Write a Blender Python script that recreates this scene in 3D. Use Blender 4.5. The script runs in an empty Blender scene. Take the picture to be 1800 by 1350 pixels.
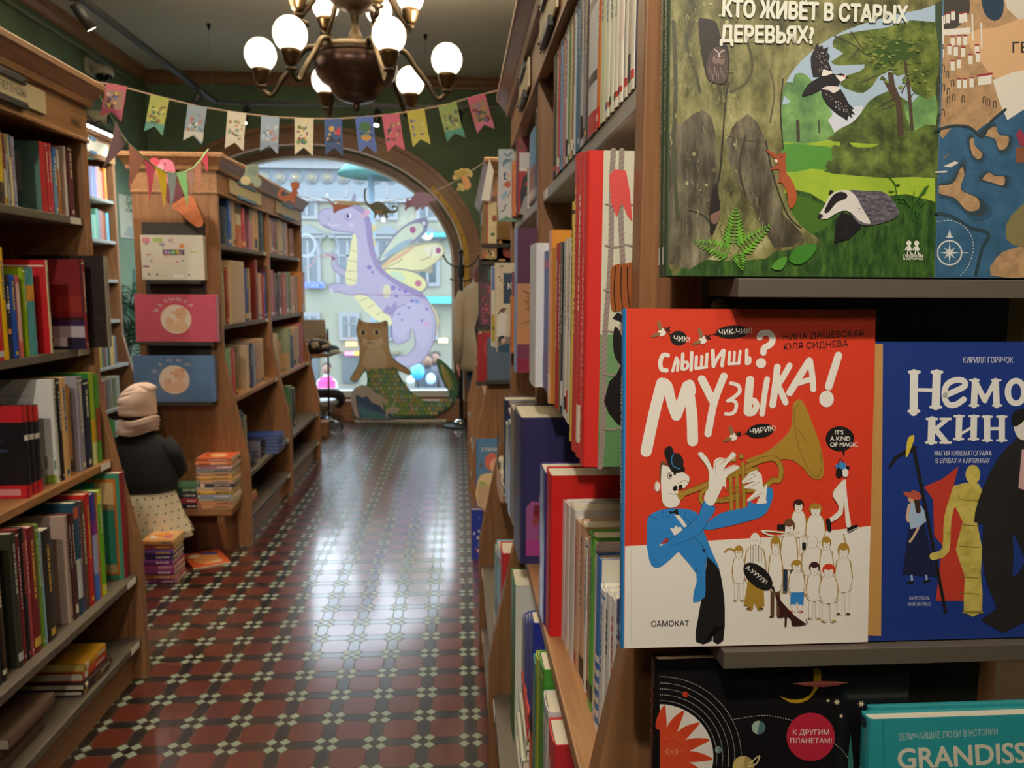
import bpy, bmesh, math, random
from mathutils import Vector, Matrix
S = bpy.context.scene
COL = S.collection
PI = math.pi

# ------------------------------------------------------------------ camera
F_PX, EYE = 1380.0, 1.55            # focal length in pixels of the 1800x1350 frame, eye height in metres
YAW, PITCH, ROLL = math.radians(3.94523), math.radians(7.00235), math.radians(0.3)
_f = Vector((math.sin(YAW)*math.cos(PITCH), math.cos(YAW)*math.cos(PITCH), -math.sin(PITCH)))
_r0 = Vector((math.cos(YAW), -math.sin(YAW), 0)); _u0 = _r0.cross(_f)
_r = _r0*math.cos(ROLL) + _u0*math.sin(ROLL); _u = -_r0*math.sin(ROLL) + _u0*math.cos(ROLL)
CAM = Vector((0, 0, EYE))
cd = bpy.data.cameras.new('camera'); cam = bpy.data.objects.new('camera', cd); COL.objects.link(cam)
cam.matrix_world = Matrix(((_r.x, _u.x, -_f.x, 0), (_r.y, _u.y, -_f.y, 0), (_r.z, _u.z, -_f.z, EYE), (0, 0, 0, 1)))
cd.sensor_width = 36; cd.lens = F_PX/1800*36; cd.clip_start = 0.02; cd.clip_end = 200
cd.dof.use_dof = True; cd.dof.focus_distance = 0.80; cd.dof.aperture_fstop = 13.0
S.camera = cam

# ------------------------------------------------------------------ colour management, daylight
S.view_settings.view_transform = 'Standard'; S.view_settings.look = 'None'
S.view_settings.gamma = 1.0; S.view_settings.use_curve_mapping = False
S.view_settings.exposure = 0.0
S.cycles.use_denoising = True
S.cycles.max_bounces = 8; S.cycles.diffuse_bounces = 4; S.cycles.glossy_bounces = 4; S.cycles.transmission_bounces = 6
S.cycles.sample_clamp_indirect = 6.0
W = bpy.data.worlds.new('overcast_sky'); S.world = W; W.use_nodes = True
_bg = W.node_tree.nodes['Background']; _bg.inputs['Color'].default_value = (0.80, 0.91, 1.0, 1); _bg.inputs['Strength'].default_value = 7.0

SPOT_W, PENDANT_E = 105.0, 2.2          # watts of one track spotlight, emission of the chandelier globes
WARM = (1.0, 0.89, 0.74)

def spot(loc, target, watts, size=1.35, col=WARM, blend=0.8, rad=0.035):
    d = bpy.data.lights.new('spot_beam', 'SPOT'); d.energy = watts; d.spot_size = size; d.spot_blend = blend
    d.color = col; d.shadow_soft_size = rad
    o = bpy.data.objects.new('spot_beam', d); COL.objects.link(o); o.location = loc
    o.rotation_euler = (Vector(target)-Vector(loc)).to_track_quat('-Z', 'Y').to_euler()
    return o

# ------------------------------------------------------------------ measuring helpers (a pixel seen on a known plane -> metres)
def ray(px, py): return _f + _r*((px-900)/F_PX) + _u*((675-py)/F_PX)
def at_x(px, py, x): d = ray(px, py); return CAM + d*(x/d.x)
def at_y(px, py, y): d = ray(px, py); return CAM + d*(y/d.y)
def at_z(px, py, z): d = ray(px, py); return CAM + d*((z-EYE)/d.z)
def to_px(P): d = Vector(P)-CAM; return (900+F_PX*d.dot(_r)/d.dot(_f), 675-F_PX*d.dot(_u)/d.dot(_f))
def y_on(px, x, z):                  # y of the line (x, *, z) that is seen at pixel column px
    k = (px-900)/F_PX; n = _r - _f*k
    return -(n.x*x + n.z*(z-EYE))/n.y
def z_on(py, x, y):
    k = (675-py)/F_PX; n = _u - _f*k
    return EYE - (n.x*x + n.y*y)/n.z

# ------------------------------------------------------------------ materials
def lin(c):
    c = c/255.0
    return c/12.92 if c <= 0.04045 else ((c+0.055)/1.055)**2.4
def hexc(h):
    h = h.lstrip('#'); return tuple(lin(int(h[i:i+2], 16)) for i in (0, 2, 4)) + (1,)
_M = {}
def mat(h, rough=0.55, metal=0.0, spec=0.5, noise=0.0, scale=40.0, coat=0.0):
    key = (h, rough, metal, spec, noise, scale, coat)
    if key in _M: return _M[key]
    m = bpy.data.materials.new('paint_'+h.lstrip('#')); m.use_nodes = True
    nt = m.node_tree; b = nt.nodes['Principled BSDF']
    c = hexc(h); b.inputs['Base Color'].default_value = c
    b.inputs['Roughness'].default_value = rough; b.inputs['Metallic'].default_value = metal
    b.inputs['Specular IOR Level'].default_value = spec
    if coat: b.inputs['Coat Weight'].default_value = coat; b.inputs['Coat Roughness'].default_value = 0.12
    if noise:
        tc = nt.nodes.new('ShaderNodeTexCoord'); n = nt.nodes.new('ShaderNodeTexNoise'); n.inputs['Scale'].default_value = scale
        n.inputs['Detail'].default_value = 4
        mx = nt.nodes.new('ShaderNodeMix'); mx.data_type = 'RGBA'
        mx.inputs['A'].default_value = tuple(v*(1-noise) for v in c[:3])+(1,); mx.inputs['B'].default_value = tuple(min(1, v*(1+noise)) for v in c[:3])+(1,)
        nt.links.new(tc.outputs['Object'], n.inputs['Vector']); nt.links.new(n.outputs['Fac'], mx.inputs['Factor']); nt.links.new(mx.outputs['Result'], b.inputs['Base Color'])
    _M[key] = m; return m
def emit(h, strength):
    key = ('e', h, strength)
    if key in _M: return _M[key]
    m = bpy.data.materials.new('glow_'+h.lstrip('#')); m.use_nodes = True; b = m.node_tree.nodes['Principled BSDF']
    b.inputs['Base Color'].default_value = hexc(h); b.inputs['Emission Color'].default_value = hexc(h); b.inputs['Emission Strength'].default_value = strength
    _M[key] = m; return m
def wood(name, c1, c2, axis='Z', rough=0.42):
    m = bpy.data.materials.new(name); m.use_nodes = True; nt = m.node_tree; b = nt.nodes['Principled BSDF']
    tc = nt.nodes.new('ShaderNodeTexCoord'); mp = nt.nodes.new('ShaderNodeMapping')
    s = {'X': (1.6, 30, 30), 'Y': (30, 1.6, 30), 'Z': (30, 30, 1.6)}[axis]; mp.inputs['Scale'].default_value = s
    n = nt.nodes.new('ShaderNodeTexNoise'); n.inputs['Scale'].default_value = 2.2; n.inputs['Detail'].default_value = 7; n.inputs['Distortion'].default_value = 0.8
    r = nt.nodes.new('ShaderNodeValToRGB'); r.color_ramp.elements[0].position = 0.32; r.color_ramp.elements[1].position = 0.70
    r.color_ramp.elements[0].color = hexc(c1); r.color_ramp.elements[1].color = hexc(c2)
    bp = nt.nodes.new('ShaderNodeBump'); bp.inputs['Strength'].default_value = 0.06
    L = nt.links.new
    L(tc.outputs['Object'], mp.inputs['Vector']); L(mp.outputs['Vector'], n.inputs['Vector']); L(n.outputs['Fac'], r.inputs['Fac'])
    L(r.outputs['Color'], b.inputs['Base Color']); L(n.outputs['Fac'], bp.inputs['Height']); L(bp.outputs['Normal'], b.inputs['Normal'])
    b.inputs['Roughness'].default_value = rough
    return m
def plaster(name, c1, c2, scale=1.4, rough=0.8):
    m = bpy.data.materials.new(name); m.use_nodes = True; nt = m.node_tree; b = nt.nodes['Principled BSDF']
    tc = nt.nodes.new('ShaderNodeTexCoord'); n = nt.nodes.new('ShaderNodeTexNoise'); n.inputs['Scale'].default_value = scale; n.inputs['Detail'].default_value = 9; n.inputs['Roughness'].default_value = 0.62
    r = nt.nodes.new('ShaderNodeValToRGB'); r.color_ramp.elements[0].position = 0.3; r.color_ramp.elements[1].position = 0.72
    r.color_ramp.elements[0].color = hexc(c1); r.color_ramp.elements[1].color = hexc(c2)
    L = nt.links.new; L(tc.outputs['Object'], n.inputs['Vector']); L(n.outputs['Fac'], r.inputs['Fac']); L(r.outputs['Color'], b.inputs['Base Color'])
    b.inputs['Roughness'].default_value = rough
    return m
def glassy(name, col=(1, 1, 1), rough=0.0, mixr=0.10):
    m = bpy.data.materials.new(name); m.use_nodes = True; nt = m.node_tree; out = nt.nodes['Material Output']; nt.nodes.remove(nt.nodes['Principled BSDF'])
    t = nt.nodes.new('ShaderNodeBsdfTransparent'); t.inputs['Color'].default_value = col+(1,)
    g = nt.nodes.new('ShaderNodeBsdfGlossy'); g.inputs['Roughness'].default_value = rough
    lw = nt.nodes.new('ShaderNodeLayerWeight'); lw.inputs['Blend'].default_value = 0.25
    mm = nt.nodes.new('ShaderNodeMath'); mm.operation = 'MULTIPLY_ADD'; mm.inputs[1].default_value = 0.6; mm.inputs[2].default_value = mixr
    mx = nt.nodes.new('ShaderNodeMixShader'); L = nt.links.new
    L(lw.outputs['Facing'], mm.inputs[0]); L(mm.outputs[0], mx.inputs['Fac']); L(t.outputs[0], mx.inputs[1]); L(g.outputs[0], mx.inputs[2]); L(mx.outputs[0], out.inputs['Surface'])
    return m
def decal(h, trans=0.5):
    """printed film: reflects and lets part of the daylight behind it through"""
    key = ('d', h, trans)
    if key in _M: return _M[key]
    m = bpy.data.materials.new('film_'+h.lstrip('#')); m.use_nodes = True; nt = m.node_tree; out = nt.nodes['Material Output']; nt.nodes.remove(nt.nodes['Principled BSDF'])
    d = nt.nodes.new('ShaderNodeBsdfDiffuse'); d.inputs['Color'].default_value = hexc(h)
    t = nt.nodes.new('ShaderNodeBsdfTranslucent'); t.inputs['Color'].default_value = hexc(h)
    mx = nt.nodes.new('ShaderNodeMixShader'); mx.inputs['Fac'].default_value = trans; L = nt.links.new
    L(d.outputs[0], mx.inputs[1]); L(t.outputs[0], mx.inputs[2]); L(mx.outputs[0], out.inputs['Surface'])
    _M[key] = m; return m

OAK = wood('oak_upright', '#7c5537', '#976b47', 'Z')
OAKY = wood('oak_lengthwise', '#8b603d', '#a87b50', 'Y')
OAKX = wood('oak_crosswise', '#7c5537', '#976b47', 'X')
DARKWOOD = wood('dark_wood', '#4a2a17', '#6b3f24', 'Z', 0.38)
SHELF = mat('#5b534a', 0.5, noise=0.08, scale=60)
SHELFL = mat('#9a9890', 0.42, noise=0.05)
BOARD = mat('#2e2a27', 0.6, noise=0.08)
BRASS = mat('#5c4830', 0.34, 0.9)
BRONZE = mat('#43302a', 0.28, 0.7)
BLACKM = mat('#121214', 0.55)
CHROME = mat('#c8ccd0', 0.12, 1.0)
PAPER = mat('#e6dcc6', 0.8, noise=0.06, scale=120)
WHITEP = mat('#ece8e0', 0.6)

# ------------------------------------------------------------------ tags
def tag(o, label=None, cat=None, group=None, kind=None):
    if label: o['label'] = label
    if cat: o['category'] = cat
    if group: o['group'] = group
    if kind: o['kind'] = kind
    return o
def thing(name, label, cat, loc=(0, 0, 0), rz=0.0, group=None):
    o = bpy.data.objects.new(name, None); COL.objects.link(o); o.location = loc; o.rotation_euler = (0, 0, rz); o.empty_display_size = 0.05
    return tag(o, label, cat, group)
def mw_of(o):
    m = Matrix.LocRotScale(o.location, o.rotation_euler, o.scale)
    return (mw_of(o.parent) @ o.matrix_parent_inverse @ m) if o.parent else m

# ------------------------------------------------------------------ mesh builder
class MB:
    def __init__(s): s.v = []; s.f = []; s.mi = []; s.ms = []; s.sm = []
    def m(s, mt):
        if mt not in s.ms: s.ms.append(mt)
        return s.ms.index(mt)
    def add(s, vs, fs, mt, smooth=False):
        b = len(s.v); s.v += [tuple(p) for p in vs]; k = s.m(mt)
        for f in fs: s.f.append([b+i for i in f]); s.mi.append(k); s.sm.append(smooth)
    def box(s, x0, x1, y0, y1, z0, z1, mt):
        if x0 > x1: x0, x1 = x1, x0
        vs = [(x0,y0,z0),(x1,y0,z0),(x1,y1,z0),(x0,y1,z0),(x0,y0,z1),(x1,y0,z1),(x1,y1,z1),(x0,y1,z1)]
        s.add(vs, [(0,3,2,1),(4,5,6,7),(0,1,5,4),(1,2,6,5),(2,3,7,6),(3,0,4,7)], mt)
    def prism(s, poly, a, b, axis, mt):
        """poly of 2-D points extruded along axis ('x': (y,z), 'y': (x,z), 'z': (x,y)) from a to b"""
        def P(p, t): return {'x': (t, p[0], p[1]), 'y': (p[0], t, p[1]), 'z': (p[0], p[1], t)}[axis]
        n = len(poly); vs = [P(p, a) for p in poly]+[P(p, b) for p in poly]
        fs = [tuple(range(n))[::-1], tuple(range(n, 2*n))]+[(i, (i+1) % n, n+(i+1) % n, n+i) for i in range(n)]
        s.add(vs, fs, mt)
    def tube(s, pts, r, mt, n=8, caps=True):
        pts = [Vector(p) for p in pts]; rs = r if isinstance(r, (list, tuple)) else [r]*len(pts)
        vs = []; up = Vector((0, 0, 1)); prev = None
        for i, p in enumerate(pts):
            t = (pts[min(i+1, len(pts)-1)]-pts[max(i-1, 0)])
            t = t.normalized() if t.length > 1e-9 else Vector((0, 0, 1))
            if prev is None:
                a = t.cross(up) if abs(t.z) < 0.95 else t.cross(Vector((1, 0, 0)))
            else:
                a = prev - t*prev.dot(t)
            a.normalize(); prev = a; b = t.cross(a)
            for k in range(n):
                q = 2*PI*k/n; vs.append(p+(a*math.cos(q)+b*math.sin(q))*rs[i])
        fs = []
        for i in range(len(pts)-1):
            for k in range(n): fs.append((i*n+k, i*n+(k+1) % n, (i+1)*n+(k+1) % n, (i+1)*n+k))
        if caps: fs += [tuple(range(n))[::-1], tuple(range((len(pts)-1)*n, len(pts)*n))]
        s.add(vs, fs, mt, True)
    def lathe(s, prof, c, mt, n=28, axis='z', sx=1.0, sy=1.0):
        vs = []; fs = []
        for (r, z) in prof:
            for k in range(n):
                q = 2*PI*k/n; vs.append((c[0]+r*math.cos(q)*sx, c[1]+r*math.sin(q)*sy, c[2]+z))
        for i in range(len(prof)-1):
            for k in range(n): fs.append((i*n+k, i*n+(k+1) % n, (i+1)*n+(k+1) % n, (i+1)*n+k))
        if prof[0][0] > 1e-6: fs.append(tuple(range(n))[::-1])
        if prof[-1][0] > 1e-6: fs.append(tuple(range((len(prof)-1)*n, len(prof)*n)))
        s.add(vs, fs, mt, True)
    def sphere(s, c, r, mt, n=16, m=10, sc=(1, 1, 1)):
        prof = [(max(1e-7, r*math.sin(PI*i/m)), -r*math.cos(PI*i/m)) for i in range(m+1)]
        b = len(s.v); s.lathe(prof, (0, 0, 0), mt, n)
        for i in range(b, len(s.v)): x, y, z = s.v[i]; s.v[i] = (c[0]+x*sc[0], c[1]+y*sc[1], c[2]+z*sc[2])
    def loft(s, secs, mt, n=24, wob=0.0, k=5, caps=True, ph=0.0):
        """secs: (cx, cy, z, rx, ry)"""
        vs = []; fs = []
        for j, (cx, cy, z, rx, ry) in enumerate(secs):
            w = wob[j] if isinstance(wob, (list, tuple)) else wob
            for i in range(n):
                q = 2*PI*i/n; d = 1+w*math.cos(k*q+ph+j*0.35)
                vs.append((cx+rx*math.cos(q)*d, cy+ry*math.sin(q)*d, z))
        for j in range(len(secs)-1):
            for i in range(n): fs.append((j*n+i, j*n+(i+1) % n, (j+1)*n+(i+1) % n, (j+1)*n+i))
        if caps: fs += [tuple(range(n))[::-1], tuple(range((len(secs)-1)*n, len(secs)*n))]
        s.add(vs, fs, mt, True)
    def mesh(s, name, xf=None):
        me = bpy.data.meshes.new(name)
        vs = s.v if xf is None else [tuple(xf @ Vector(p)) for p in s.v]
        me.from_pydata(vs, [], s.f)
        for m_ in s.ms: me.materials.append(m_)
        me.polygons.foreach_set('material_index', s.mi); me.polygons.foreach_set('use_smooth', s.sm)
        me.validate(); me.update()
        return me
    def build(s, name, parent=None, bevel=0.0, world=True):
        """link as ONE object; coordinates are world metres unless world=False (then the parent's own frame)"""
        xf = mw_of(parent).inverted() if (parent is not None and world) else None
        o = bpy.data.objects.new(name, s.mesh(name, xf)); COL.objects.link(o)
        if parent is not None: o.parent = parent
        if bevel:
            bv = o.modifiers.new('edge', 'BEVEL'); bv.width = bevel; bv.segments = 2; bv.limit_method = 'ANGLE'
        return o
def struct(o): o['kind'] = 'structure'; return o

# ------------------------------------------------------------------ printed artwork: flat shapes laid on a real surface
def smooth_closed(pts, n=6):
    out = []; N = len(pts)
    for i in range(N):
        p0, p1, p2, p3 = pts[(i-1) % N], pts[i], pts[(i+1) % N], pts[(i+2) % N]
        for k in range(n):
            t = k/n
            out.append(tuple(0.5*((2*p1[d])+(-p0[d]+p2[d])*t+(2*p0[d]-5*p1[d]+4*p2[d]-p3[d])*t*t+(-p0[d]+3*p1[d]-3*p2[d]+p3[d])*t**3) for d in (0, 1)))
    return out
def smooth_open(pts, n=6):
    out = []; N = len(pts)
    for i in range(N-1):
        p0, p1, p2, p3 = pts[max(i-1, 0)], pts[i], pts[i+1], pts[min(i+2, N-1)]
        for k in range(n):
            t = k/n
            out.append(tuple(0.5*((2*p1[d])+(-p0[d]+p2[d])*t+(2*p0[d]-5*p1[d]+4*p2[d]-p3[d])*t*t+(-p0[d]+3*p1[d]-3*p2[d]+p3[d])*t**3) for d in range(len(p1))))
    return out+[pts[-1]]
_TXT = {}
def text_mesh(body, off=0.0):
    """(vertices, faces, width) of a line of lettering, cap height about 0.7"""
    key = (body, off)
    if key in _TXT: return _TXT[key]
    c = bpy.data.curves.new('lettering', 'FONT'); c.body = body; c.size = 1.0; c.offset = off; c.resolution_u = 3
    o = bpy.data.objects.new('lettering', c); COL.objects.link(o)
    me = bpy.data.meshes.new_from_object(o.evaluated_get(bpy.context.evaluated_depsgraph_get()))
    vs = [(v.co.x, v.co.y) for v in me.vertices]; fs = [tuple(p.vertices) for p in me.polygons]
    bpy.data.objects.remove(o); bpy.data.curves.remove(c); bpy.data.meshes.remove(me)
    w = max((v[0] for v in vs), default=0.0)
    _TXT[key] = (vs, fs, w); return _TXT[key]
class Art:
    """2-D drawing on a plane: to3(p, lift) maps drawing units to metres; every call lies a hair above the one before"""
    EPS = 2.5e-6
    def __init__(s, to3, rough=0.5, mk=None, start=2):
        s.to3 = to3; s.mb = MB(); s.L = start; s.mk = mk or (lambda h: mat(h, rough))
    def _lift(s): s.L += 1; return s.L*s.EPS
    clip = None
    def cut(s, pts):
        """keep the part of an outline inside the convex sheet s.clip"""
        if not s.clip: return pts
        C_ = s.clip; sg = 1 if sum(C_[i-1][0]*C_[i][1]-C_[i][0]*C_[i-1][1] for i in range(len(C_))) > 0 else -1
        for i in range(len(C_)):
            (ax, ay), (bx, by) = C_[i-1], C_[i]; f = lambda p: sg*((bx-ax)*(p[1]-ay)-(by-ay)*(p[0]-ax)); out = []
            for k in range(len(pts)):
                p, q = pts[k-1], pts[k]; fp, fq = f(p), f(q)
                if (fp >= 0) != (fq >= 0): t = fp/(fp-fq); out.append((p[0]+(q[0]-p[0])*t, p[1]+(q[1]-p[1])*t))
                if fq >= 0: out.append(q)
            pts = out
            if len(pts) < 3: return []
        return pts
    def poly(s, pts, col, sm=0):
        if sm: pts = smooth_closed(pts, sm)
        pts = s.cut(pts)
        if len(pts) < 3: return
        h = s._lift(); s.mb.add([s.to3(p, h) for p in pts], [tuple(range(len(pts)))], s.mk(col))
    def rect(s, x0, y0, x1, y1, col): s.poly([(x0, y0), (x1, y0), (x1, y1), (x0, y1)], col)
    def ell(s, cx, cy, rx, ry, col, rot=0.0, n=22, a0=0.0, a1=360.0):
        c, k = math.cos(math.radians(rot)), math.sin(math.radians(rot)); pts = []
        for i in range(n):
            q = math.radians(a0+(a1-a0)*i/(n if a1-a0 >= 360 else n-1)); x, y = rx*math.cos(q), ry*math.sin(q)
            pts.append((cx+x*c-y*k, cy+x*k+y*c))
        s.poly(pts, col)
    def line(s, pts, w, col, sm=0, closed=False):
        """brush stroke as one strip of quads with round ends"""
        if sm: pts = smooth_open(pts, sm)
        if closed: pts = list(pts)+[pts[0]]
        pts = [p for i, p in enumerate(pts) if i == 0 or math.hypot(p[0]-pts[i-1][0], p[1]-pts[i-1][1]) > 1e-9]
        n = len(pts)
        if n < 2: return
        wd = [w[0]+(w[1]-w[0])*i/(n-1) if isinstance(w, tuple) else w for i in range(n)]
        dr = []
        for i in range(n-1): d = math.hypot(pts[i+1][0]-pts[i][0], pts[i+1][1]-pts[i][1]); dr.append(((pts[i+1][0]-pts[i][0])/d, (pts[i+1][1]-pts[i][1])/d))
        runs = [[0]]
        for i in range(1, n-1):
            runs[-1].append(i)
            if dr[i-1][0]*dr[i][0]+dr[i-1][1]*dr[i][1] < 0.2: runs.append([i])
        runs[-1].append(n-1); m_ = s.mk(col)
        for run in runs:
            h = s._lift(); vs = []; k = len(run); loop = closed and len(runs) == 1
            for q, i in enumerate(run):
                a = dr[i-1] if q > 0 else (dr[n-2] if loop else dr[i]); b = dr[i] if q < k-1 else (dr[0] if loop else dr[i-1])
                tx, ty = a[0]+b[0], a[1]+b[1]; l = math.hypot(tx, ty); tx, ty = tx/l, ty/l
                g = wd[i]/2/max(0.5, tx*b[0]+ty*b[1]); vs += [(pts[i][0]-ty*g, pts[i][1]+tx*g), (pts[i][0]+ty*g, pts[i][1]-tx*g)]
            s.mb.add([s.to3(p, h) for p in vs], [(2*q, 2*q+1, 2*q+3, 2*q+2) for q in range(k-1)], m_)
            if not loop:
                for i, (dx, dy), sg in ((run[0], dr[run[0]], 1), (run[-1], dr[run[-1]-1], -1)):
                    a0 = math.atan2(dx*sg, -dy*sg); r = wd[i]/2
                    s.mb.add([s.to3((pts[i][0]+math.cos(a0+PI*j/7)*r, pts[i][1]+math.sin(a0+PI*j/7)*r), h) for j in range(8)], [tuple(range(8))], m_)
    def dash(s, pts, w, col, on, gap):
        acc = 0.0; seg = []
        for i in range(len(pts)-1):
            (xa, ya), (xb, yb) = pts[i], pts[i+1]; d = math.hypot(xb-xa, yb-ya); t = 0.0
            while t < d-1e-9:
                ph = acc % (on+gap); step = min((on-ph) if ph < on else (on+gap-ph), d-t); step = max(step, 1e-6)
                if ph < on: seg.append(((xa+(xb-xa)*t/d, ya+(yb-ya)*t/d), (xa+(xb-xa)*(t+step)/d, ya+(yb-ya)*(t+step)/d)))
                t += step; acc += step
        h = s._lift(); m_ = s.mk(col)
        for (a, b) in seg:
            d = math.hypot(b[0]-a[0], b[1]-a[1])
            if d < 1e-7: continue
            nx, ny = -(b[1]-a[1])/d*w/2, (b[0]-a[0])/d*w/2
            s.mb.add([s.to3(p, h) for p in ((a[0]+nx, a[1]+ny), (a[0]-nx, a[1]-ny), (b[0]-nx, b[1]-ny), (b[0]+nx, b[1]+ny))], [(0, 1, 2, 3)], m_)
    def text(s, body, x, y, size, col, rot=0.0, off=0.0, width=None, vflip=1.0, center=False, shear=0.0):
        """(x, y) baseline start; size = height of the em in drawing units; vflip=-1 when y runs down"""
        if off > 0.012:                     # bold: overprint a few hair-shifted copies
            d = off*size*0.8
            if width is not None: width -= 2*d
            for ox, oy in ((-d, 0), (d, 0), (0, d), (0, -d), (-d*.7, -d*.7), (d*.7, d*.7), (d*.7, -d*.7)): s.text(body, x+ox+(0 if center else d), y+oy, size, col, rot, 0.0, width, vflip, center, shear)
        vs, fs, w = text_mesh(body, 0.0)
        sx = size if width is None else width/max(w, 1e-6)
        c, k = math.cos(math.radians(rot)), math.sin(math.radians(rot)); h = s._lift(); out = []
        x0 = -w*sx/2 if center else 0.0
        for (a, b) in vs:
            px, py = x0+a*sx+shear*b*size, b*size*vflip; out.append(s.to3((x+px*c-py*k, y+px*k+py*c), h))
        s.mb.add(out, fs, s.mk(col))
    def build(s, name, parent=None): return s.mb.build(name, parent)

class FlatArt(Art):
    """the same drawing calls, but kept as ONE layer: every little cell of the sheet takes the colour printed last"""
    def __init__(s, to3, mk, step): Art.__init__(s, to3, mk=mk); s.shapes = []; s.step = step
    def poly(s, pts, col, sm=0): s.shapes.append((smooth_closed(pts, sm) if sm else pts, col))
    def line(s, pts, w, col, sm=0, closed=False):
        if sm: pts = smooth_open(pts, sm)
        if closed: pts = pts+[pts[0]]
        for i in range(len(pts)-1):
            w0 = w[0] if isinstance(w, tuple) else w
            (xa, ya), (xb, yb) = pts[i], pts[i+1]; d = math.hypot(xb-xa, yb-ya)
            if d < 1e-9: continue
            a = math.atan2((xb-xa)/d, -(yb-ya)/d)
            s.shapes.append(([(xa+math.cos(a+PI*k/4)*w0/2, ya+math.sin(a+PI*k/4)*w0/2) for k in range(5)]+[(xb+math.cos(a+PI+PI*k/4)*w0/2, yb+math.sin(a+PI+PI*k/4)*w0/2) for k in range(5)], col))
    def build(s, name, parent=None):
        import numpy as np
        P = [p for sh in s.shapes for p in sh[0]]; x0, y0 = min(p[0] for p in P), min(p[1] for p in P); st_ = s.step
        W_, H_ = int((max(p[0] for p in P)-x0)/st_)+2, int((max(p[1] for p in P)-y0)/st_)+2
        grid = np.zeros((H_, W_), int); cols = []
        for pts, col in s.shapes:
            if col not in cols: cols.append(col)
            xs = np.array([p[0] for p in pts]); ys = np.array([p[1] for p in pts])
            a, b = max(0, int((xs.min()-x0)/st_)-1), min(W_, int((xs.max()-x0)/st_)+2); c, d = max(0, int((ys.min()-y0)/st_)-1), min(H_, int((ys.max()-y0)/st_)+2)
            gx, gy = np.meshgrid(x0+(np.arange(a, b)+.5)*st_, y0+(np.arange(c, d)+.5)*st_); ins = np.zeros(gx.shape, bool)
            for i in range(len(pts)):
                xi, yi, xj, yj = xs[i], ys[i], xs[i-1], ys[i-1]
                if yi == yj: continue
                ins ^= ((yi > gy) != (yj > gy)) & (gx < (xj-xi)*(gy-yi)/(yj-yi)+xi)
            grid[c:d, a:b][ins] = cols.index(col)+1
        for j in range(H_):
            i = 0; row_ = grid[j]
            while i < W_:
                k = i
                while k < W_ and row_[k] == row_[i]: k += 1
                if row_[i]:
                    xa, xb, ya, yb = x0+i*st_, x0+k*st_, y0+j*st_, y0+(j+1)*st_
                    s.mb.add([s.to3(q, 0) for q in ((xa, ya), (xb, ya), (xb, yb), (xa, yb))], [(0, 1, 2, 3)], s.mk(cols[row_[i]-1]))
                i = k
        return s.mb.build(name, parent)

def plane_map(p00, p10, p01):
    """drawing unit square -> the parallelogram p00, p10 (right), p01 (up), lifted along its normal"""
    p00, p10, p01 = Vector(p00), Vector(p10), Vector(p01); U, V = p10-p00, p01-p00; N = U.cross(V).normalized()
    return lambda p, h: p00+U*p[0]+V*p[1]+N*h
def pix_map(p00, p10, p01):
    """pixel of the photograph -> point of the plane through p00, p10, p01 (for tracing a flat print on its own plane)"""
    p00, p10, p01 = Vector(p00), Vector(p10), Vector(p01); N = (p10-p00).cross(p01-p00).normalized()
    if N.dot(CAM-p00) < 0: N = -N
    def f(p, h):
        d = ray(p[0], p[1]); t = (p00-CAM).dot(N)/d.dot(N); return CAM+d*t+N*h
    return f
# ================================================================== the setting
GREEN = plaster('green_wall_plaster', '#55684f', '#71886c')
CEILM = plaster('ceiling_paint', '#bfbaa6', '#cbc6b2', 0.8)
WX0, WX1, WY0, WY1, CZ = -3.42, 2.7, -2.2, 9.2, 3.88

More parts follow.
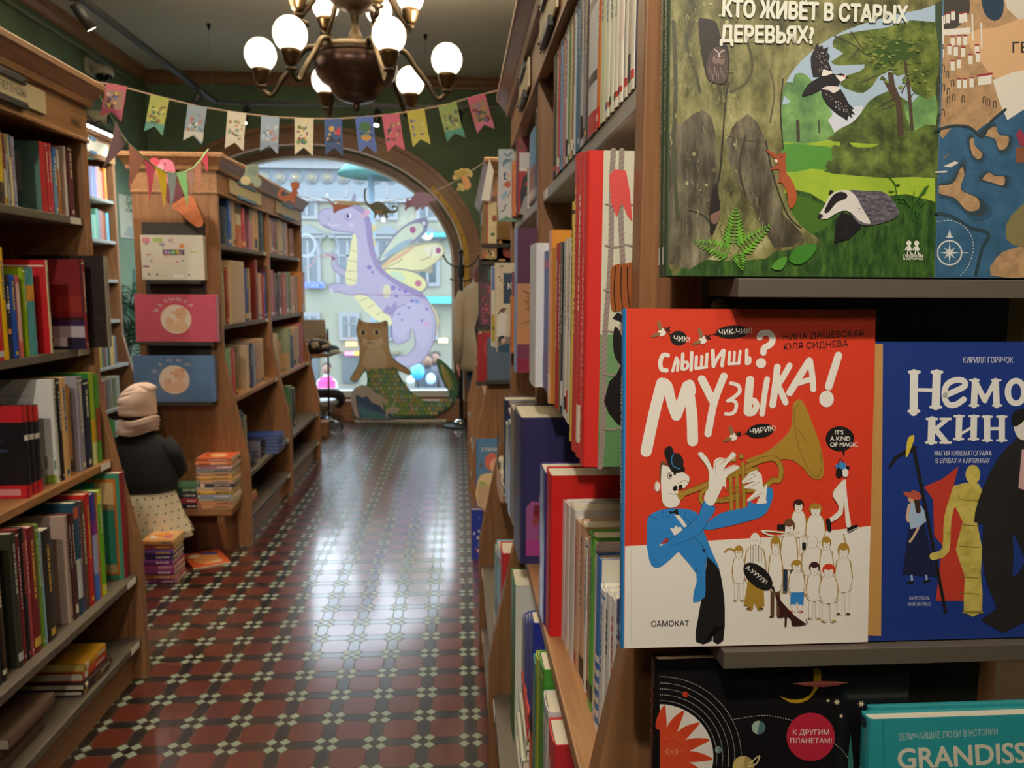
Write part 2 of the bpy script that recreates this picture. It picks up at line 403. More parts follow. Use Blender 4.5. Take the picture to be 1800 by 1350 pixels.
def floor():
    mb = MB()
    grout = mat('#4a3a30', 0.6); red = mat('#5a2418', 0.28, spec=1.0, noise=0.14, scale=9, coat=.8); blk = mat('#161519', 0.28, spec=1.0, noise=0.15, scale=9, coat=.8); pale = mat('#8b9a8c', 0.3, spec=.8, noise=0.06, scale=14, coat=.3)
    mb.box(WX0, WX1, WY0, WY1, -0.06, 0.0, grout)
    P, x0, y0, Z = 0.1645, 0.0395, 2.462, 0.0006       # pitch, centre of a black hexagon between two octagons
    g = 0.0025
    a, b, d = 0.030, 0.030, 0.0215                   # half widths of the strips, diamond half-diagonal
    def face(pts, m_):
        mb.add([(x, y, Z) for x, y in pts], [tuple(range(len(pts)))], m_)
    def shrink(pts, k=g):
        cx = sum(p[0] for p in pts)/len(pts); cy = sum(p[1] for p in pts)/len(pts)
        out = []
        for x, y in pts:
            r = math.hypot(x-cx, y-cy); s_ = max(0.1, (r-k)/r); out.append((cx+(x-cx)*s_, cy+(y-cy)*s_))
        return out
    D = 0.0222                                          # half diagonal of the small diamonds
    ix0, ix1 = int((-2.7-x0)/P)-1, int((1.0-x0)/P)+1
    iy0, iy1 = int((1.0-y0)/P)-1, int((WY1-y0)/P)
    h = P/2
    for i in range(ix0, ix1+1):
        for j in range(iy0, iy1+1):
            nx, ny = x0+i*P, y0+j*P+h                   # node: the black diamond with four pale ones about it
            if ny+h > WY1: continue
            dia = lambda cx, cy: [(cx-D, cy), (cx, cy-D), (cx+D, cy), (cx, cy+D)]
            face(shrink(dia(nx, ny)), blk)
            for sx in (-1, 1):
                for sy in (-1, 1): face(shrink(dia(nx+sx*D, ny+sy*D)), pale)
            hx = D                                     # upright hexagon between octagons (x fixed at the node, y halfway)
            cx, cy = nx, ny-h
            L_ = h-2*D
            face(shrink([(cx-hx, cy-h+2*D), (cx, cy-h+D), (cx+hx, cy-h+2*D), (cx+hx, cy+h-2*D), (cx, cy+h-D), (cx-hx, cy+h-2*D)]), blk)
            cx, cy = nx+h, ny                          # lying hexagon between rows
            face(shrink([(cx-h+D, cy), (cx-h+2*D, cy-hx), (cx+h-2*D, cy-hx), (cx+h-D, cy), (cx+h-2*D, cy+hx), (cx-h+2*D, cy+hx)]), blk)
            cx, cy = nx+h, ny-h                        # octagon
            e = h-D; k = h-2*D
            face(shrink([(cx-k, cy-e), (cx+k, cy-e), (cx+e, cy-k), (cx+e, cy+k), (cx+k, cy+e), (cx-k, cy+e), (cx-e, cy+k), (cx-e, cy-k)]), red)
    # far border: plain dark row by the window
    return struct(mb.build('floor'))
floor()
def slab(name, x0, x1, y0, y1, z0, z1, m_):
    mb = MB(); mb.box(x0, x1, y0, y1, z0, z1, m_); return struct(mb.build(name))
slab('ceiling', WX0-0.2, WX1+0.2, WY0-0.2, WY1+0.4, CZ, CZ+0.12, CEILM)
slab('wall_left', WX0-0.15, WX0, WY0-0.2, WY1+0.4, -0.06, CZ, GREEN)
slab('wall_right', WX1, WX1+0.15, WY0-0.2, WY1+0.4, -0.06, CZ, GREEN)
slab('wall_back', WX0-0.15, WX1+0.15, WY0-0.15, WY0, -0.06, CZ, GREEN)

# far wall with its arched shop window
_c = at_y(545, 466, WY1)
AX, AZ, AA, AB, AB0 = _c.x, 1.83, 1.715, 1.265, 0.235        # arch centre, springing height, half axes, sill height
def arch_pts(grow=0.0, n=40, bottom=AB0):
    a, b = AA+grow, AB+grow
    pts = [(AX+a, bottom)]
    pts += [(AX+a*math.cos(PI*i/n), AZ+b*math.sin(PI*i/n)) for i in range(n+1)]
    pts += [(AX-a, bottom)]
    return pts
def band(mb, inner, outer, y0, y1, m_):
    """closed frame between two open arch outlines, from y0 (room side) to y1"""
    n = len(inner)
    vs = [(x, y0, z) for x, z in inner]+[(x, y0, z) for x, z in outer]+[(x, y1, z) for x, z in inner]+[(x, y1, z) for x, z in outer]
    fs = []
    for i in range(n-1):
        fs += [(i, i+1, n+i+1, n+i), (2*n+i, 3*n+i, 3*n+i+1, 2*n+i+1), (i, 2*n+i, 2*n+i+1, i+1), (n+i, n+i+1, 3*n+i+1, 3*n+i)]
    fs += [(0, n, 3*n, 2*n), (n-1, 3*n-1, 4*n-1, 2*n-1)]
    mb.add(vs, fs, m_)
def far_wall():
    mb = MB(); ins = arch_pts(0.0)
    outs = []
    for x, z in ins:                                  # same vertex count, pushed out to the wall's rectangle
        if z <= AZ+1e-6: outs.append((WX1+0.15 if x > AX else WX0-0.15, z))
        else:
            dx, dz = x-AX, z-AZ; t = min((CZ-AZ)/dz if dz > 1e-6 else 9e9, ((WX1+0.15-AX) if dx > 0 else (AX-WX0+0.15))/abs(dx) if abs(dx) > 1e-6 else 9e9)
            outs.append((AX+dx*t, AZ+dz*t))
    band(mb, ins, outs, WY1, WY1+0.32, GREEN)
    mb.box(WX0-0.15, WX1+0.15, WY1, WY1+0.32, -0.06, AB0, GREEN)
    for sx, X in ((1, WX1+0.15), (-1, WX0-0.15)):     # the corners the fan of outs cuts off
        t = min((CZ-AZ)/1.0, 9e9)
    mb.prism([(WX0-0.15, AZ), (WX0-0.15, CZ), (AX-AA*1.2, CZ)], WY1, WY1+0.32, 'y', GREEN)
    mb.prism([(WX1+0.15, AZ), (AX+AA*1.2, CZ), (WX1+0.15, CZ)], WY1, WY1+0.32, 'y', GREEN)
    return struct(mb.build('wall_far'))
far_wall()
def arch_trim():
    # flat oak architrave in three steps round the opening
    mb = MB()
    band(mb, arch_pts(0.015, bottom=0.0), arch_pts(0.25, bottom=0.0), WY1-0.045, WY1, OAKX)
    band(mb, arch_pts(0.20, bottom=0.0), arch_pts(0.25, bottom=0.0), WY1-0.075, WY1-0.045, OAKX)
    band(mb, arch_pts(0.015, bottom=0.0), arch_pts(0.06, bottom=0.0), WY1-0.06, WY1-0.045, OAKX)
    struct(mb.build('trim_1'))
    mb = MB()                                          # pale edge strip and the dark rebate inside it
    band(mb, arch_pts(0.02), arch_pts(0.036), WY1-0.066, WY1-0.06, mat('#f2eefa', 0.3))
    struct(mb.build('trim_2'))
    mb = MB(); band(mb, arch_pts(-0.075), arch_pts(0.0), WY1+0.02, WY1+0.16, DARKWOOD)
    mb.box(AX-AA, AX+AA, WY1+0.02, WY1+0.16, AB0-0.02, AB0+0.03, DARKWOOD); struct(mb.build('trim_3'))
    mb = MB(); band(mb, arch_pts(-0.105), arch_pts(-0.075), WY1+0.05, WY1+0.14, mat('#cfcac4', 0.35)); mb.box(AX-AA, AX+AA, WY1+0.04, WY1+0.14, AB0+0.03, AB0+0.10, mat('#d6d3cf', 0.35))
    w = struct(mb.build('window_1'))
    mb = MB(); ins = arch_pts(-0.09)
    mb.add([(x, WY1+0.10, z) for x, z in ins]+[(x, WY1+0.106, z) for x, z in ins], [tuple(range(len(ins))), tuple(range(len(ins), 2*len(ins)))[::-1]], glassy('window_glass', (0.97, 0.99, 1.0), 0.0, 0.02))
    mb.build('pane', w)
    mb = MB(); mb.box(AX-AA-0.05, AX+AA+0.05, WY1-0.12, WY1, 0.0, AB0-0.02, OAKX); mb.box(AX-AA-0.08, AX+AA+0.08, WY1-0.15, WY1+0.04, AB0-0.02, AB0+0.01, OAKX)
    struct(mb.build('trim_4'))
arch_trim()
def crown(name, x0, x1, y0, y1):
    mb = MB()
    mb.box(x0, x1, y0, y1, CZ-0.17, CZ, OAKY); return mb
# oak cornice under the ceiling: stepped profile
mb = MB(); prof = [(0, -0.125), (0.015, -0.125), (0.018, -0.10), (0.045, -0.065), (0.055, -0.03), (0.075, -0.025), (0.075, 0), (0, 0)]
mb.prism([(WY1-d, CZ+z) for d, z in prof], WX0, WX1, 'x', OAKX); struct(mb.build('trim_5'))
mb = MB(); mb.prism([(WX0+d, CZ+z) for d, z in prof], WY0, WY1-0.12, 'y', OAKY); struct(mb.build('trim_6'))
mb = MB(); mb.tube([(WX0+0.025, WY0, CZ-0.20), (WX0+0.025, WY1, CZ-0.20)], 0.014, mat('#8f8b74', 0.5)); struct(mb.build('trim_7'))
mb = MB(); mb.box(WX0, WX0+0.02, WY0, WY1, 0, 0.14, OAKY); struct(mb.build('baseboard_left'))

# ================================================================== bookcases
Z_KNEE, Z_FOOT, FOOT, DEPTH = 1.135, 0.533, 0.125, 0.47
def front_off(z):
    if z >= Z_KNEE: return 0.0
    if z <= Z_FOOT: return FOOT
    return FOOT*(Z_KNEE-z)/(Z_KNEE-Z_FOOT)
SHELVES = [(1.795, SHELF), (1.322, SHELF), (0.890, OAKY), (0.432, SHELF), (0.170, SHELF)]
def bookcase(label, s, xu, ys, top=2.29, top_shelf=SHELF, group='oak bookcases of the shop', wrap=True):
    """s=+1: front looks along +x. ys: near faces of the upright panels"""
    T = 0.042
    xb = xu-s*DEPTH; X = lambda z, d=0.0: xu+s*(front_off(z)-d)
    root = thing('bookcase', label, 'bookcase', ((xu+xb)/2, ys[0], 0), 0, group)
    prof = [(xb, 0), (xu+s*FOOT, 0), (xu+s*FOOT, Z_FOOT), (xu, Z_KNEE), (xu, 2.09), (xb, 2.09)]
    for y in ys:
        mb = MB(); mb.prism(prof, y, y+T, 'y', OAK); mb.build('side_panel', root, 0.003)
    y0, y1 = ys[0], ys[-1]+T
    for i in range(len(ys)-1):
        ya, yb = ys[i]+T, ys[i+1]
        for k, (z, m_) in enumerate(SHELVES):
            if k == 0: m_ = top_shelf
            mb = MB(); xf = X(z-0.015, 0.012)
            mb.box(xb+s*0.02, xf, ya, yb, z-0.028, z, m_); sh = mb.build('shelf', root, 0.003)
            if k in (0, 1, 2, 3, 4):
                tg = MB(); xl = xf+s*0.0015; yt = yb-0.02 if s > 0 else yb-0.02
                tg.box(xf, xl, yt-0.075, yt, z-0.026, z-0.003, WHITEP); lb = tg.build('shelf_label', sh)
        mb = MB(); mb.box(xb, xb+s*0.018, ya, yb, 0.0, 2.09, DARKWOOD); mb.build('back_panel', root)
        mb = MB(); mb.box(X(0.1, 0.05), X(0.1, 0.07), ya, yb, 0.0, 0.142, OAKY); mb.build('plinth', root)
    mb = MB(); mb.box(xb, xu-s*0.02, y0, y1, 2.09, 2.11, OAKY); mb.build('top_board', root)
    # fascia and crown moulding swept round the footprint
    k = top-2.29
    pr = [(-0.02, 2.072), (0.006, 2.072), (0.006, 2.082), (0.002, 2.086), (0.002, 2.198), (0.018, 2.200), (0.022, 2.222), (0.026, 2.226), (0.050, 2.262), (0.056, 2.266), (0.056, 2.284), (0.050, 2.29+k), (-0.02, 2.29+k)]
    xa, xc = min(xb, xu), max(xb, xu)
    vs = []; fs = []
    for o, z in pr: vs += [(xa-o, y0-o, z), (xc+o, y0-o, z), (xc+o, y1+o, z), (xa-o, y1+o, z)]
    for i in range(len(pr)-1):
        for q in range(4): fs.append((i*4+q, i*4+(q+1) % 4, (i+1)*4+(q+1) % 4, (i+1)*4+q))
    n = len(pr); fs.append((4*n-4, 4*n-3, 4*n-2, 4*n-1))
    mb = MB(); mb.add(vs, fs, OAKY); mb.build('cornice', root)
    return root
XL, XR = -1.365, 0.207
U1Y = [0.85, 1.95, 3.045]
U2Y = [4.66, 5.85, 7.06]
R1Y = [0.895, 2.05, 3.065]
R2Y = [4.66, 5.85, 7.06]
case_u1 = bookcase('near left oak bookcase with the M41 mark on its fascia', 1, XL, U1Y)
case_u2 = bookcase('middle left oak bookcase with a bench and gift boxes on its end', 1, XL, U2Y)
case_r1 = bookcase('near right oak bookcase with big picture books displayed on its end', -1, XR, R1Y, top_shelf=SHELFL)
case_r2 = bookcase('far right oak bookcase past the near one, picture books on its end', -1, XR, R2Y)

def sign_plate(root, s, xf, y0, y1, z0, z1, word, rot=0, blue=False):
    """pale name plate on the fascia between two clips, lettering on it"""
    xf = xf+s*0.003
    mb = MB(); mb.box(xf, xf+s*0.006, y0, y1, z0, z1, mat('#d8c8a4', 0.55)); p = mb.build('sign_plate', root, 0.002)
    xs = xf+s*0.0065
    if s > 0: to3 = lambda q, h: Vector((xs+h, y0+q[0], z0+q[1]))
    else: to3 = lambda q, h: Vector((xs-h, y1-q[0], z0+q[1]))
    a = Art(to3); H = z1-z0
    if word: a.text(word, (y1-y0)/2, H*0.36, H*0.42, '#4a3f36', center=True, width=None)
    if word: a.build('lettering', p)
    for (za, zb) in ((z0-0.012, z0+0.010), (z1-0.010, z1+0.012)):
        yc = (y0+y1)/2; wd = (y1-y0)*0.27
        mb = MB(); mb.box(xf, xf+s*0.014, yc-wd, yc+wd, za, zb, mat('#5d7f9c' if blue else '#1d1d20', 0.4)); c = mb.build('sign_clip', root, 0.002)
        mb = MB(); mb.sphere((xf+s*0.015, yc+wd-0.012, (za+zb)/2), 0.004, BRASS); mb.build('screw', c)
XF1 = XL+0.002
y_a = y_on(77, XF1, 2.12); y_b = y_on(-62, XF1, 2.12)
sign_plate(case_u1, 1, XF1, y_b-0.12, y_a, 2.108, 2.182, 'МИФЫ И ЛЕГЕНДЫ')
a = Art(lambda q, h: Vector((XF1+0.0006+h, q[0], q[1]))); a.text('M41', y_on(125, XF1, 2.12), 2.112, 0.040, '#2a1a10', off=.02); a.build('shelf_mark', case_u1)
sign_plate(case_u2, 1, XF1, y_on(402, XF1, 2.13), y_on(457, XF1, 2.13), 2.100, 2.185, '', blue=True)
sign_plate(case_u2, 1, XF1, y_on(484, XF1, 2.13), y_on(523, XF1, 2.13), 2.100, 2.185, '', blue=True)
sign_plate(case_r1, -1, XR-0.002, y_on(905, XR, 2.1), y_on(938, XR, 2.1)-0.0, 2.10, 2.185, '', blue=True) if False else None
for (pa, pb) in ((918, 930), (957, 978)):
    ya, yb = sorted((y_on(pa, XR-0.004, 2.13), y_on(pb, XR-0.004, 2.13)))
    sign_plate(case_r1, -1, XR-0.002, ya-0.05, yb+0.05, 2.105, 2.185, '')

# bench of the middle bookcase, towards the viewer
mb = MB(); bx0, bx1 = XL-DEPTH+0.02, XL+FOOT-0.055
mb.box(bx0, bx1, 4.47, 4.66, 0.245, 0.285, OAKX); bench = mb.build('bench_top', case_u2, 0.004)
mb = MB(); mb.prism([(4.66, 0.245), (4.49, 0.245), (4.49, 0.20), (4.60, 0.0), (4.66, 0.0)], bx1-0.09, bx1-0.05, 'x', OAK); mb.build('bench_bracket', case_u2)
mb = MB(); mb.box(bx0, bx1-0.02, 4.63, 4.66, 0.0, 0.245, DARKWOOD); mb.build('bench_back', case_u2)
# ================================================================== books
# local frame of a book: x runs from the spine inwards (0..w), y across its thickness (0..t), z up (0..h)
INKS = ['#f0e6d2', '#e8c34a', '#20242c', '#d8d8d8', '#c94b3a', '#2f6aa0', '#f4f0e6', '#3c3c40']
def luma(h):
    h = h.lstrip('#'); r, g, b = (int(h[i:i+2], 16) for i in (0, 2, 4)); return 0.3*r+0.59*g+0.11*b
def book_meshes(w, t, h, col, seed=0, face=None, spine=None, hard=True, gloss=0.42, band=None, motif=True, fside=0, pages='#e6dcc6'):
    """cover and page-block meshes. spine: spine colour if it differs; band: [(z0,z1,colour)] fractions of the spine;
    face: list of (u0,v0,u1,v1,colour) in fractions on the cover turned to the viewer (fside 0: y=0, 1: y=t)"""
    rnd = random.Random(seed*7919+13)
    m_ = mat(col, gloss); ms = mat(spine, gloss) if spine else m_
    mb = MB(); b = min(0.0026, t*0.2) if hard else min(0.0006, t*0.15)
    g = 0.003 if hard else 0.0
    r = min(t*0.16, 0.004) if hard else 0.0008          # spine bulge
    n = 6 if hard else 2
    arc = [(-r*math.sin(PI*i/n), t*(0.5-0.5*math.cos(PI*i/n))) for i in range(n+1)]
    inner = [(x+b, y*(1-2*b/t)+b) for x, y in arc]
    # spine shell
    mb.prism(arc+inner[::-1], 0, h, 'z', ms)
    j = 0.006 if hard and w > 0.06 else 0.0             # hinge groove
    for ya, yb in ((0, b), (t-b, t)):
        mb.box(-0.0002, w, ya, yb, 0, h, m_)
    lum = luma(spine or col)
    def strip(y0, y1, z0, z1, c):
        """patch that follows the bulge of the spine"""
        vs = []; 
        for i in range(n+1):
            f = i/n; y = y0+(y1-y0)*f; q = math.acos(max(-1, min(1, 1-2*y/t))); x = -r*math.sin(q)-0.00025
            vs += [(x, y, z0), (x, y, z1)]
        mb.add(vs, [(2*i, 2*i+1, 2*i+3, 2*i+2) for i in range(n)], mat(c, gloss))
    if band:
        for z0, z1, c in band: strip(t*0.03, t*0.97, h*z0, h*z1, c)
    if motif and t > 0.005:
        ink = rnd.choice([c for c in INKS if abs(luma(c)-lum) > 70] or ['#ffffff'])
        z = h*rnd.uniform(0.86, 0.92); L = h*rnd.uniform(0.28, 0.5); wd = min(0.3*t, 0.011); c0 = t/2
        zz = z
        while zz > z-L:                                  # a run of small marks reads as a title from the aisle
            l = rnd.uniform(0.004, 0.010); strip(c0-wd/2, c0+wd/2, zz-l, zz, ink); zz -= l+rnd.choice((0.0018, 0.0018, 0.005))
        k = rnd.random()
        if k < 0.35: strip(t*0.04, t*0.96, h*0.95, h*0.965, ink)
        if k < 0.5: strip(c0-t*0.22, c0+t*0.22, h*0.04, h*0.04+t*0.4, ink)
        if 0.5 < k < 0.75: strip(t*0.04, t*0.96, h*0.05, h*rnd.uniform(0.08, 0.2), ink)
    if face:
        e = 0.0003
        for i, (u0, v0, u1, v1, c) in enumerate(face):
            e += 0.00004; y = -e if fside == 0 else t+e
            # u runs left-to-right as the viewer sees it: from the fore edge to the spine for fside 1, spine to fore edge for fside 0
            xa, xb = (u0*w, u1*w) if fside == 0 else ((1-u0)*w, (1-u1)*w)
            mb.add([(xa, y, v0*h), (xb, y, v0*h), (xb, y, v1*h), (xa, y, v1*h)], [(0, 1, 2, 3)], mat(c, gloss))
    pg = MB(); pg.box(b*0.6, w-g, b, t-b, g, h-g, mat(pages, 0.85))
    return mb.mesh('book_cover'), pg.mesh('book_pages')
N_ORD = ['first', 'second', 'third', 'fourth', 'fifth', 'sixth', 'seventh', 'eighth', 'ninth', 'tenth', 'eleventh', 'twelfth', 'thirteenth', 'fourteenth', 'fifteenth',
         'sixteenth', 'seventeenth', 'eighteenth', 'nineteenth', 'twentieth', 'twenty-first', 'twenty-second', 'twenty-third', 'twenty-fourth', 'twenty-fifth', 'twenty-sixth', 'twenty-seventh', 'twenty-eighth']
BOOKS = []
def put_book(meshes, loc, rot=(0, 0, 0), label='', group=None, name='book'):
    o = bpy.data.objects.new(name, meshes[0]); COL.objects.link(o); o.location = loc; o.rotation_euler = rot
    p = bpy.data.objects.new('page_block', meshes[1]); COL.objects.link(p); p.parent = o
    tag(o, label, 'book', group); BOOKS.append(o); return o
def row(s, X, zs, items, where, group, w=0.19, end='right', hdef=0.26, name='book'):
    """stand books on a shelf. s=+1 spines look along +x (left cases), s=-1 along -x (right cases).
    item: (px at one edge of the spine, px at the other, top pixel or None, colour, description, options)"""
    n = len(items); out = []; lim = {}
    for i, it in enumerate(items):
        pa, pb, ptop, col, desc = it[:5]; op = it[5] if len(it) > 5 else {}
        Xi = X+s*op.get('out', 0.0); z = zs+0.0005
        ya, yb = sorted((y_on(pa, Xi, z), y_on(pb, Xi, z)))
        ys_ = (U1Y if ya < 3.3 else U2Y) if s > 0 else R1Y
        if abs(X) < 1.8:
            for yp in ys_:                              # keep clear of the uprights
                if yb > yp-.001 and ya < yp+.0425:
                    d = (yp+.0430-ya) if (ya+yb)/2 > yp+.021-(.06 if yp == ys_[0] else 0) else (yp-.0015-yb)
                    ya += d; yb += d
        if s > 0 and ya < lim.get('prev', -99): d = lim['prev']-ya; ya += d; yb += d
        if s < 0 and yb > lim.get('prev', 99): d = yb-lim['prev']; ya -= 0; yb -= min(d, (yb-ya)*.8)
        lim['prev'] = yb if s > 0 else 99
        t = max(0.003, yb-ya-0.0006); ym = (ya+yb)/2
        h = op['h'] if 'h' in op else (z_on(ptop, Xi, ym)-z if ptop is not None else hdef)
        if abs(X) < 1.8: h = min(h, min([q for q, _m in SHELVES if q > zs+.1]+[2.10])-.031-z)       # fits under the next shelf
        kw = {k: op[k] for k in ('face', 'spine', 'hard', 'gloss', 'band', 'motif') if k in op}
        me = book_meshes(op.get('w', w), t, h, col, seed=i+int(abs(zs)*1000)+int(abs(X)*100), fside=1 if s > 0 else 0, **kw)
        if s > 0: loc, rz = (Xi, yb-0.0003, z), PI
        else: loc, rz = (Xi, ya+0.0003, z), 0.0
        k = (n-i) if s > 0 else (n-i)
        o = N_ORD[n-1-i] if end == 'right' else N_ORD[i]
        o = op.get('lab') or f"{desc}, {o} from the {end}, {where}"
        out.append(put_book(me, loc, (0, 0, rz+op.get('rz', 0)), o, group, name))
    return out

# ---- near left bookcase (M41) ----
G = 'books on the near left bookcase'
row(1, XL-0.02, 1.795, [
    (-16, -6, 196, '#e8c21a', 'yellow book'), (-5, 9, 196, '#e6c41c', 'yellow book with brown foot', {'band': [(0, .24, '#4a3020')]}),
    (9.5, 14.5, 234, '#d9d2c4', 'thin white and brown book', {'band': [(.5, 1, '#7a3a2c'), (0, .1, '#d9b020')]}), (15, 20.5, 272, '#9fa3a6', 'thin grey book'),
    (21, 26, 236, '#e0d3a8', 'thin cream book with teal top', {'band': [(.68, 1, '#2c6f7c')]}), (26.5, 31.5, 240, '#9b98bb', 'thin lavender book'),
    (75, 84, 249, '#b8262c', 'red book with green cover', {'face': [(0, 0, 1, 1, '#56796a'), (-.0, .3, .72, .86, '#8d8a82'), (0, .0, .3, .10, '#3b4a44')], 'w': .21, 'motif': False}),
    (84.5, 90, 251, '#c23038', 'red book'), (90.5, 95.5, 252, '#c8404a', 'rose red book'),
    (96.5, 104, 260, '#6b8fb0', 'blue grey book with bright blue top', {'band': [(.72, 1, '#2f66b5')]}), (104.5, 109, 263, '#c8763c', 'orange book with white top', {'band': [(.7, 1, '#e9e4d8')]}),
    (118, 121.5, 257, '#c9c2b8', 'pale grey book', {'face': [(0, 0, 1, 1, '#cfc8be')]}), (124, 132, 258, '#5a2a2c', 'maroon book')],
    'top shelf, M41 bookcase', G, w=0.2)
row(1, XL-0.015, 1.322, [
    (-20, -9, 505, '#2d7f78', 'teal book'), (-8, 8, 517, '#c4272b', 'red book'), (8.5, 16.5, 434, '#e9bd12', 'tall yellow book'), (17, 24, 483, '#1e2038', 'dark starry book', {'band': [(.3, .36, '#d98c5a'), (.6, .66, '#b8bcd0')]}),
    (24.5, 34, 483, '#1f4fb0', 'blue book'), (35, 42, 484, '#c8635a', 'thin coral and white book', {'band': [(.2, .9, '#d8a59a')]}),
    (48, 53, 470, '#7da313', 'lime green book', {'face': [(0, 0, 1, 1, '#86b014')]}),
    (53.3, 57.6, 470, '#4f96a4', 'thin teal book with a sun', {'band': [(.62, .8, '#e09a2c')], 'motif': False}), (57.8, 62, 470, '#5ba3a8', 'thin teal book with a sun', {'band': [(.62, .8, '#e09a2c')], 'motif': False}), (62.2, 66.6, 470, '#4f96a4', 'thin teal book with a sun', {'band': [(.62, .8, '#e09a2c')], 'motif': False}),
    (89.5, 93.5, 457, '#c01f22', 'big red picture book', {'w': .2, 'out': .015, 'spine': '#d8c9a6', 'face': [(0, 0, 1, 1, '#c41d22'), (.1, .93, .97, .945, '#e8dcc8'), (.3, .62, .5, .78, '#e09a2c'), (.5, .08, .8, .13, '#e8dcd0'), (.4, .13, .6, .16, '#e8dcd0')]}),
    (151, 156, 456, '#2a1c28', 'dark art book with red figure', {'w': .24, 'out': .045, 'spine': '#7a2a30', 'face': [(0, 0, 1, 1, '#35171d'), (.5, .36, .98, 1, '#7c1f22'), (.6, .42, .98, .6, '#8d2a26'), (0, .1, 1, .26, '#b5aeb8'), (0, 0, 1, .13, '#241f38'), (0, .26, 1, .32, '#2a2050'), (.42, .03, .74, .13, '#d9d6dc'), (.46, .08, .54, .12, '#222226'), (.02, .5, .1, .72, '#cf7a22')]}),
    ], 'second shelf, M41 bookcase', G, w=0.19)
row(1, XL+front_off(.89)-0.03, 0.890, [
    (49, 57, 712, '#17161c', 'black red-banded book with a dog', {'out': .005, 'w': .2, 'band': [(.82, 1, '#c0252b'), (0, .14, '#c41f2a'), (.62, .68, '#e8e4da')], 'motif': False, 'face': [(0, .82, 1, 1, '#c0252b'), (0, 0, 1, .14, '#c41f2a'), (.45, .03, .9, .1, '#d98c8c'), (.05, .14, .45, .36, '#d8cbb0'), (.1, .2, .3, .3, '#3a2420'), (0, 0, .25, .16, '#b9b9bc'), (.4, .5, .75, .53, '#33405a'), (.1, .6, .7, .64, '#2c2f3c')]}),
    (57.5, 66, 712, '#17161c', 'black book with red bands', {'band': [(.82, 1, '#c0252b'), (0, .14, '#c41f2a'), (.62, .68, '#e8e4da')], 'motif': False}),
    (66.5, 76, 712, '#17161c', 'black book with red bands', {'band': [(.82, 1, '#c0252b'), (0, .14, '#c41f2a'), (.62, .68, '#e8e4da')], 'motif': False}),
    (101, 107, 667, '#d9d8d2', 'big white picture book', {'w': .26, 'face': [(0, 0, 1, 1, '#dcdcd8'), (.3, .84, .75, .845, '#9a9a98'), (.45, .78, .75, .785, '#9a9a98'), (.7, .0, 1, .08, '#8fae3c'), (.7, .0, .86, .07, '#e2e0dc'), (.86, .14, .9, .26, '#8d8c90'), (.98, .13, 1, .22, '#3f7d46'), (.7, .12, .84, .14, '#3f7d46')]}),
    (109, 114, 665, '#23201f', 'thin black book'), (114.5, 124.5, 664, '#dcb27c', 'cream orange book'), (125, 130, 677, '#a8763a', 'thin ochre book'),
    (143, 152, 662, '#8e8794', 'lavender grey book', {'w': .22, 'face': [(0, 0, 1, 1, '#9e9ba8'), (.1, .1, .9, .6, '#8a8799')]}), (153, 163, 667, '#20263f', 'navy book'),
    (164, 172, 655, '#8fae28', 'green and yellow book', {'w': .24, 'band': [(0, .25, '#dfe0a0'), (.25, .5, '#d0a41c')], 'motif': False, 'face': [(0, 0, 1, 1, '#2c7a34')]}), (173, 180, 658, '#4f8f2c', 'green book with red title panel', {'band': [(.25, .62, '#8e3a30')], 'motif': False})],
    'third shelf, M41 bookcase', G, w=0.19)
row(1, XL+front_off(.432)-0.05, 0.432, [
    (-4, 4, 950, '#15151a', 'black book'), (5, 13, 950, '#1b1a1a', 'black book with ornament', {'band': [(.1, .9, '#3a2a20')]}), (33, 42, 937, '#34352a', 'dark olive book', {'face': [(0, 0, 1, 1, '#3c3b2c')]}),
    (42.5, 48, 930, '#7e1f2c', 'dark red book'), (48.5, 55.5, 928, '#16181a', 'black book'), (56, 61, 928, '#b04a50', 'thin red and white book'), (61.5, 74, 926, '#7c1d28', 'dark red book'),
    (74.5, 80.5, 922, '#6d9a2c', 'green book'), (81, 84.5, 936, '#8fc4e0', 'thin pale blue book'), (85, 101, 930, '#2c2b28', 'thick charcoal book'),
    (124, 129, 907, '#a99184', 'beige book with a tree', {'w': .2, 'face': [(0, 0, 1, 1, '#b59c90'), (.0, .1, .55, .5, '#6a564c'), (.35, .12, .5, .3, '#33271f')]}), (129.5, 134, 903, '#4a1d22', 'thin maroon book'), (134.5, 139, 903, '#57222a', 'thin maroon book'),
    (139.5, 148, 883, '#1f4d62', 'teal book with white stripes', {'band': [(.15, .5, '#cfd4d4'), (.86, .96, '#c8603c')], 'motif': False}), (148.3, 151, 882, '#5a4a8a', 'thin purple book'), (151.5, 158, 880, '#5c4530', 'brown book'),
    (158.5, 167.5, 868, '#c0201f', 'red book'), (168, 177, 868, '#3c3494', 'violet and blue book', {'band': [(.0, .25, '#3a6fd0'), (.25, .62, '#a9b4dc'), (.62, .75, '#7a2a8a')], 'motif': False}), (177.3, 180, 868, '#e07038', 'thin orange book'),
    (180.4, 188, 862, '#6bb51c', 'lime book with yellow ends', {'band': [(0, .1, '#e4dc20'), (.88, 1, '#e4dc20')]}),
    (219, 228, 830, '#8a2530', 'big green map book with dark red spine', {'w': .24, 'out': .01, 'motif': False, 'face': [(0, 0, 1, 1, '#3f8a70'), (.06, .04, .94, .95, '#c8702c'), (.09, .06, .9, .92, '#3f9488'), (.62, .66, .9, .92, '#cda878'), (.62, .06, .9, .14, '#cda878'), (.55, .45, .6, .68, '#a5662c'), (.62, .16, .75, .25, '#3a6aa8')]})],
    'fourth shelf, M41 bookcase', G, w=0.2)
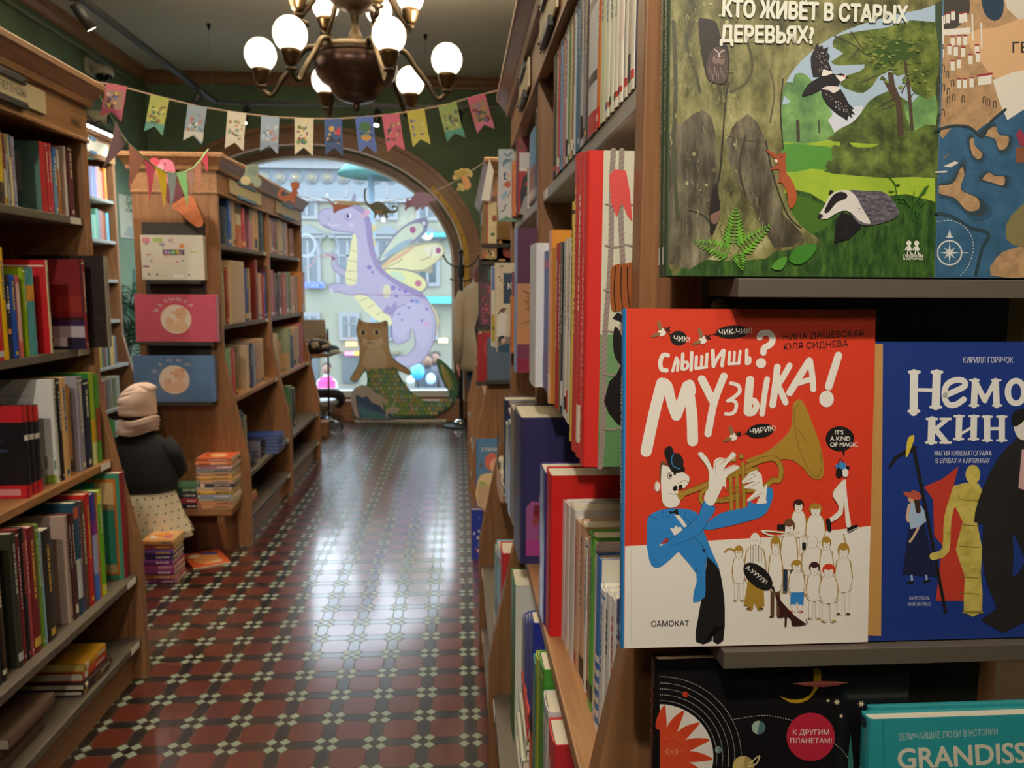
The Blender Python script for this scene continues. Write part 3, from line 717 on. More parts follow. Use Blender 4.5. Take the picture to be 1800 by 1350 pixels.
# big black box file that sticks out past the shelf
me = book_meshes(0.30, 0.035, 0.335, '#211a19', seed=5, spine='#8d877c', motif=False, fside=1, face=[(0, 0, 1, 1, '#2a1e1d'), (.1, .30, 1, .33, '#3a2a26'), (.1, .25, 1, .265, '#33241f')])
yy = 2.995; put_book(me, (at_y(187, 560, yy).x, yy+0.035, 1.3225), (0, 0, PI), 'big dark brown book jutting out past the second shelf, M41 bookcase', G)
# lying pile on the bottom shelf
def pile(x0, x1, y0, y1, z, items, where, group, jit=0.008, ax='x', seed=1, name='book'):
    """books lying flat. items: (thickness, colour, description[, options]) from the bottom up; spine towards -y ('y') or +x ('x')"""
    rnd = random.Random(seed); n = len(items); out = []
    for i, it in enumerate(items):
        t, col, desc = it[:3]; op = it[3] if len(it) > 3 else {}
        dx, dy = rnd.uniform(-jit, jit), rnd.uniform(-jit, jit); sc = op.get('sc', 1.0)
        W_, L_ = abs(x1-x0)*sc, abs(y1-y0)*sc
        kw = {k: op[k] for k in ('face', 'spine', 'hard', 'gloss', 'band', 'motif', 'pages') if k in op}
        if ax == 'x':   # spine to +x, length along y
            me = book_meshes(W_, t, L_, col, seed=seed*31+i, fside=1, **kw); rot = Matrix(((-1, 0, 0), (0, 0, 1), (0, 1, 0))); loc = (max(x0, x1)+dx, (y0+y1)/2-L_/2+dy, z)
        elif ax == 'e':   # spine to -x
            me = book_meshes(W_, t, L_, col, seed=seed*31+i, fside=1, **kw); rot = Matrix(((1, 0, 0), (0, 0, -1), (0, 1, 0))); loc = (min(x0, x1)+dx, (y0+y1)/2+L_/2+dy, z)
        else:           # spine to -y, length along x
            me = book_meshes(L_, t, W_, col, seed=seed*31+i, fside=1, **kw); rot = Matrix(((0, 0, 1), (1, 0, 0), (0, 1, 0))); loc = ((x0+x1)/2-W_/2+dx, min(y0, y1)+dy, z)
        tw = rnd.uniform(-1, 1)*op.get('tw', 0.03)
        q = (Matrix.Rotation(tw, 3, 'Z') @ rot)
        ordn = ('topmost' if i == n-1 else 'lowest' if i == 0 else N_ORD[i]+' from the bottom')
        o = put_book(me, loc, q.to_euler(), op.get('lab') or f'{desc}, {ordn} in {where}', group, name)
        z += t+0.0005; out.append(o)
    return out
p = at_z(96, 1160, .2)
pile(XL+FOOT-0.03, XL-0.2, 2.60, 2.80, 0.1705, [(.018, '#2c1c1e', 'dark brown book'), (.022, '#33201c', 'dark brown book'), (.030, '#c2441c', 'red and orange book', {'sc': .85}), (.03, '#cf9a2c', 'yellow book', {'sc': .8, 'pages': '#e0cf7a'})], 'the lying pile, bottom shelf, M41 bookcase', G, seed=3)
pile(XL+FOOT-0.05, XL-0.2, 2.16, 2.42, 0.1705, [(.035, '#6b5346', 'thick brown cloth album', {'motif': False, 'gloss': .9}), (.035, '#735a4c', 'thick brown cloth album', {'motif': False, 'gloss': .9}), (.035, '#6b5346', 'thick brown cloth album', {'motif': False, 'gloss': .9})], 'the lying pile nearest the viewer', G, seed=4, jit=.02)

# ---- middle left bookcase ----
G = 'books on the middle left bookcase'
w2 = 'bench bookcase'
row(1, XL-0.02, 1.795, [(387.5, 400, 363, '#17171b', 'black box book', {'motif': False}), (401, 408, 347, '#2b4f96', 'blue book'), (408.3, 414.5, 352, '#d9b88a', 'cream book'), (415, 425, 353, '#c8702c', 'orange book with cream top', {'band': [(.5, 1, '#e0cfa0'), (.75, .98, '#566048')], 'motif': False}),
    (425.4, 431.5, 365, '#c0303a', 'red book'), (440, 444, 366, '#b98aa0', 'pink and green book', {'band': [(.7, 1, '#6f9a74')], 'motif': False, 'face': [(0, 0, 1, 1, '#b07a90')]}), (444.4, 455, 365, '#dcae72', 'thick cream book'), (456, 465, 370, '#16343c', 'dark teal book')], 'top shelf, near bay, '+w2, G, w=.18)
row(1, XL-0.02, 1.795, [(473.5, 478, 383, '#d8a86c', 'cream book'), (478.4, 482, 384, '#8c6a9c', 'purple book'), (482.3, 485, 384, '#a83c4c', 'thin red book'), (485.3, 488, 384, '#4a6a5a', 'thin green book'), (488.4, 493.5, 386, '#dcb988', 'cream book'), (494, 497.5, 388, '#e4d2b0', 'white book'), (498, 501.5, 390, '#8f949c', 'grey book'), (502, 506, 391, '#dcb0a4', 'pale pink book'), (509, 513, 402, '#8a5a3a', 'small brown book'), (513.3, 516, 402, '#9c3a2c', 'small red book')], 'top shelf, far bay, '+w2, G, w=.18)
row(1, XL-0.02, 1.322, [(389, 397, 470, '#8c8a2c', 'olive book'), (398, 402.5, 470, '#8a2226', 'dark red book'), (403, 427, 459, '#d2b48c', 'thick cream album', {'out': .02, 'motif': False}), (428, 431.5, 473, '#8a8fa0', 'thin grey book'), (432, 437.5, 472, '#2c3f86', 'navy book'), (438, 441.5, 471, '#b08a4a', 'thin tan book'), (450, 455, 457, '#6a1f1c', 'big dark red book', {'face': [(0, 0, 1, 1, '#7a281c'), (.1, .05, .95, .95, '#732419')]}), (456, 461, 480, '#d8b890', 'cream book'), (461.5, 465.5, 482, '#c01828', 'bright red book'), (466, 469, 480, '#2f4a9c', 'blue book'), (469.5, 474, 467, '#431a2c', 'plum book')], 'second shelf, near bay, '+w2, G, w=.18)
row(1, XL-0.02, 1.322, [(476, 482.5, 474, '#b8494e', 'rose book'), (483, 486, 480, '#6c5a60', 'thin grey book'), (486.3, 489, 482, '#3a2420', 'thin dark brown book'), (489.5, 496, 478, '#4a2a1c', 'dark brown book'), (497, 503.5, 482, '#c8552c', 'orange red book'), (504, 507.5, 478, '#9a8a80', 'grey book'), (508, 511, 478, '#4f7a34', 'green book'), (512, 518, 485, '#c8a070', 'beige book'), (518.5, 526, 484, '#b87a48', 'tan book'), (526.5, 533.5, 478, '#d08a48', 'amber book', {'out': .02})], 'second shelf, far bay, '+w2, G, w=.18)
row(1, XL+front_off(.89)-0.035, .890, [(397, 401.5, 612, '#7a9a7c', 'thin green book'), (402, 410, 612, '#b83a34', 'red book'), (410.4, 412.5, 610, '#2c4a34', 'thin dark green book'), (437, 440, 606, '#c8b094', 'cream cookbook with black ring', {'w': .2, 'face': [(0, 0, 1, 1, '#cdb698'), (.1, .05, .22, .5, '#1c1a18'), (.22, .42, .5, .54, '#1c1a18'), (.5, .2, .62, .46, '#1c1a18'), (.25, .02, .52, .12, '#1c1a18')]}), (440.4, 446.5, 603, '#2c2f60', 'navy book'), (447, 450, 606, '#9fb4d0', 'thin pale blue book'), (451, 456, 598, '#c89a80', 'pale brown book'), (456.4, 460, 597, '#d8b494', 'cream book'), (460.4, 464.5, 595, '#e0bc94', 'cream book')], 'third shelf, near bay, '+w2, G, w=.17)
row(1, XL+front_off(.89)-0.035, .890, [(487, 491, 586, '#d4c0a0', 'cream book'), (491.4, 495, 600, '#d09a4c', 'ochre book'), (509, 512.5, 578, '#8fa08c', 'sage green book', {'face': [(0, 0, 1, 1, '#9aa890'), (.1, .05, 1, .4, '#d0a888')]}), (513, 516, 590, '#34427c', 'navy book'), (517, 521, 575, '#d8b890', 'cream book'), (521.3, 527, 573, '#d8b890', 'cream book'), (527.5, 533.5, 569, '#b8202a', 'bright red book')], 'third shelf, far bay, '+w2, G, w=.17)
row(1, XL+front_off(.432)-0.06, .432, [(424, 428, 722, '#2c3a5c', 'navy book'), (428.4, 432, 726, '#3c5a68', 'slate book'), (432.4, 436, 730, '#8a7a60', 'khaki book')], 'fourth shelf, near bay, '+w2, G, w=.17)
row(1, XL+front_off(.432)-0.08, .432, [(511, 515, 678, '#48705a', 'green book with red foot', {'face': [(0, 0, 1, 1, '#4f7c62'), (0, 0, 1, .42, '#a83c34'), (.5, .3, 1, .6, '#8a7a50')]}), (516, 520, 682, '#3c3a4c', 'slate book')], 'fourth shelf, far bay, '+w2, G, w=.2)
# piles of navy booklets and bottom shelf
yA, yB, yC = y_on(448, XL+FOOT-.03, .44), y_on(470, XL+FOOT-.02, .44), y_on(490, XL+FOOT+.03, .44)
nav = lambda n, c='#181c3c', t=.012: [(t, c, 'navy booklet', {'hard': False, 'gloss': .5, 'pages': '#8f8a9c'}) for _ in range(n)]
pile(XL+FOOT-.03, XL-.10, yA-.10, yA+.06, .4325, nav(7), 'the nearest pile, bench bookcase', G, seed=11, jit=.004)
pile(XL+FOOT-.05, XL-.14, yB-.05, yB+.11, .4325, nav(9), 'the middle pile, bench bookcase', G, seed=12, jit=.004)
pile(XL+FOOT+.035, XL-.10, yC-.02, yC+.17, .4325, [(.024, '#1f3a80', 'royal blue book', {'pages': '#6a7aa8'}) for _ in range(5)], 'the farthest pile, bench bookcase', G, seed=13, jit=.004)
pile(XL+FOOT-.06, XL-.14, 4.80, 5.02, .1705, [(.02, '#23284f', 'navy book'), (.02, '#8a3020', 'red book'), (.028, '#c87828', 'orange book'), (.02, '#c8a020', 'yellow book')], 'the bottom shelf pile of the bench bookcase', G, seed=14)
# pile of picture books on the bench, another in green and dark, pile and magazine on the floor
G = 'picture books piled on the bench'
cols = ['#cfa07a', '#d58a5c', '#b9b6a8', '#8a93a8', '#c9a23c', '#c8a890', '#2c3c66', '#c9a080', '#cf9c48', '#b98d70', '#9aa39c', '#c08a9c', '#c2703c', '#c4694a']
xa, xb = at_y(347, 870, 4.47).x, at_y(409, 870, 4.47).x
st = pile(xa, xb, 4.475, 4.655, 0.2855, [(.0205, c, d_+' picture book', {'pages': '#dccbb0', 'hard': k % 2 == 0}) for k, (c, d_) in enumerate(zip(cols, ['tan', 'orange', 'grey', 'slate', 'mustard', 'beige', 'navy', 'pale brown', 'amber', 'brown', 'sage', 'pink', 'rust', 'coral']))], 'the tall bench pile', G, ax='y', seed=21, jit=.006)
a = Art(plane_map((xa+.02, 4.485, 0.2855+14*.021+.0005), (xb-.01, 4.485, 0.2855+14*.021+.0005), (xa+.02, 4.645, 0.2855+14*.021+.0005))); a.rect(0, 0, 1, 1, '#c2502f'); a.ell(.5, .45, .28, .3, '#e0b080'); a.ell(.25, .7, .15, .2, '#d98c3c'); a.build('cover_art', st[-1])
xc, xd = at_y(296, 860, 4.45).x, at_y(344, 860, 4.45).x
pile(xc, xd-.004, 4.49, 4.65, 0.2855, [(.03, '#2c2440', 'dark violet book'), (.03, '#a8384c', 'crimson book'), (.03, '#3c4a58', 'slate book'), (.03, '#3f6a50', 'green picture book')], 'the low bench pile by the girl', G, ax='y', seed=22, jit=.006)
G = 'shrink-wrapped books piled on the floor'
fa = at_z(252, 1028, 0); fb = at_z(300, 1025, 0)
st = pile(fa.x, fb.x+.03, fa.y+.0, fa.y+.165, 0.001, [(.026, c, d_+' book', {'pages': '#d8d0a0', 'gloss': .15}) for c, d_ in (('#9a4a8a', 'purple'), ('#c86a3c', 'orange'), ('#8a3c80', 'purple'), ('#b04a8c', 'magenta'), ('#7c3c8c', 'violet'), ('#4a3c7c', 'indigo'), ('#5c3c88', 'violet'), ('#a04a50', 'rose'), ('#d89a5c', 'peach'))], 'the wrapped pile on the floor', G, ax='y', seed=23, jit=.006)
zt = 0.001+9*.0265+.0004
a = Art(plane_map((fa.x+.02, fa.y+.02, zt), (fb.x+.02, fa.y+.02, zt), (fa.x+.02, fa.y+.155, zt)), rough=.15); a.rect(0, 0, 1, 1, '#e0a878'); a.ell(.45, .5, .3, .32, '#e08a2c'); a.ell(.75, .3, .2, .2, '#c85a6c'); a.ell(.2, .2, .14, .12, '#ece0d0'); a.build('cover_art', st[-1])
me = book_meshes(.20, .008, .26, '#c85a34', seed=9, hard=False, gloss=.25, motif=False)
q = at_z(322, 978, .001); o = put_book(me, (q.x, q.y, .001), (0, 0, 0), 'orange picture magazine lying alone on the tiled floor by the girl', 'loose magazine'); o.rotation_euler = (Matrix.Rotation(math.radians(30), 3, 'Z') @ Matrix(((1, 0, 0), (0, 0, -1), (0, 1, 0)))).to_euler()
a = Art(lambda p, h: o.matrix_basis @ Vector((p[0], .008+h, p[1])), rough=.25); a.ell(.10, .14, .07, .09, '#d9935a'); a.ell(.05, .06, .03, .03, '#e8d8c8'); a.ell(.13, .05, .05, .02, '#3c4a9c', 30); a.ell(.14, .2, .03, .03, '#e0b090'); a.build('cover_art', o)
# ---- near right bookcase ----
G = 'books on the near right bookcase'
w2 = 'near right case'
row(-1, XR+0.012, 1.795, [
    (1116.5, 1121, None, '#26345c', 'thin navy book'), (1109.5, 1116, None, '#ddd8c8', 'cream book with red dot', {'band': [(.05, .09, '#c0392f')]}), (1104, 1109, None, '#b9ae98', 'beige book'), (1098.5, 1103.5, None, '#ddd8c8', 'cream book with red dot', {'band': [(.05, .09, '#c0392f')]}), (1096, 1098, None, '#22222c', 'thin black book'),
    (1088.5, 1095.5, None, '#e2dccb', 'cream book with pink lines', {'band': [(.05, .08, '#c0392f'), (.3, .95, '#e0cfc4')]}), (1081, 1088, None, '#e4dfcf', 'white book with red dot', {'band': [(.05, .08, '#c0392f')]}), (1073, 1080.5, None, '#dcdcc4', 'pale cream book'), (1066, 1072.5, None, '#e0dfc9', 'pale cream book', {'band': [(.05, .08, '#c06a3a')]}), (1056, 1065.5, None, '#ccd2ae', 'pale green book'),
    (1050.5, 1055.5, None, '#c8702c', 'orange book', {'band': [(0, .12, '#c03028'), (.6, 1, '#c05a3c')]}), (1034, 1050, None, '#c9ccd0', 'grey book with red foot', {'band': [(0, .13, '#b8202c'), (.3, .36, '#2a2a2e'), (.75, .8, '#2a2a2e')], 'motif': False}),
    (1030, 1033.5, None, '#4a4648', 'thin dark magazine'), (1026, 1029.7, None, '#8a8288', 'thin grey magazine'), (1021.5, 1025.7, None, '#aeb0b8', 'thin silver magazine'), (1017.5, 1021.2, None, '#5f6a78', 'thin slate magazine'), (1013.5, 1017.2, None, '#2f6f9c', 'thin blue magazine'), (1009.5, 1013.2, None, '#d4d6da', 'thin white magazine'), (1006.2, 1009.2, None, '#8a6a54', 'thin brown magazine'), (1003, 1006, None, '#c9b88c', 'thin straw magazine'), (999.6, 1002.7, None, '#5f8a4c', 'thin green magazine'), (996, 999.3, None, '#d8d6cc', 'thin white magazine'), (993, 995.7, None, '#a884a8', 'thin mauve magazine'), (990.4, 992.7, None, '#c87a4c', 'thin orange magazine'),
    (984.5, 990, None, '#6fa0d4', 'light blue book'), (981.5, 984.2, None, '#c03a54', 'thin crimson book'), (979, 981.2, None, '#b0b890', 'thin sage book'), (973, 978.6, None, '#1f2c26', 'black green book')],
    'top shelf, near bay, '+w2, G, w=.2, hdef=.262, end='left')
row(-1, XR+0.015, 1.795, [
    (941.5, 945.5, None, '#2a2628', 'dark book', {'h': .25}), (930.5, 941, 232, '#5f9ad0', 'blue book with brown foot', {'band': [(0, .5, '#8a4a30')], 'out': .004, 'w': .2}),
    (928, 930, 300, '#e0ded8', 'thin white book'),
    (910, 912.2, 243, '#8c2030', 'red book with top-hatted man', {'w': .21, 'out': .016, 'face': [(0, 0, 1, 1, '#b01c24'), (0, .82, 1, 1, '#7c1420'), (0, .6, 1, .8, '#cfc6c8'), (0, .56, .12, .6, '#e8e0dc'), (.18, .56, .3, .6, '#e8e0dc'), (.36, .56, .48, .6, '#e8e0dc')], 'motif': False}),
    (907.5, 909.7, 250, '#5a3a58', 'thin plum book', {'out': .018}), (905, 907.2, 268, '#d4cfa8', 'thin pale book', {'out': .02}), (902.5, 904.8, 270, '#e4e0d8', 'thin white book', {'out': .022}), (900.2, 902.2, 285, '#d8783c', 'thin orange book', {'out': .03})],
    'top shelf, far bay, '+w2, G, w=.18, end='left')
tophat = BOOKS[-5]
row(-1, XR+0.0, 1.322, [
    (1022, 1029, 268, '#d4332c', 'big red pirate book with rope net cover', {'out': .045, 'w': .27, 'motif': False, 'lab': 'tall red and green picture book with a rope net on its cover'}),
    (1014.5, 1021, 270, '#cf3a34', 'tall red book', {'out': .043, 'w': .27, 'lab': 'tall red copy directly behind the rope net picture book'}), (1006.5, 1014, 272, '#cc3f3a', 'tall red book', {'out': .043, 'w': .27, 'lab': 'tall red copy, second behind the rope net picture book'}),
    (1002.5, 1006, 355, '#d8b84a', 'thin yellow book', {'out': .038, 'w': .24}),
    (999, 1002, 418, '#d9d2c4', 'thin white magazine', {'out': .02}), (996, 998.7, 420, '#cfc6b4', 'thin cream magazine', {'out': .02}), (993, 995.7, 420, '#e4ded4', 'thin white magazine', {'out': .018}), (990, 992.7, 424, '#b8b4ac', 'thin grey magazine', {'out': .018}), (986.5, 989.6, 426, '#1f3f50', 'thin dark teal book', {'out': .018}), (982.5, 986.2, 426, '#8a6a48', 'thin brown book', {'out': .018}), (977, 982, 428, '#c01a24', 'red book', {'out': .018}),
    (964.5, 968, 405, '#d98a54', 'ornate orange archway book', {'w': .25, 'out': .025, 'band': [(0, 1, '#dcb0a0')], 'face': [(0, 0, 1, 1, '#a8702c'), (0, .9, 1, 1, '#d8902c'), (.04, .0, .2, .85, '#c8a060'), (.06, .1, .18, .2, '#5a3a1c'), (.06, .3, .18, .4, '#5a3a1c'), (.06, .5, .18, .6, '#5a3a1c'), (.24, .0, .4, .3, '#8aa040'), (.24, .66, 1, .68, '#2a2018'), (.24, .72, 1, .735, '#2a2018'), (.24, .3, .4, .44, '#d8c070')]}),
    ] + [(961.5-3*k, 964.2-3*k, 440+k, c, 'thin violet blue booklet', {'hard': False, 'band': [(.88, .93, '#c85a6c'), (0, .3, '#6a5a9c')], 'motif': False, 'out': .012}) for k, c in enumerate(['#5a6cb0', '#6474b4', '#5462a8', '#6a78b8', '#5a6cb0', '#6474b4', '#5462a8'])] + [
    (931, 941, 430, '#dcdde0', 'white book, blue ornament', {'w': .2, 'out': .03, 'face': [(0, 0, 1, 1, '#dfe0e4'), (.12, .75, .2, .95, '#6f8fb8'), (.08, .04, .16, .22, '#7a98c0'), (.2, .05, .3, .5, '#d8dbe4')], 'motif': False}),
    (906, 910, 402, '#8aa8dc', 'purple book, pale blue spine', {'w': .21, 'out': .05, 'motif': False, 'face': [(0, 0, 1, 1, '#7a3c58'), (0, .6, 1, 1, '#5c2f50'), (0, .3, 1, .62, '#c08a60'), (0, .2, 1, .32, '#c88a5c'), (0, .0, 1, .1, '#8a2848'), (.3, .4, .9, .55, '#a87048')]})],
    'second shelf, near bay, '+w2, G, w=.17, end='left')
net, purple = [b for b in BOOKS if b['label'].startswith('tall red and green')][0], BOOKS[-1]
row(-1, XR+0.0, 1.322, [(905.5, 908, 482, '#9c2c3c', 'thin red book', {'out': .01}), (902.8, 905.2, 520, '#c07a4a', 'thin tan book', {'out': .01}), (900, 902.5, 478, '#8a3a5c', 'thin plum book', {'out': .01}), (897.6, 899.6, 520, '#c8763c', 'thin orange book', {'out': .02})], 'second shelf, far bay, '+w2, G, w=.17, end='left')
XW = XR-front_off(.89)
row(-1, 0.208, 0.890, [
    (1080, 1090, 1062, '#2c2f6c', 'navy book', {'w': .18}), (1071, 1079.5, 1050, '#e0dedc', 'white book with pink marks'), (1062, 1070.5, 1040, '#dcdad8', 'white book with pink marks'), (1053, 1061.5, 1033, '#e4e2e0', 'white book'),
    (1046, 1052.5, 978, '#3a6fb4', 'blue and white chequered book', {'band': [(.0, .04, '#e4dccc'), (.08, .12, '#e4dccc'), (.16, .2, '#e4dccc'), (.24, .28, '#e4dccc'), (.32, .36, '#e4dccc'), (.4, .44, '#e4dccc')], 'w': .18, 'face': [(0, 0, 1, 1, '#d8d4c4'), (.4, .6, .9, .98, '#d8c44c')], 'motif': False}),
    (1042.5, 1045.7, 955, '#dcc4c0', 'thin pale pink book'), (1034, 1042, 938, '#5fae3c', 'green book', {'w': .19}), (1031, 1033.7, 944, '#c08a7a', 'thin patterned book'), (1027, 1030.7, 946, '#e0dcd4', 'thin white book'),
    (1018, 1026, 920, '#d8a888', 'peach book', {'w': .19, 'out': .002}), (1009, 1017.5, 913, '#dcb090', 'peach book', {'w': .19, 'out': .004}),
    (1000.5, 1008.5, 890, '#e0dedc', 'white book of a series', {'out': .006, 'motif': False}), (993, 1000, 884, '#e4e2e0', 'white book of a series', {'out': .008, 'motif': False}), (986, 992.5, 876, '#dcdad8', 'white book of a series', {'out': .01, 'motif': False}), (979.5, 985.6, 870, '#e4e2e0', 'white book of a series', {'out': .012, 'motif': False}),
    (974.5, 979, 860, '#d0283c', 'pink red book', {'w': .2, 'out': .014, 'face': [(0, 0, 1, 1, '#c8d0a8'), (0, .96, .2, 1, '#c8283c')], 'lab': 'pale green book with pink red spine behind the white series'}),
    (967.5, 974, 885, '#d02a2c', 'red book, yellow panels', {'out': .02, 'w': .17, 'band': [(.6, .88, '#e4dcd8'), (.5, .58, '#e0a02c'), (.35, .5, '#8ab0d8'), (.25, .34, '#e0a02c')], 'motif': False}),
    (959, 967, 828, '#c41a20', 'tall red book', {'out': .035, 'w': .2, 'motif': False, 'face': [(0, 0, 1, 1, '#cc1c1c'), (.12, .12, .4, .16, '#e0b02c')]}),
    (948, 957.5, 797, '#3a2f80', 'shrink-wrapped violet book', {'out': .04, 'w': .2, 'gloss': .12, 'motif': False, 'face': [(.3, .84, .7, .96, '#4a3a6c'), (.42, .86, .58, .94, '#5c3a50')], 'h': .305}),
    (904, 915, 722, '#353260', 'big violet gift book with a bouquet on it', {'out': .060, 'w': .26, 'motif': False, 'lab': 'big violet book with a dried bouquet picture on its cover'}),
    (897.5, 903.5, 715, '#8a8578', 'thick cream book', {'out': .055, 'w': .25, 'motif': False, 'lab': 'thick grey and cream book directly behind the big violet book'})],
    'third shelf, near bay, '+w2, G, w=.185, end='left')
violet = [b for b in BOOKS if b['label'].startswith('big violet')][0]
row(-1, .150, 0.890, [(893, 898, 742, '#4a78a8', 'wrapped blue book', {'gloss': .12}), (889, 892.6, 745, '#c8c4b8', 'wrapped white book', {'gloss': .12}), (885.5, 888.6, 700, '#1f2a4c', 'dark navy book'), (881, 885, 862, '#e0d8cc', 'small white book'), (873.5, 880.5, 864, '#d8a888', 'peach book')], 'third shelf, far bay, '+w2, G, w=.18, end='left')
XW4 = XR-front_off(.432)
row(-1, .156, 0.432, [
    (962, 972, 1285, '#c8303a', 'small red book', {'w': .15}), (953.5, 961.5, 1232, '#d8d8d8', 'white box book'), (945.5, 953, 1160, '#3f8f2c', 'green book'), (941, 945, 1152, '#a4b81c', 'lime book', {'band': [(.2, .3, '#d8d040')]}), (936.5, 940.5, 1158, '#3f8a8c', 'thin teal book'),
    (931, 936, 1084, '#24309c', 'blue over orange book', {'band': [(0, .42, '#c8641c'), (.40, .5, '#1a1a20')], 'motif': False}), (926, 930.7, 1085, '#24309c', 'blue over orange book', {'band': [(0, .42, '#c8641c'), (.40, .5, '#1a1a20')], 'motif': False}), (921, 925.7, 1088, '#2a38a0', 'blue over orange book', {'band': [(0, .42, '#c8641c'), (.40, .5, '#1a1a20')], 'motif': False}), (917.5, 920.7, 1080, '#9a9aa0', 'thin patterned book'),
    (898.5, 904.5, 1014, '#1f6a34', 'white book, green spine', {'w': .22, 'out': .02, 'motif': False, 'face': [(0, 0, 1, 1, '#d4d4cc'), (.2, .6, .5, .85, '#4a6a4c'), (.28, .66, .42, .78, '#d4d4cc')]})],
    'fourth shelf, near bay, '+w2, G, w=.17, end='left')
row(-1, XW4+0.05, 0.432, [(879.5, 883, 962, '#c0343c', 'red topped book', {'out': .01}), (873.5, 879, 966, '#6ab0d0', 'sky blue book', {'band': [(.35, .55, '#5a1a24'), (0, .2, '#2a4a50'), (.95, 1, '#c03a4c')], 'out': .012}), (869.5, 873.5, 968, '#3c6a4c', 'thin green book', {'out': .012})], 'fourth shelf, far bay, '+w2, G, w=.18, end='left')
# red and green-white books standing at the very bottom edge of the view
pile(XR-.06, XR+.09, 1.60, 1.80, .4325, [(.03, '#d8d4c4', 'white book'), (.03, '#c8303a', 'red book'), (.026, '#d8dcc8', 'pale green book'), (.026, '#d8dcc8', 'pale green book'), (.026, '#d8dcc8', 'pale green book'), (.03, '#c84a44', 'red book'), (.03, '#cc4a40', 'red book')], 'the near right case fourth-shelf pile', G, ax='e', seed=31)
# magazines lying on top of the far bay's books
z0 = 1.172
pile(XR-.045, XR+.13, 2.13, 2.40, z0, [(.010, '#d8d4cc', 'white magazine', {'hard': False}), (.010, '#e0dcd8', 'white magazine', {'hard': False}), (.012, '#c8602c', 'orange-edged landscape magazine', {'hard': False, 'gloss': .25, 'face': [(0.03, 0, 1, .92, '#8f97a8'), (.1, .2, .9, .4, '#5a4a50'), (.05, .5, .95, .85, '#b4b8c8')]})], 'the pile lying on books, near right case', G, ax='e', seed=32)

# ---------- art on covers seen on the shelves
def on_book(o, w, h, t=0.0, side=0):
    """map for drawing on the cover turned to the viewer: u,v in metres from the spine foot"""
    M = o.matrix_basis.copy()
    return (lambda p, hh: M @ Vector((p[0], -0.0004-hh, p[1]))) if side == 0 else (lambda p, hh: M @ Vector((p[0], t+0.0004+hh, p[1])))
hN = max(v.co.z for v in net.data.vertices)
a = Art(on_book(net, .27, hN), .5)
a.rect(.016, 0, .27, hN, '#cfcdb8'); a.rect(.016, 0, .27, hN*.43, '#6f9a68'); a.rect(.016, 0, .27, hN*.12, '#5a8a58')
rope = '#9a8a82'
for k in range(4):
    x = .024+k*.019; pts = [(x+.010*(z/hN-.5)*(-1 if k else 1)+.0015*math.sin(z*30+k), z) for z in [hN*i/20 for i in range(21)]]
    a.line(pts, .0068, rope)
    for i in range(60): z = hN*(i+.5)/60; q = pts[min(20, int(z/hN*20))]; a.line([(q[0]-.003, z-.001), (q[0]+.003, z+.0035)], .0006, '#6f625c')
for z in (.05, .12, .175, .225, .28, .33):
    a.line([(.02, z), (.034, z-.002), (.045, z+.001), (.065, z-.002), (.1, z+.002)], .0022, rope, sm=4)
_a0 = a.to3; a.to3 = lambda p, hh: _a0((.016+(p[0]-.04)*.62, p[1]), hh)
a.poly([(.052, hN-.03), (.062, hN-.022), (.085, hN-.024), (.094, hN-.05), (.1, hN-.085), (.09, hN-.078), (.078, hN-.062), (.068, hN-.08), (.056, hN-.062)], '#d8504c')
a.poly([(.062, .20), (.058, .24), (.063, .255), (.09, .258), (.12, .256), (.12, .19), (.085, .2)], '#9a5424', sm=3)
for k in range(4): a.line([(.068+k*.012, .253), (.066+k*.014, .225), (.07+k*.015, .2)], .0022, '#1c1412', sm=4)
a.poly([(.064, .19), (.075, .198), (.1, .185), (.1, .178), (.08, .186)], '#1a1616'); a.poly([(.066, .16), (.07, .18), (.085, .165), (.09, .13), (.072, .14)], '#1a1616', sm=3)
a.poly([(.05, .085), (.06, .11), (.075, .12), (.09, .14), (.11, .14), (.11, .05), (.08, .055), (.06, .07)], '#161414')
a.to3 = _a0
for q in (.3,.55): a.text('ВСЯ ПРАВДА О ПИРАТАХ', .0, 0, .001, '#d4332c') if False else None
a.build('cover_art', net)
M = net.matrix_basis.copy(); a = Art(lambda p, h: M @ Vector((-0.0045-h, p[1], p[0])), .5); tN = max(v.co.y for v in net.data.vertices); a.text('ВСЯ ПРАВДА О ПИРАТАХ', .03, tN*.72, .019, '#f0c8bc', vflip=-1); a.build('spine_title', net)
hV = max(v.co.z for v in violet.data.vertices)
_vm = on_book(violet, .26, hV); a = Art(lambda p, hh: _vm((p[0]*.62-.012, p[1]), hh), .45); a.line([(.030, 0), (.030, hV)], .003, '#28264a'); a.poly([(.04, .02), (.04, .14), (.06, .155), (.12, .15), (.2, .15), (.2, .02)], '#a0568c'); a.poly([(.04, .02), (.2, .02), (.2, .06), (.04, .06)], '#b0408c')
for (x, z, r, c) in ((.08, .13, .014, '#7a2838'), (.1, .115, .016, '#8c2c3c'), (.075, .105, .012, '#9c4450'), (.11, .14, .013, '#5c3028'), (.13, .12, .02, '#7a2838'), (.1, .16, .012, '#b08aa0')): a.ell(x, z, r, r*1.2, c, n=9)
a.line([(.095, .1), (.09, .07), (.095, .045)], .003, '#5c4a3c'); a.line([(.08, .065), (.105, .065)], .003, '#8a6a4c'); a.line([(.11, .2), (.105, .24), (.13, .18)], .003, '#8c88a0'); a.build('cover_art', violet)
hT = max(v.co.z for v in tophat.data.vertices); a = Art(on_book(tophat, .2, hT), .5)
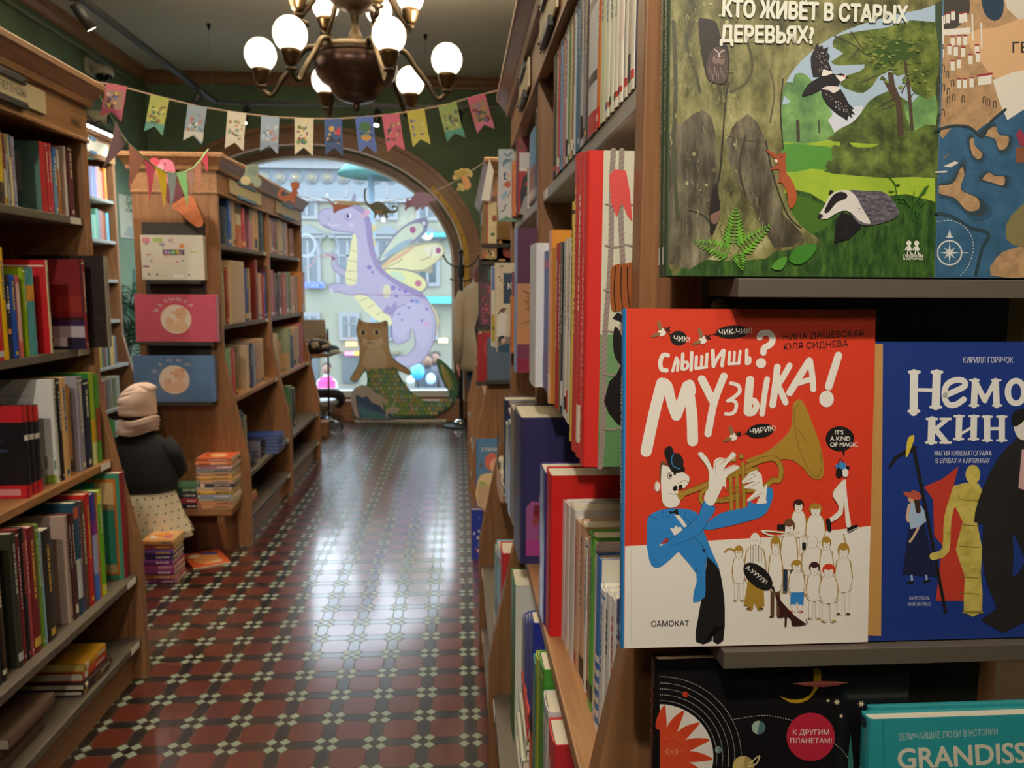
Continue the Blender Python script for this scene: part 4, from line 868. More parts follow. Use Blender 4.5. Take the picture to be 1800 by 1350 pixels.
a.poly([(.006, .01), (.004, .07), (.012, .12), (.03, .14), (.06, .13), (.07, .01)], '#1c191c'); a.ell(.036, .155, .015, .022, '#c89878'); a.poly([(.012, .168), (.062, .176), (.06, .185), (.05, .184), (.048, .215), (.02, .208), (.022, .182), (.01, .176)], '#17161a'); a.poly([(.03, .13), (.045, .13), (.044, .08), (.034, .07)], '#e0dcd8'); a.ell(.024, .1, .004, .006, '#c01c24'); a.poly([(.0, .0), (.02, .06), (.07, .055), (.07, 0)], '#9a9494'); a.build('cover_art', tophat)
hP = max(v.co.z for v in purple.data.vertices); a = Art(on_book(purple, .2, hP), .5); rn = random.Random(4)
for k in range(26):
    x, z = rn.uniform(.02, .12), rn.uniform(hP*.32, hP*.62); a.line([(x+rn.uniform(-.015, .015), z+rn.uniform(-.012, .012)) for _ in range(5)], .0013, '#6a3c2c', sm=3)
a.build('cover_art', purple)
# picture books that face the viewer at the far end of the near right case
def facing_book(label, xl, xr, z0, z1, y, t, col, lean=0.0, group=None, spine=None, gloss=.42, rough=.45, name='book', yaw=0.0, pages='#e6dcc6', hard=True):
    """a book standing with its front cover (local y=0 side) towards -y, spine at the viewer's left; returns (object, map in cover metres)"""
    w, h = xr-xl, z1-z0
    me = book_meshes(w, t, h, col, seed=int(xl*1000)+int(z0*100), spine=spine, motif=False, gloss=gloss, pages=pages, hard=hard)
    z0 += t*math.sin(math.radians(lean))+.0003
    o = put_book(me, (xl, y, z0), (-math.radians(lean), 0, yaw), label, group, name)
    o.rotation_euler = (-math.radians(lean), 0, math.radians(yaw))
    M = o.matrix_basis.copy()
    return o, (lambda p, hh: M @ Vector((p[0], -0.0003-hh, p[1]))), M, w, h
def px_cover(M, h_lift=0.0003):
    """trace map: a photograph pixel -> the cover plane of the book with matrix M"""
    p0 = M @ Vector((0, -h_lift, 0)); return pix_map(p0, M @ Vector((.1, -h_lift, 0)), M @ Vector((0, -h_lift, .1)))
G = 'picture books facing out on the right'
yf = 3.0
p = at_y(877, 388, yf); q = at_y(877, 262, yf)
o, cm, M, w, h = facing_book('pale blue illustrated book facing out at the far end of the top right shelf', p.x, p.x+.19, 1.797, q.z, yf, .016, '#a8c0c4', 3, G)
a = Art(px_cover(M)); a.poly([(877, 262), (925, 262), (925, 388), (877, 388)], '#b4c4c8'); a.poly([(877, 300), (884, 292), (897, 300), (910, 300), (910, 380), (877, 380)], '#d0cbcc', sm=3); a.poly([(877, 388), (925, 388), (925, 376), (900, 384), (890, 380)], '#5a8a68')
a.line([(886, 270), (893, 274), (899, 268)], 2.2, '#3a5a78', sm=3); a.poly([(884, 284), (889, 279), (897, 280), (901, 278), (898, 284), (890, 286), (883, 294)], '#5f7f9a'); a.poly([(885, 305), (890, 302), (888, 312), (893, 317), (886, 316)], '#2c4a6c'); a.poly([(888, 320), (896, 317), (898, 326), (895, 331), (887, 327), (883, 331)], '#c0602c'); a.ell(893, 308, 3, 4, '#d8a898'); a.poly([(880, 345), (890, 335), (893, 342), (884, 352)], '#8ab4cc'); a.line([(891, 348), (895, 342), (896, 336)], 1.6, '#b0602c'); a.line([(881, 371), (885, 370), (888, 362), (890, 360)], 2, '#5a4a48', sm=3); a.build('cover_art', o)
p = at_y(871, 616, yf-.05); q = at_y(871, 462, yf-.05)
o, cm, M, w, h = facing_book('cream book facing out with a girl in a white dress on its cover', p.x, p.x+.2, 1.324, q.z, yf-.05, .02, '#d6c8a4', 2, G)
a = Art(px_cover(M)); a.rect(873, 462, 905, 618, '#d9ccac'); a.rect(885, 480, 905, 534, '#1f3f58'); a.text('К', 891, 508, 15, '#e8e4d8', vflip=-1, off=.02)
for (x, y) in ((880, 468), (884, 468), (878, 487), (881, 492)): a.ell(x, y, 1.8, 1.2, '#2c2c30')
for k in range(9): a.line([(874+k*1.1, 470+((k*37) % 90)), (878+k*1.1, 474+((k*37) % 90))], 1.2, '#d08a5c')
a.poly([(876, 556), (882, 548), (890, 552), (888, 592), (874, 592)], '#e8e4d8', sm=2); a.ell(884, 546, 4, 4.5, '#8a5a44'); a.line([(877, 552), (881, 545), (889, 543)], 2.2, '#2c2420', sm=3); a.poly([(874, 592), (905, 592), (905, 618), (874, 618)], '#8a7a6c'); a.ell(884, 597, 5, 6, '#d8b49c'); a.poly([(876, 600), (878, 591), (886, 590), (887, 594), (881, 596), (880, 604)], '#1c1a1c'); a.poly([(876, 618), (878, 608), (886, 606), (897, 603), (905, 604), (905, 618)], '#1f5068', sm=2); a.build('cover_art', o)
o, cm, M, w, h = facing_book('thin blue and yellow book standing behind the white dress book', at_y(864, 600, 3.02).x, at_y(864, 600, 3.02).x+.16, 1.324, at_y(864, 468, 3.02).z, 3.02, .012, '#d8d4c4', 0, G)
a = Art(px_cover(M)); a.rect(864.5, 469, 872, 496, '#5a6cb8'); a.rect(864.5, 496, 872, 510, '#4a64b0'); a.rect(864.5, 553, 872, 600, '#b8a42c'); a.ell(868, 577, 2, 3, '#3a3a1c'); a.build('cover_art', o)

# ---- far right bookcase: books facing out on its end and on its shelves
G = 'picture books on the end of the far right bookcase'
ye = 4.625
def far_face(label, x0, y0, x1, y1, col, wext=.2, y=ye, t=.02, lean=0, sup=True):
    p = at_y(x0, y1, y); q = at_y(x0, y0, y)
    o, cm, M, w, h = facing_book(label, p.x, p.x+wext, p.z, q.z, y, t, col, lean, G)
    if sup:
        mb = MB(); mb.box(p.x-.01, p.x+wext, y-.012, 4.659, p.z-.022, p.z-.0006, BOARD); mb.build('display_ledge', case_r2)
    return o, px_cover(M)
o, mp = far_face('black book with purple flowers facing out at the far right bookcase', 842, 455, 880, 575, '#1f1c1a')
a = Art(mp); a.rect(843, 496, 880, 572, '#4c2838'); rn = random.Random(8)
for k in range(40): a.ell(rn.uniform(846, 866), rn.uniform(500, 570), rn.uniform(1.5, 4), rn.uniform(1.5, 4), rn.choice(['#8a3c5c', '#6a2c5a', '#a04c60', '#3c4a34', '#7a3848']), n=8)
for k in range(4): a.text('НИКА'[k], 850+k*3.3, 530-k*4, 7, '#b8a088', vflip=-1, rot=-30) if False else None
a.rect(858, 474, 866, 494, '#1f5a4c'); a.build('cover_art', o)
o, mp = far_face('cream book with a round red badge facing out at the far right bookcase', 873, 421, 905, 464, '#d8c09c', sup=True)
a = Art(mp); a.ell(893, 442, 10, 11, '#8a2c24'); a.text('К', 888, 446, 8, '#d8b0a0', vflip=-1); a.ell(879, 427, 4, 4, '#b07a44'); a.ell(882, 458, 6, 3, '#c89a70'); a.build('cover_art', o)
o, mp = far_face('small book with a busy pattern facing out beneath the white panel', 848, 430, 872, 459, '#c09468')
a = Art(mp); rn = random.Random(3)
for k in range(18): a.ell(rn.uniform(849, 869), rn.uniform(432, 457), 2, 2.4, rn.choice(['#e4d8c4', '#3a2c28', '#b8503c', '#8a9a4c', '#e0b848']), n=8)
a.build('cover_art', o)
o, mp = far_face('tall cream book with brown spine facing out beside the white panel', 849, 355, 873, 428, '#7a5a28')
a = Art(mp); a.rect(855.5, 355, 858, 428, '#a83028'); a.rect(858, 355, 873, 428, '#dcc8a0'); a.ell(869, 384, 4, 6, '#8a4a2c'); a.ell(866, 412, 4, 3, '#3c6a34'); a.build('cover_art', o)
o, mp = far_face('red book facing out low on the far right bookcase', 840, 585, 872, 671, '#8e1a22', y=4.60)
a = Art(mp); a.ell(857, 612, 7, 14, '#a03a34'); a.rect(842, 583.5, 846, 586, '#d8d4cc'); a.build('cover_art', o)
o, mp = far_face('slate blue book leaning by the red one on the far right bookcase', 857, 594, 882, 668, '#4c5c74', y=4.57)
o, mp = far_face('blue nursery book with a red haired child, on the far right bench', 838, 774, 895, 892, '#3f6a98', wext=.21, y=4.46, lean=6, sup=False)
a = Art(mp); a.rect(840, 776, 895, 890, '#47729c'); a.text('СТИХИ', 846, 793, 8, '#d8d0c0', vflip=-1, off=.02); a.ell(865, 812, 13, 16, '#c0604c'); a.ell(870, 818, 9, 12, '#d8a088'); a.poly([(840, 845), (855, 832), (895, 838), (895, 890), (840, 890)], '#d8bc90', sm=2); a.ell(845, 818, 3, 4, '#5a4a40'); a.rect(840, 852, 895, 890, '#b89a7c'); a.ell(848, 850, 7, 4, '#9aa85c'); a.build('cover_art', o)
o, mp = far_face('royal blue book standing on the floor by the far right bookcase', 830, 896, 850, 990, '#2638a0', y=4.36, wext=.06, t=.03, sup=False)
a = Art(mp); rn = random.Random(5)
for k in range(9): a.ell(rn.uniform(833, 845), rn.uniform(905, 975), 2, 3, rn.choice(['#c8ccd8', '#b04c5c', '#4a6ad0']), n=8)
a.build('cover_art', o)
# bench of the far right case, white panel and leaflets hung on its end
rx0, rx1 = XR-FOOT+.05, XR+DEPTH
pz = at_y(845, 893, 4.44).z
mb = MB(); mb.box(rx0, rx1, 4.40, 4.66, pz-.042, pz-.002, OAKX); mb.build('bench_top', case_r2, .004)
mb = MB(); mb.prism([(4.66, pz-.042), (4.43, pz-.042), (4.43, pz-.09), (4.60, 0), (4.66, 0)], rx0+.05, rx0+.09, 'x', OAK); mb.build('bench_bracket', case_r2)
mp = pix_map((0, 4.55, 1), (1, 4.55, 1), (0, 4.55, 2))
mb = MB(); f = [mp(p_, 0) for p_ in ((860, 279), (868, 300), (861, 352), (846, 352))]; mb.add([tuple(v) for v in f]+[tuple(v+Vector((0, .006, 0))) for v in f], [(0, 1, 2, 3), (7, 6, 5, 4), (0, 4, 5, 1), (1, 5, 6, 2), (2, 6, 7, 3), (3, 7, 4, 0)], WHITEP)
tag(mb.build('leaflet_panel'), 'white slanted paper panel hung at the top of the far right bookcase', 'panel')
# books on the far right case's shelves, mostly hidden: the few whose edges show between the ledges
# ================================================================== picture books displayed on the end of the near right bookcase
def noisy(name, cols, scale=30, rough=.5, stretch=(1, 1, 1), detail=8):
    m = bpy.data.materials.new(name); m.use_nodes = True; nt = m.node_tree; b = nt.nodes['Principled BSDF']
    tc = nt.nodes.new('ShaderNodeTexCoord'); mp = nt.nodes.new('ShaderNodeMapping'); mp.inputs['Scale'].default_value = stretch
    n = nt.nodes.new('ShaderNodeTexNoise'); n.inputs['Scale'].default_value = scale; n.inputs['Detail'].default_value = detail; n.inputs['Roughness'].default_value = .65
    r = nt.nodes.new('ShaderNodeValToRGB'); el = r.color_ramp.elements
    el[0].position = .30; el[0].color = hexc(cols[0]); el[1].position = .70; el[1].color = hexc(cols[-1])
    for i, c in enumerate(cols[1:-1]): e = el.new(.30+.40*(i+1)/(len(cols)-1)); e.color = hexc(c)
    L = nt.links.new; L(tc.outputs['Object'], mp.inputs['Vector']); L(mp.outputs['Vector'], n.inputs['Vector']); L(n.outputs['Fac'], r.inputs['Fac']); L(r.outputs['Color'], b.inputs['Base Color'])
    b.inputs['Roughness'].default_value = rough; return m
INK = {'@bark': noisy('bark_print', ['#262718', '#4a4a2c', '#6f6d42', '#8f8b5c', '#b4ae84'], 34, .4, (1, 1, .5), 12), '@root': noisy('root_print', ['#1f1b14', '#443e30', '#6a6450', '#8f8872'], 36, .4, (1.6, 1, .4), 12),
       '@grass': noisy('grass_print', ['#122a0c', '#24441a', '#3a5c22', '#4c6e2a'], 70, .4, (2, 1, .6)), '@bush': noisy('bush_print', ['#1e2a12', '#3a4822', '#5a6c30', '#7a8c40'], 45, .4),
       '@leaf': noisy('leaf_print', ['#2a3816', '#4a5a24', '#6c7834', '#86904a'], 60, .4), '@pale': noisy('pale_tree_print', ['#3c5c40', '#527a4c', '#6c9656', '#86b064'], 34, .4),
       '@fur': noisy('badger_print', ['#2c2a30', '#56525c', '#7c7880'], 120, .4, (1, 1, 3)), '@sand': noisy('sand_print', ['#8a6c4c', '#a58460', '#b8946c'], 90, .5), '@sea': noisy('sea_print', ['#264a66', '#2f5878', '#3a6688'], 40, .5),
       '@lime': noisy('meadow_print', ['#7f9c2c', '#98b234', '#a8bc3c'], 12, .4), '@gold': noisy('gold_print', ['#9a8a3c', '#c0ae54', '#d0c068'], 60, .5), '@black': noisy('black_print', ['#181516', '#231f20'], 40, .6)}
def mk_print(rough): return lambda h: INK[h] if h in INK else mat(h, rough)

LX0, LX1, LY0 = 0.281, XR+DEPTH-0.02, 0.777
LZ = [1.5605, 1.166, 0.772]
mb = MB(); mb.box(LX0, LX1-.02, 0.872, 0.894, 0.30, 2.06, BOARD); mb.build('display_board', case_r1)
for z in LZ:
    mb = MB(); mb.box(LX0, LX1, LY0, 0.872, z-0.019, z, SHELF); mb.build('display_ledge', case_r1, 0.0008)
    mb = MB(); mb.tube([(LX0+.012, .885, z-.03), (LX0+.012, .865, z-.03)], .009, mat('#8d8a88', .4)); mb.build('ledge_bolt', case_r1)
GD = 'picture books displayed on the end of the near right bookcase'
YC = 0.787
def shown(label, xl_px, yb_px, xr_px, yt_px, z, t, col, y=YC, lean=4.0, roll=0.0, wtot=None, htot=None, **kw):
    p = at_y(xl_px, yb_px, y); q = at_y(xr_px, yb_px, y)
    w = wtot or (q.x-p.x); yt = y+0.3*math.tan(math.radians(lean))
    h = htot or (at_y(xl_px, yt_px, yt).z-z)/math.cos(math.radians(lean))
    return facing_book(label, p.x, p.x+w, z+.0006, z+.0006+h, y, t, col, lean, GD, **kw)

# ---- the music book
o, cm, M, w, h = shown('red and white picture book of a trumpet player, front of the display ledge', 1097, 1131, 1525, 546, LZ[1], .017, '#d13a22', spine='#2f86cc', gloss=.45, roll=0)
music = o
a = Art(px_cover(M), mk=mk_print(.45))
A = lambda *p: [(1100+p[i]/4.186, 540+p[i+1]/4.187) for i in range(0, len(p), 2)]
B = lambda *p: [(1100+p[i]/4.186, 830+p[i+1]/4.187) for i in range(0, len(p), 2)]
WH, RD, BL, GO, BK, GL = '#e2dcd4', '#cf3820', '#2f80c6', '#a5812f', '#1a1718', '#8a6a28'
a.clip = [to_px(M @ Vector(q)) for q in ((0.0003, 0, 0.0003), (w, 0, 0.0003), (w, 0, h), (0.0003, 0, h))]
a.poly(B(-60, 548, 160, 535, 600, 505, 1100, 475, 1850, 390, 1850, 1400, -60, 1400), WH)
# hinge groove of the cover
a.line(A(42, 30, 40, 1340)+B(40, 525), 1.6, '#c8331d'); a.line(B(40, 560, 40, 1250), 1.6, '#d2ccc4')
def st(p, wd, c=WH, sm=4): a.line(p, wd/4.186, c, sm=sm)
# title, drawn letter by letter with a round brush
for p, wd in ((A(310, 355, 275, 352, 255, 400, 262, 455, 300, 465), 32), (A(345, 470, 365, 400, 372, 372), 22), (A(372, 372, 385, 400, 380, 465), 22), (A(420, 345, 415, 455), 26), (A(418, 410, 450, 405, 455, 440, 430, 460), 20), (A(485, 335, 480, 460), 26),
              (A(520, 365, 515, 450), 24), (A(560, 362, 555, 445), 22), (A(598, 345, 590, 440), 24), (A(515, 452, 595, 440), 22), (A(640, 320, 645, 435), 28), (A(645, 435, 672, 380, 715, 320), 26), (A(722, 320, 708, 430), 28),
              (A(765, 330, 758, 415), 22), (A(800, 330, 795, 412), 20), (A(842, 325, 832, 415), 22), (A(758, 418, 832, 412), 22), (A(890, 315, 888, 415), 24), (A(890, 375, 912, 372, 912, 408, 890, 418), 20),
              (A(985, 222, 1000, 195, 1050, 190, 1080, 225, 1068, 270, 1020, 300, 1012, 335), 46)): st(p, wd)
a.ell(*A(995, 412)[0], 9, 9, WH)
for p, wd in ((A(150, 1060, 205, 800, 265, 560), 84), (A(265, 560, 290, 560, 320, 610), 70), (A(305, 575, 345, 730, 372, 800), 74), (A(372, 800, 410, 700, 450, 580), 74), (A(455, 580, 485, 780, 492, 985), 80), (A(470, 570, 480, 620), 74),
              (A(560, 530, 640, 690), 60), (A(722, 508, 650, 700, 605, 930), 54), (A(772, 560, 825, 575, 838, 620, 800, 660, 752, 690), 28), (A(760, 685, 810, 700, 806, 760, 775, 785, 735, 785), 26),
              (A(915, 535, 905, 640, 897, 770), 60), (A(900, 690, 945, 690, 962, 730, 935, 775, 900, 780), 46), (A(1040, 530, 1020, 650, 1003, 785), 42), (A(1115, 440, 1100, 580, 1080, 720), 50), (A(1205, 430, 1160, 510, 1120, 570), 44), (A(1120, 575, 1150, 640, 1175, 700), 46),
              (A(1350, 395, 1290, 490, 1205, 630), 52), (A(1355, 395, 1372, 500, 1380, 605), 44), (A(1265, 560, 1375, 525), 40), (A(1565, 355, 1525, 480, 1492, 585), 56)): st(p, wd)
a.ell(*A(1477, 675)[0], 12.8, 14.5, WH)
# authors' line
def tx(s, x, y, sz, c, rot=0, off=.012, f=A): q_ = f(x, y)[0]; a.text(s, q_[0], q_[1], sz, c, rot=-rot, off=off, vflip=-1)
tx('НИНА ДАШЕВСКАЯ', 1155, 242, 15.0, BK, 3); tx('ЮЛЯ СИДНЕВА', 1158, 312, 15.0, BK, 3)
def bubble(cx, cy, rx, ry, tail, s, sz, rot=0, f=A, dx=0, dy=0):
    q_ = f(cx, cy)[0]; a.ell(q_[0], q_[1], rx/4.186, ry/4.187, BK, rot=rot, n=26); a.poly(f(*tail), BK)
    for i, (line, ox, oy) in enumerate(s): r_ = f(cx+ox, cy+oy)[0]; a.text(line, r_[0], r_[1], sz, WH, rot=rot, off=.02, vflip=-1)
bubble(388, 227, 62, 54, (305, 185, 345, 205, 335, 222), [('ЧИК!', -42, 18)], 12.5, 6)
bubble(785, 182, 122, 48, (632, 202, 672, 188, 672, 206), [('ЧИК-ЧИК!', -104, 22)], 12.5, -3)
bubble(990, 910, 100, 52, (850, 935, 900, 918, 900, 936), [('ЧИРИК!', -78, 26)], 12.5, -9)
bubble(1575, 968, 105, 92, (1588, 1050, 1612, 1050, 1606, 1108), [("IT'S", -40, -32), ('A KIND', -72, 14), ('OF MAGIC', -74, 58)], 10.5, 0)
# sparrows
def sparrow(x, y, k=1):
    T = lambda *p: A(*[v for i in range(0, len(p), 2) for v in (x+p[i]*k, y+p[i+1])])
    a.poly(T(-10, 10, 20, -20, 50, -8, 45, 25, 15, 40), WH, 3); a.poly(T(0, -5, -15, -65, 5, -72, 25, -20), '#8a6a48', 3); a.poly(T(-60, 40, -10, 10, 10, 25, -30, 45), '#8a6a48', 3); a.poly(T(35, -30, 55, -25, 60, 5, 40, 0), '#7a2c1c', 3); a.poly(T(52, -20, 85, -35, 70, -12, 85, 5, 52, -2), BK); a.line(T(25, 35, 20, 62), .8, '#8a2c1c')
sparrow(245, 175); sparrow(545, 232); sparrow(770, 945)
# trumpet: bell, leadpipe, tubes, valves
a.poly(A(880, 1128, 1040, 1060, 1150, 970, 1215, 880, 1228, 730, 1250, 690, 1300, 690, 1370, 850, 1430, 1020, 1458, 1190, 1440, 1255, 1400, 1268, 1350, 1240, 1290, 1170, 1200, 1120, 1060, 1130, 960, 1150), GO, 4)
a.line(A(1275, 710, 1240, 760, 1245, 900, 1290, 1080, 1360, 1220, 1410, 1245, 1440, 1180, 1430, 1060), .7, '#5a4018', sm=4); a.line(A(1248, 885, 1290, 930, 1325, 995), .7, '#5a4018', sm=4)
def tube(p, wd=44, c=GO):
    a.line(p, wd/4.186, '#6a4e1c', sm=5); a.line(p, (wd-9)/4.186, c, sm=5)
tube(B(400, 165, 560, 105, 760, 20, 960, -20)); tube(A(760, 1245, 960, 1140, 1090, 1115, 1140, 1180, 1130, 1270)+B(1080, 60, 1020, 105, 900, 135), 42)
tube(B(600, 120, 560, 150, 550, 200, 590, 225, 760, 190, 830, 170), 34); tube(B(700, 215, 830, 190), 28)
for (x, y0, y1) in ((770, 1250, 1585), (815, 1180, 1575), (862, 1150, 1560)):
    p0, p1 = A(x, y0)[0], A(x+10, y1)[0]; a.line([p0, p1], 7.4, '#6a4e1c'); a.line([p0, p1], 5.6, GO)
for (x, y) in ((848, 1098), (795, 1120)): q_ = A(x, y)[0]; a.ell(q_[0], q_[1], 5, 5, '#6a4e1c'); a.ell(q_[0], q_[1], 4.2, 4.2, GO)
a.line(B(735, 130, 810, 105, 830, 130, 760, 160), 2.2, GL, sm=4)
# player: trousers, tail coat, shirt, arms, head, hat, hands
a.poly(B(600, 620, 640, 640, 690, 730, 715, 860, 728, 1010, 716, 1240, 640, 1243, 655, 1060, 630, 1243, 514, 1246, 530, 1080, 555, 940, 580, 800), BK, 2)
a.poly(B(160, 340, 200, 300, 265, 275, 400, 265, 520, 295, 560, 400, 600, 500, 640, 600, 694, 728, 600, 620, 585, 800, 580, 920, 495, 958, 505, 860, 520, 750, 400, 600, 300, 480, 170, 620, 155, 450), BL, 2)
a.poly(B(355, 310, 395, 318, 450, 395, 430, 408), WH); a.poly(B(322, 408, 350, 415, 370, 390, 382, 405, 405, 402, 440, 470, 360, 470), WH)
a.poly(B(570, 420, 560, 400, 700, 300, 880, 260, 905, 215, 960, 230, 1000, 140, 1060, 110, 1085, 160, 1050, 270, 980, 335, 800, 385, 640, 420), BL, 3)
a.poly(B(165, 440, 250, 440, 250, 545, 360, 470, 470, 380, 540, 300, 575, 210, 660, 265, 600, 360, 500, 470, 380, 590, 280, 680, 215, 702, 170, 640), BL, 2)
a.line(B(265, 530, 400, 440, 520, 330, 575, 215), .8, '#173c66', sm=4); a.line(B(575, 210, 660, 262), 1, '#173c66'); a.line(B(330, 545, 520, 470, 600, 370), .8, '#173c66', sm=4); a.line(B(505, 475, 560, 540, 600, 620), .8, '#173c66', sm=3); q_ = B(575, 573)[0]; a.ell(q_[0], q_[1], 3.4, 3.4, '#173c66')
a.line(B(275, 275, 262, 332, 320, 322), .8, '#173c66'); a.line(B(440, 290, 430, 330, 480, 380), .8, '#173c66'); a.line(B(170, 318, 240, 348), .8, '#173c66'); a.line(B(585, 640, 585, 690), .8, '#173c66'); a.line(B(515, 690, 525, 740), .8, '#173c66')
a.poly(A(255, 1140, 300, 1150, 330, 1220, 300, 1235, 250, 1290), '#6a4a34', 2)
a.poly(A(262, 1180, 300, 1170, 420, 1215, 465, 1240, 468, 1280, 430, 1330, 380, 1340)+B(400, 180, 390, 240, 340, 262, 290, 250, 262, 180), WH, 2)
a.line(A(420, 1212, 465, 1245, 462, 1290)+B(430, 60, 385, 85), .9, GL, sm=4); q_ = B(230, 105)[0]; a.ell(q_[0], q_[1], 5, 9, WH); a.line(B(235, 70, 212, 95, 225, 140, 245, 150), .9, GL, sm=4); a.line(B(260, 150, 270, 250), .9, GL); a.line(B(315, 155, 380, 165, 360, 155), .8, GL, sm=3)
for (x, y, rx, ry) in ((363, 118, 4.0, 5.2), (402, 108, 3.6, 4.2)): q_ = B(x, y)[0]; a.ell(q_[0], q_[1], rx, ry, BK, rot=20)
q_ = A(322, 1240)[0]; a.ell(q_[0], q_[1], 4, 6, BK); a.ell(q_[0], q_[1], 2.9, 4.6, WH); a.ell(q_[0]+.6, q_[1], 1.6, 3, BK); q_ = A(360, 1225)[0]; a.ell(q_[0], q_[1], 2.2, 3.2, BK)
a.poly(A(282, 1065, 300, 1030, 335, 1025, 360, 1075, 400, 1080, 420, 1160, 435, 1185, 425, 1210, 360, 1220, 330, 1200, 300, 1130), BK, 3); q_ = A(378, 1135)[0]; a.ell(q_[0], q_[1], 11, 14, '#241f20', rot=-10); a.line(A(352, 1078, 335, 1120, 350, 1170, 395, 1190), 1.6, BL, sm=4)
q_ = B(405, 170)[0]; a.ell(q_[0], q_[1], 6, 8, GO)
a.poly(B(310, 285, 345, 290, 380, 265, 388, 318, 350, 300, 325, 308), BK)
# the hand on the valves and the hand under the bell
a.poly(A(605, 1340, 610, 1260, 600, 1180, 550, 1110, 528, 1080, 555, 1062, 600, 1110, 640, 1190, 650, 1130, 690, 1105, 740, 1110, 780, 1065, 810, 1080, 800, 1110, 750, 1150, 725, 1190, 790, 1160, 840, 1175, 800, 1205, 740, 1250, 735, 1340)+B(715, 100, 640, 245, 575, 205, 595, 130), WH, 3)
a.line(A(600, 1330, 612, 1240, 596, 1175, 545, 1105, 532, 1078, 556, 1064, 605, 1115, 645, 1200), .7, GL, sm=3); a.line(A(665, 1230, 660, 1150, 690, 1120, 735, 1118, 690, 1160), .7, GL, sm=3); a.line(A(720, 1140, 780, 1072, 808, 1085, 745, 1155, 715, 1200), .7, GL, sm=3); a.line(A(730, 1200, 800, 1165, 838, 1180, 760, 1245), .7, GL, sm=3)
a.poly(A(868, 1270, 900, 1225, 960, 1200, 1000, 1240, 1010, 1330)+B(1040, 80, 1030, 200, 1040, 225, 960, 230, 990, 170, 910, 215, 892, 200, 960, 130, 880, 120, 875, 100, 960, 60, 870, 85, 855, 62, 930, 10), WH, 2)
for pts in (B(865, 80, 960, 20), B(880, 128, 985, 70), B(900, 215, 1000, 150)): a.line(pts, .8, GL)
# the listening crowd: small pale figures in ochre outline
def fig(cx, top, bot, wd, hair=None, legs=None, coat=None, shoe=None, hat=None):
    """one listener: head, body, legs; coordinates in the lower crop"""
    hh = (bot-top)*.2; body0 = top+hh*.95; body1 = top+(bot-top)*.66
    if coat is None: coat = WH
    for sx in (-.22, .2):
        a.line(B(cx+sx*wd, body1-5, cx+sx*wd*1.1, bot-4), wd*.26/4.186+.8, GO); a.line(B(cx+sx*wd, body1-5, cx+sx*wd*1.1, bot-4), wd*.26/4.186, legs or WH)
        a.line(B(cx+sx*wd*1.1-2, bot, cx+sx*wd*1.3+wd*.12*(1 if sx > 0 else -1), bot+4), 2.4, shoe or GO)
    bd = B(cx-wd*.3, body0, cx+wd*.3, body0, cx+wd*.5, body0+(body1-body0)*.5, cx+wd*.42, body1, cx-wd*.42, body1, cx-wd*.5, body0+(body1-body0)*.5)
    a.poly(bd, coat, 2); a.line(smooth_closed(bd, 3), .7, GO, closed=True)
    a.line(B(cx-wd*.42, body0+12, cx-wd*.55, body0+(body1-body0)*.6, cx-wd*.35, body1-8), 1.0, GO, sm=3); a.line(B(cx+wd*.42, body0+12, cx+wd*.55, body0+(body1-body0)*.6, cx+wd*.35, body1-8), 1.0, GO, sm=3)
    q_ = B(cx, top+hh*.5)[0]; rx, ry = wd*.24/4.186+.4, hh*.55/4.186
    if hair: a.ell(q_[0], q_[1]-ry*.35, rx*1.45, ry*1.0, hair, n=12)
    a.ell(q_[0], q_[1], rx+.5, ry+.5, GO); a.ell(q_[0], q_[1], rx, ry, WH)
    if hair: a.ell(q_[0], q_[1]-ry*.75, rx*1.05, ry*.5, hair, n=12)
    for sx in (-.35, .35): a.ell(q_[0]+sx*rx, q_[1]-ry*.05, .7, .8, BK, n=8)
    a.ell(q_[0], q_[1]+ry*.5, .8, .9, BK, n=8)
fig(1270, 215, 600, 110, '#3a1c18'); fig(1395, 245, 640, 135, '#a5812f'); fig(1200, 365, 880, 120, '#6a4428', legs='#26324c')
a.line(B(1180, 445, 1000, 430, 1100, 470, 1270, 440), 3.4, GO, sm=4); a.line(B(1180, 445, 1000, 430, 1100, 470, 1270, 440), 2.4, WH, sm=4); q_ = B(1142, 405)[0]; a.rect(q_[0]-7, q_[1]-5, q_[0]+7, q_[1]+4.5, BK)
fig(1370, 470, 900, 150, None); q_ = B(1310, 545)[0]; a.rect(q_[0]-3.4, q_[1]-7, q_[0]+3.4, q_[1]+6, BK); fig(1475, 490, 900, 95, '#a5812f'); fig(1600, 540, 1040, 120, '#a5812f', shoe=BK)
a.line(B(1600, 455, 1630, 560), 1.6, GO)
fig(830, 555, 940, 90, '#a5812f'); a.line(B(800, 575, 760, 560, 725, 585), 2.4, GO, sm=3)
fig(950, 450, 1000, 150, None, legs=GO, shoe='#4a2a20'); a.poly(B(900, 780, 1010, 790, 1018, 980, 950, 985, 945, 950, 935, 985, 865, 980), GO)
for k in range(5): a.line(B(915+k*20, 530+abs(2-k)*10, 915+k*20, 660), 1.0, '#6a4a34')
fig(1100, 490, 1060, 100, '#a5812f', legs='#5a4030', shoe=BK)
fig(1255, 660, 1020, 115, '#a5812f', shoe='#c8382a'); a.poly(B(1212, 882, 1308, 882, 1305, 975, 1268, 972, 1258, 940, 1248, 972, 1208, 970), BL)
fig(1385, 675, 1070, 110, '#3a1c20'); fig(1490, 690, 1090, 130, '#cf3820')
q_ = B(970, 765)[0]; a.ell(q_[0], q_[1], 31, 17, BK, rot=42, n=28); a.poly(B(1060, 850, 1085, 835, 1100, 890), BK); a.text('А-УУУУУ!', *B(875, 705)[0], 10.5, WH, rot=39, off=.02, vflip=-1)
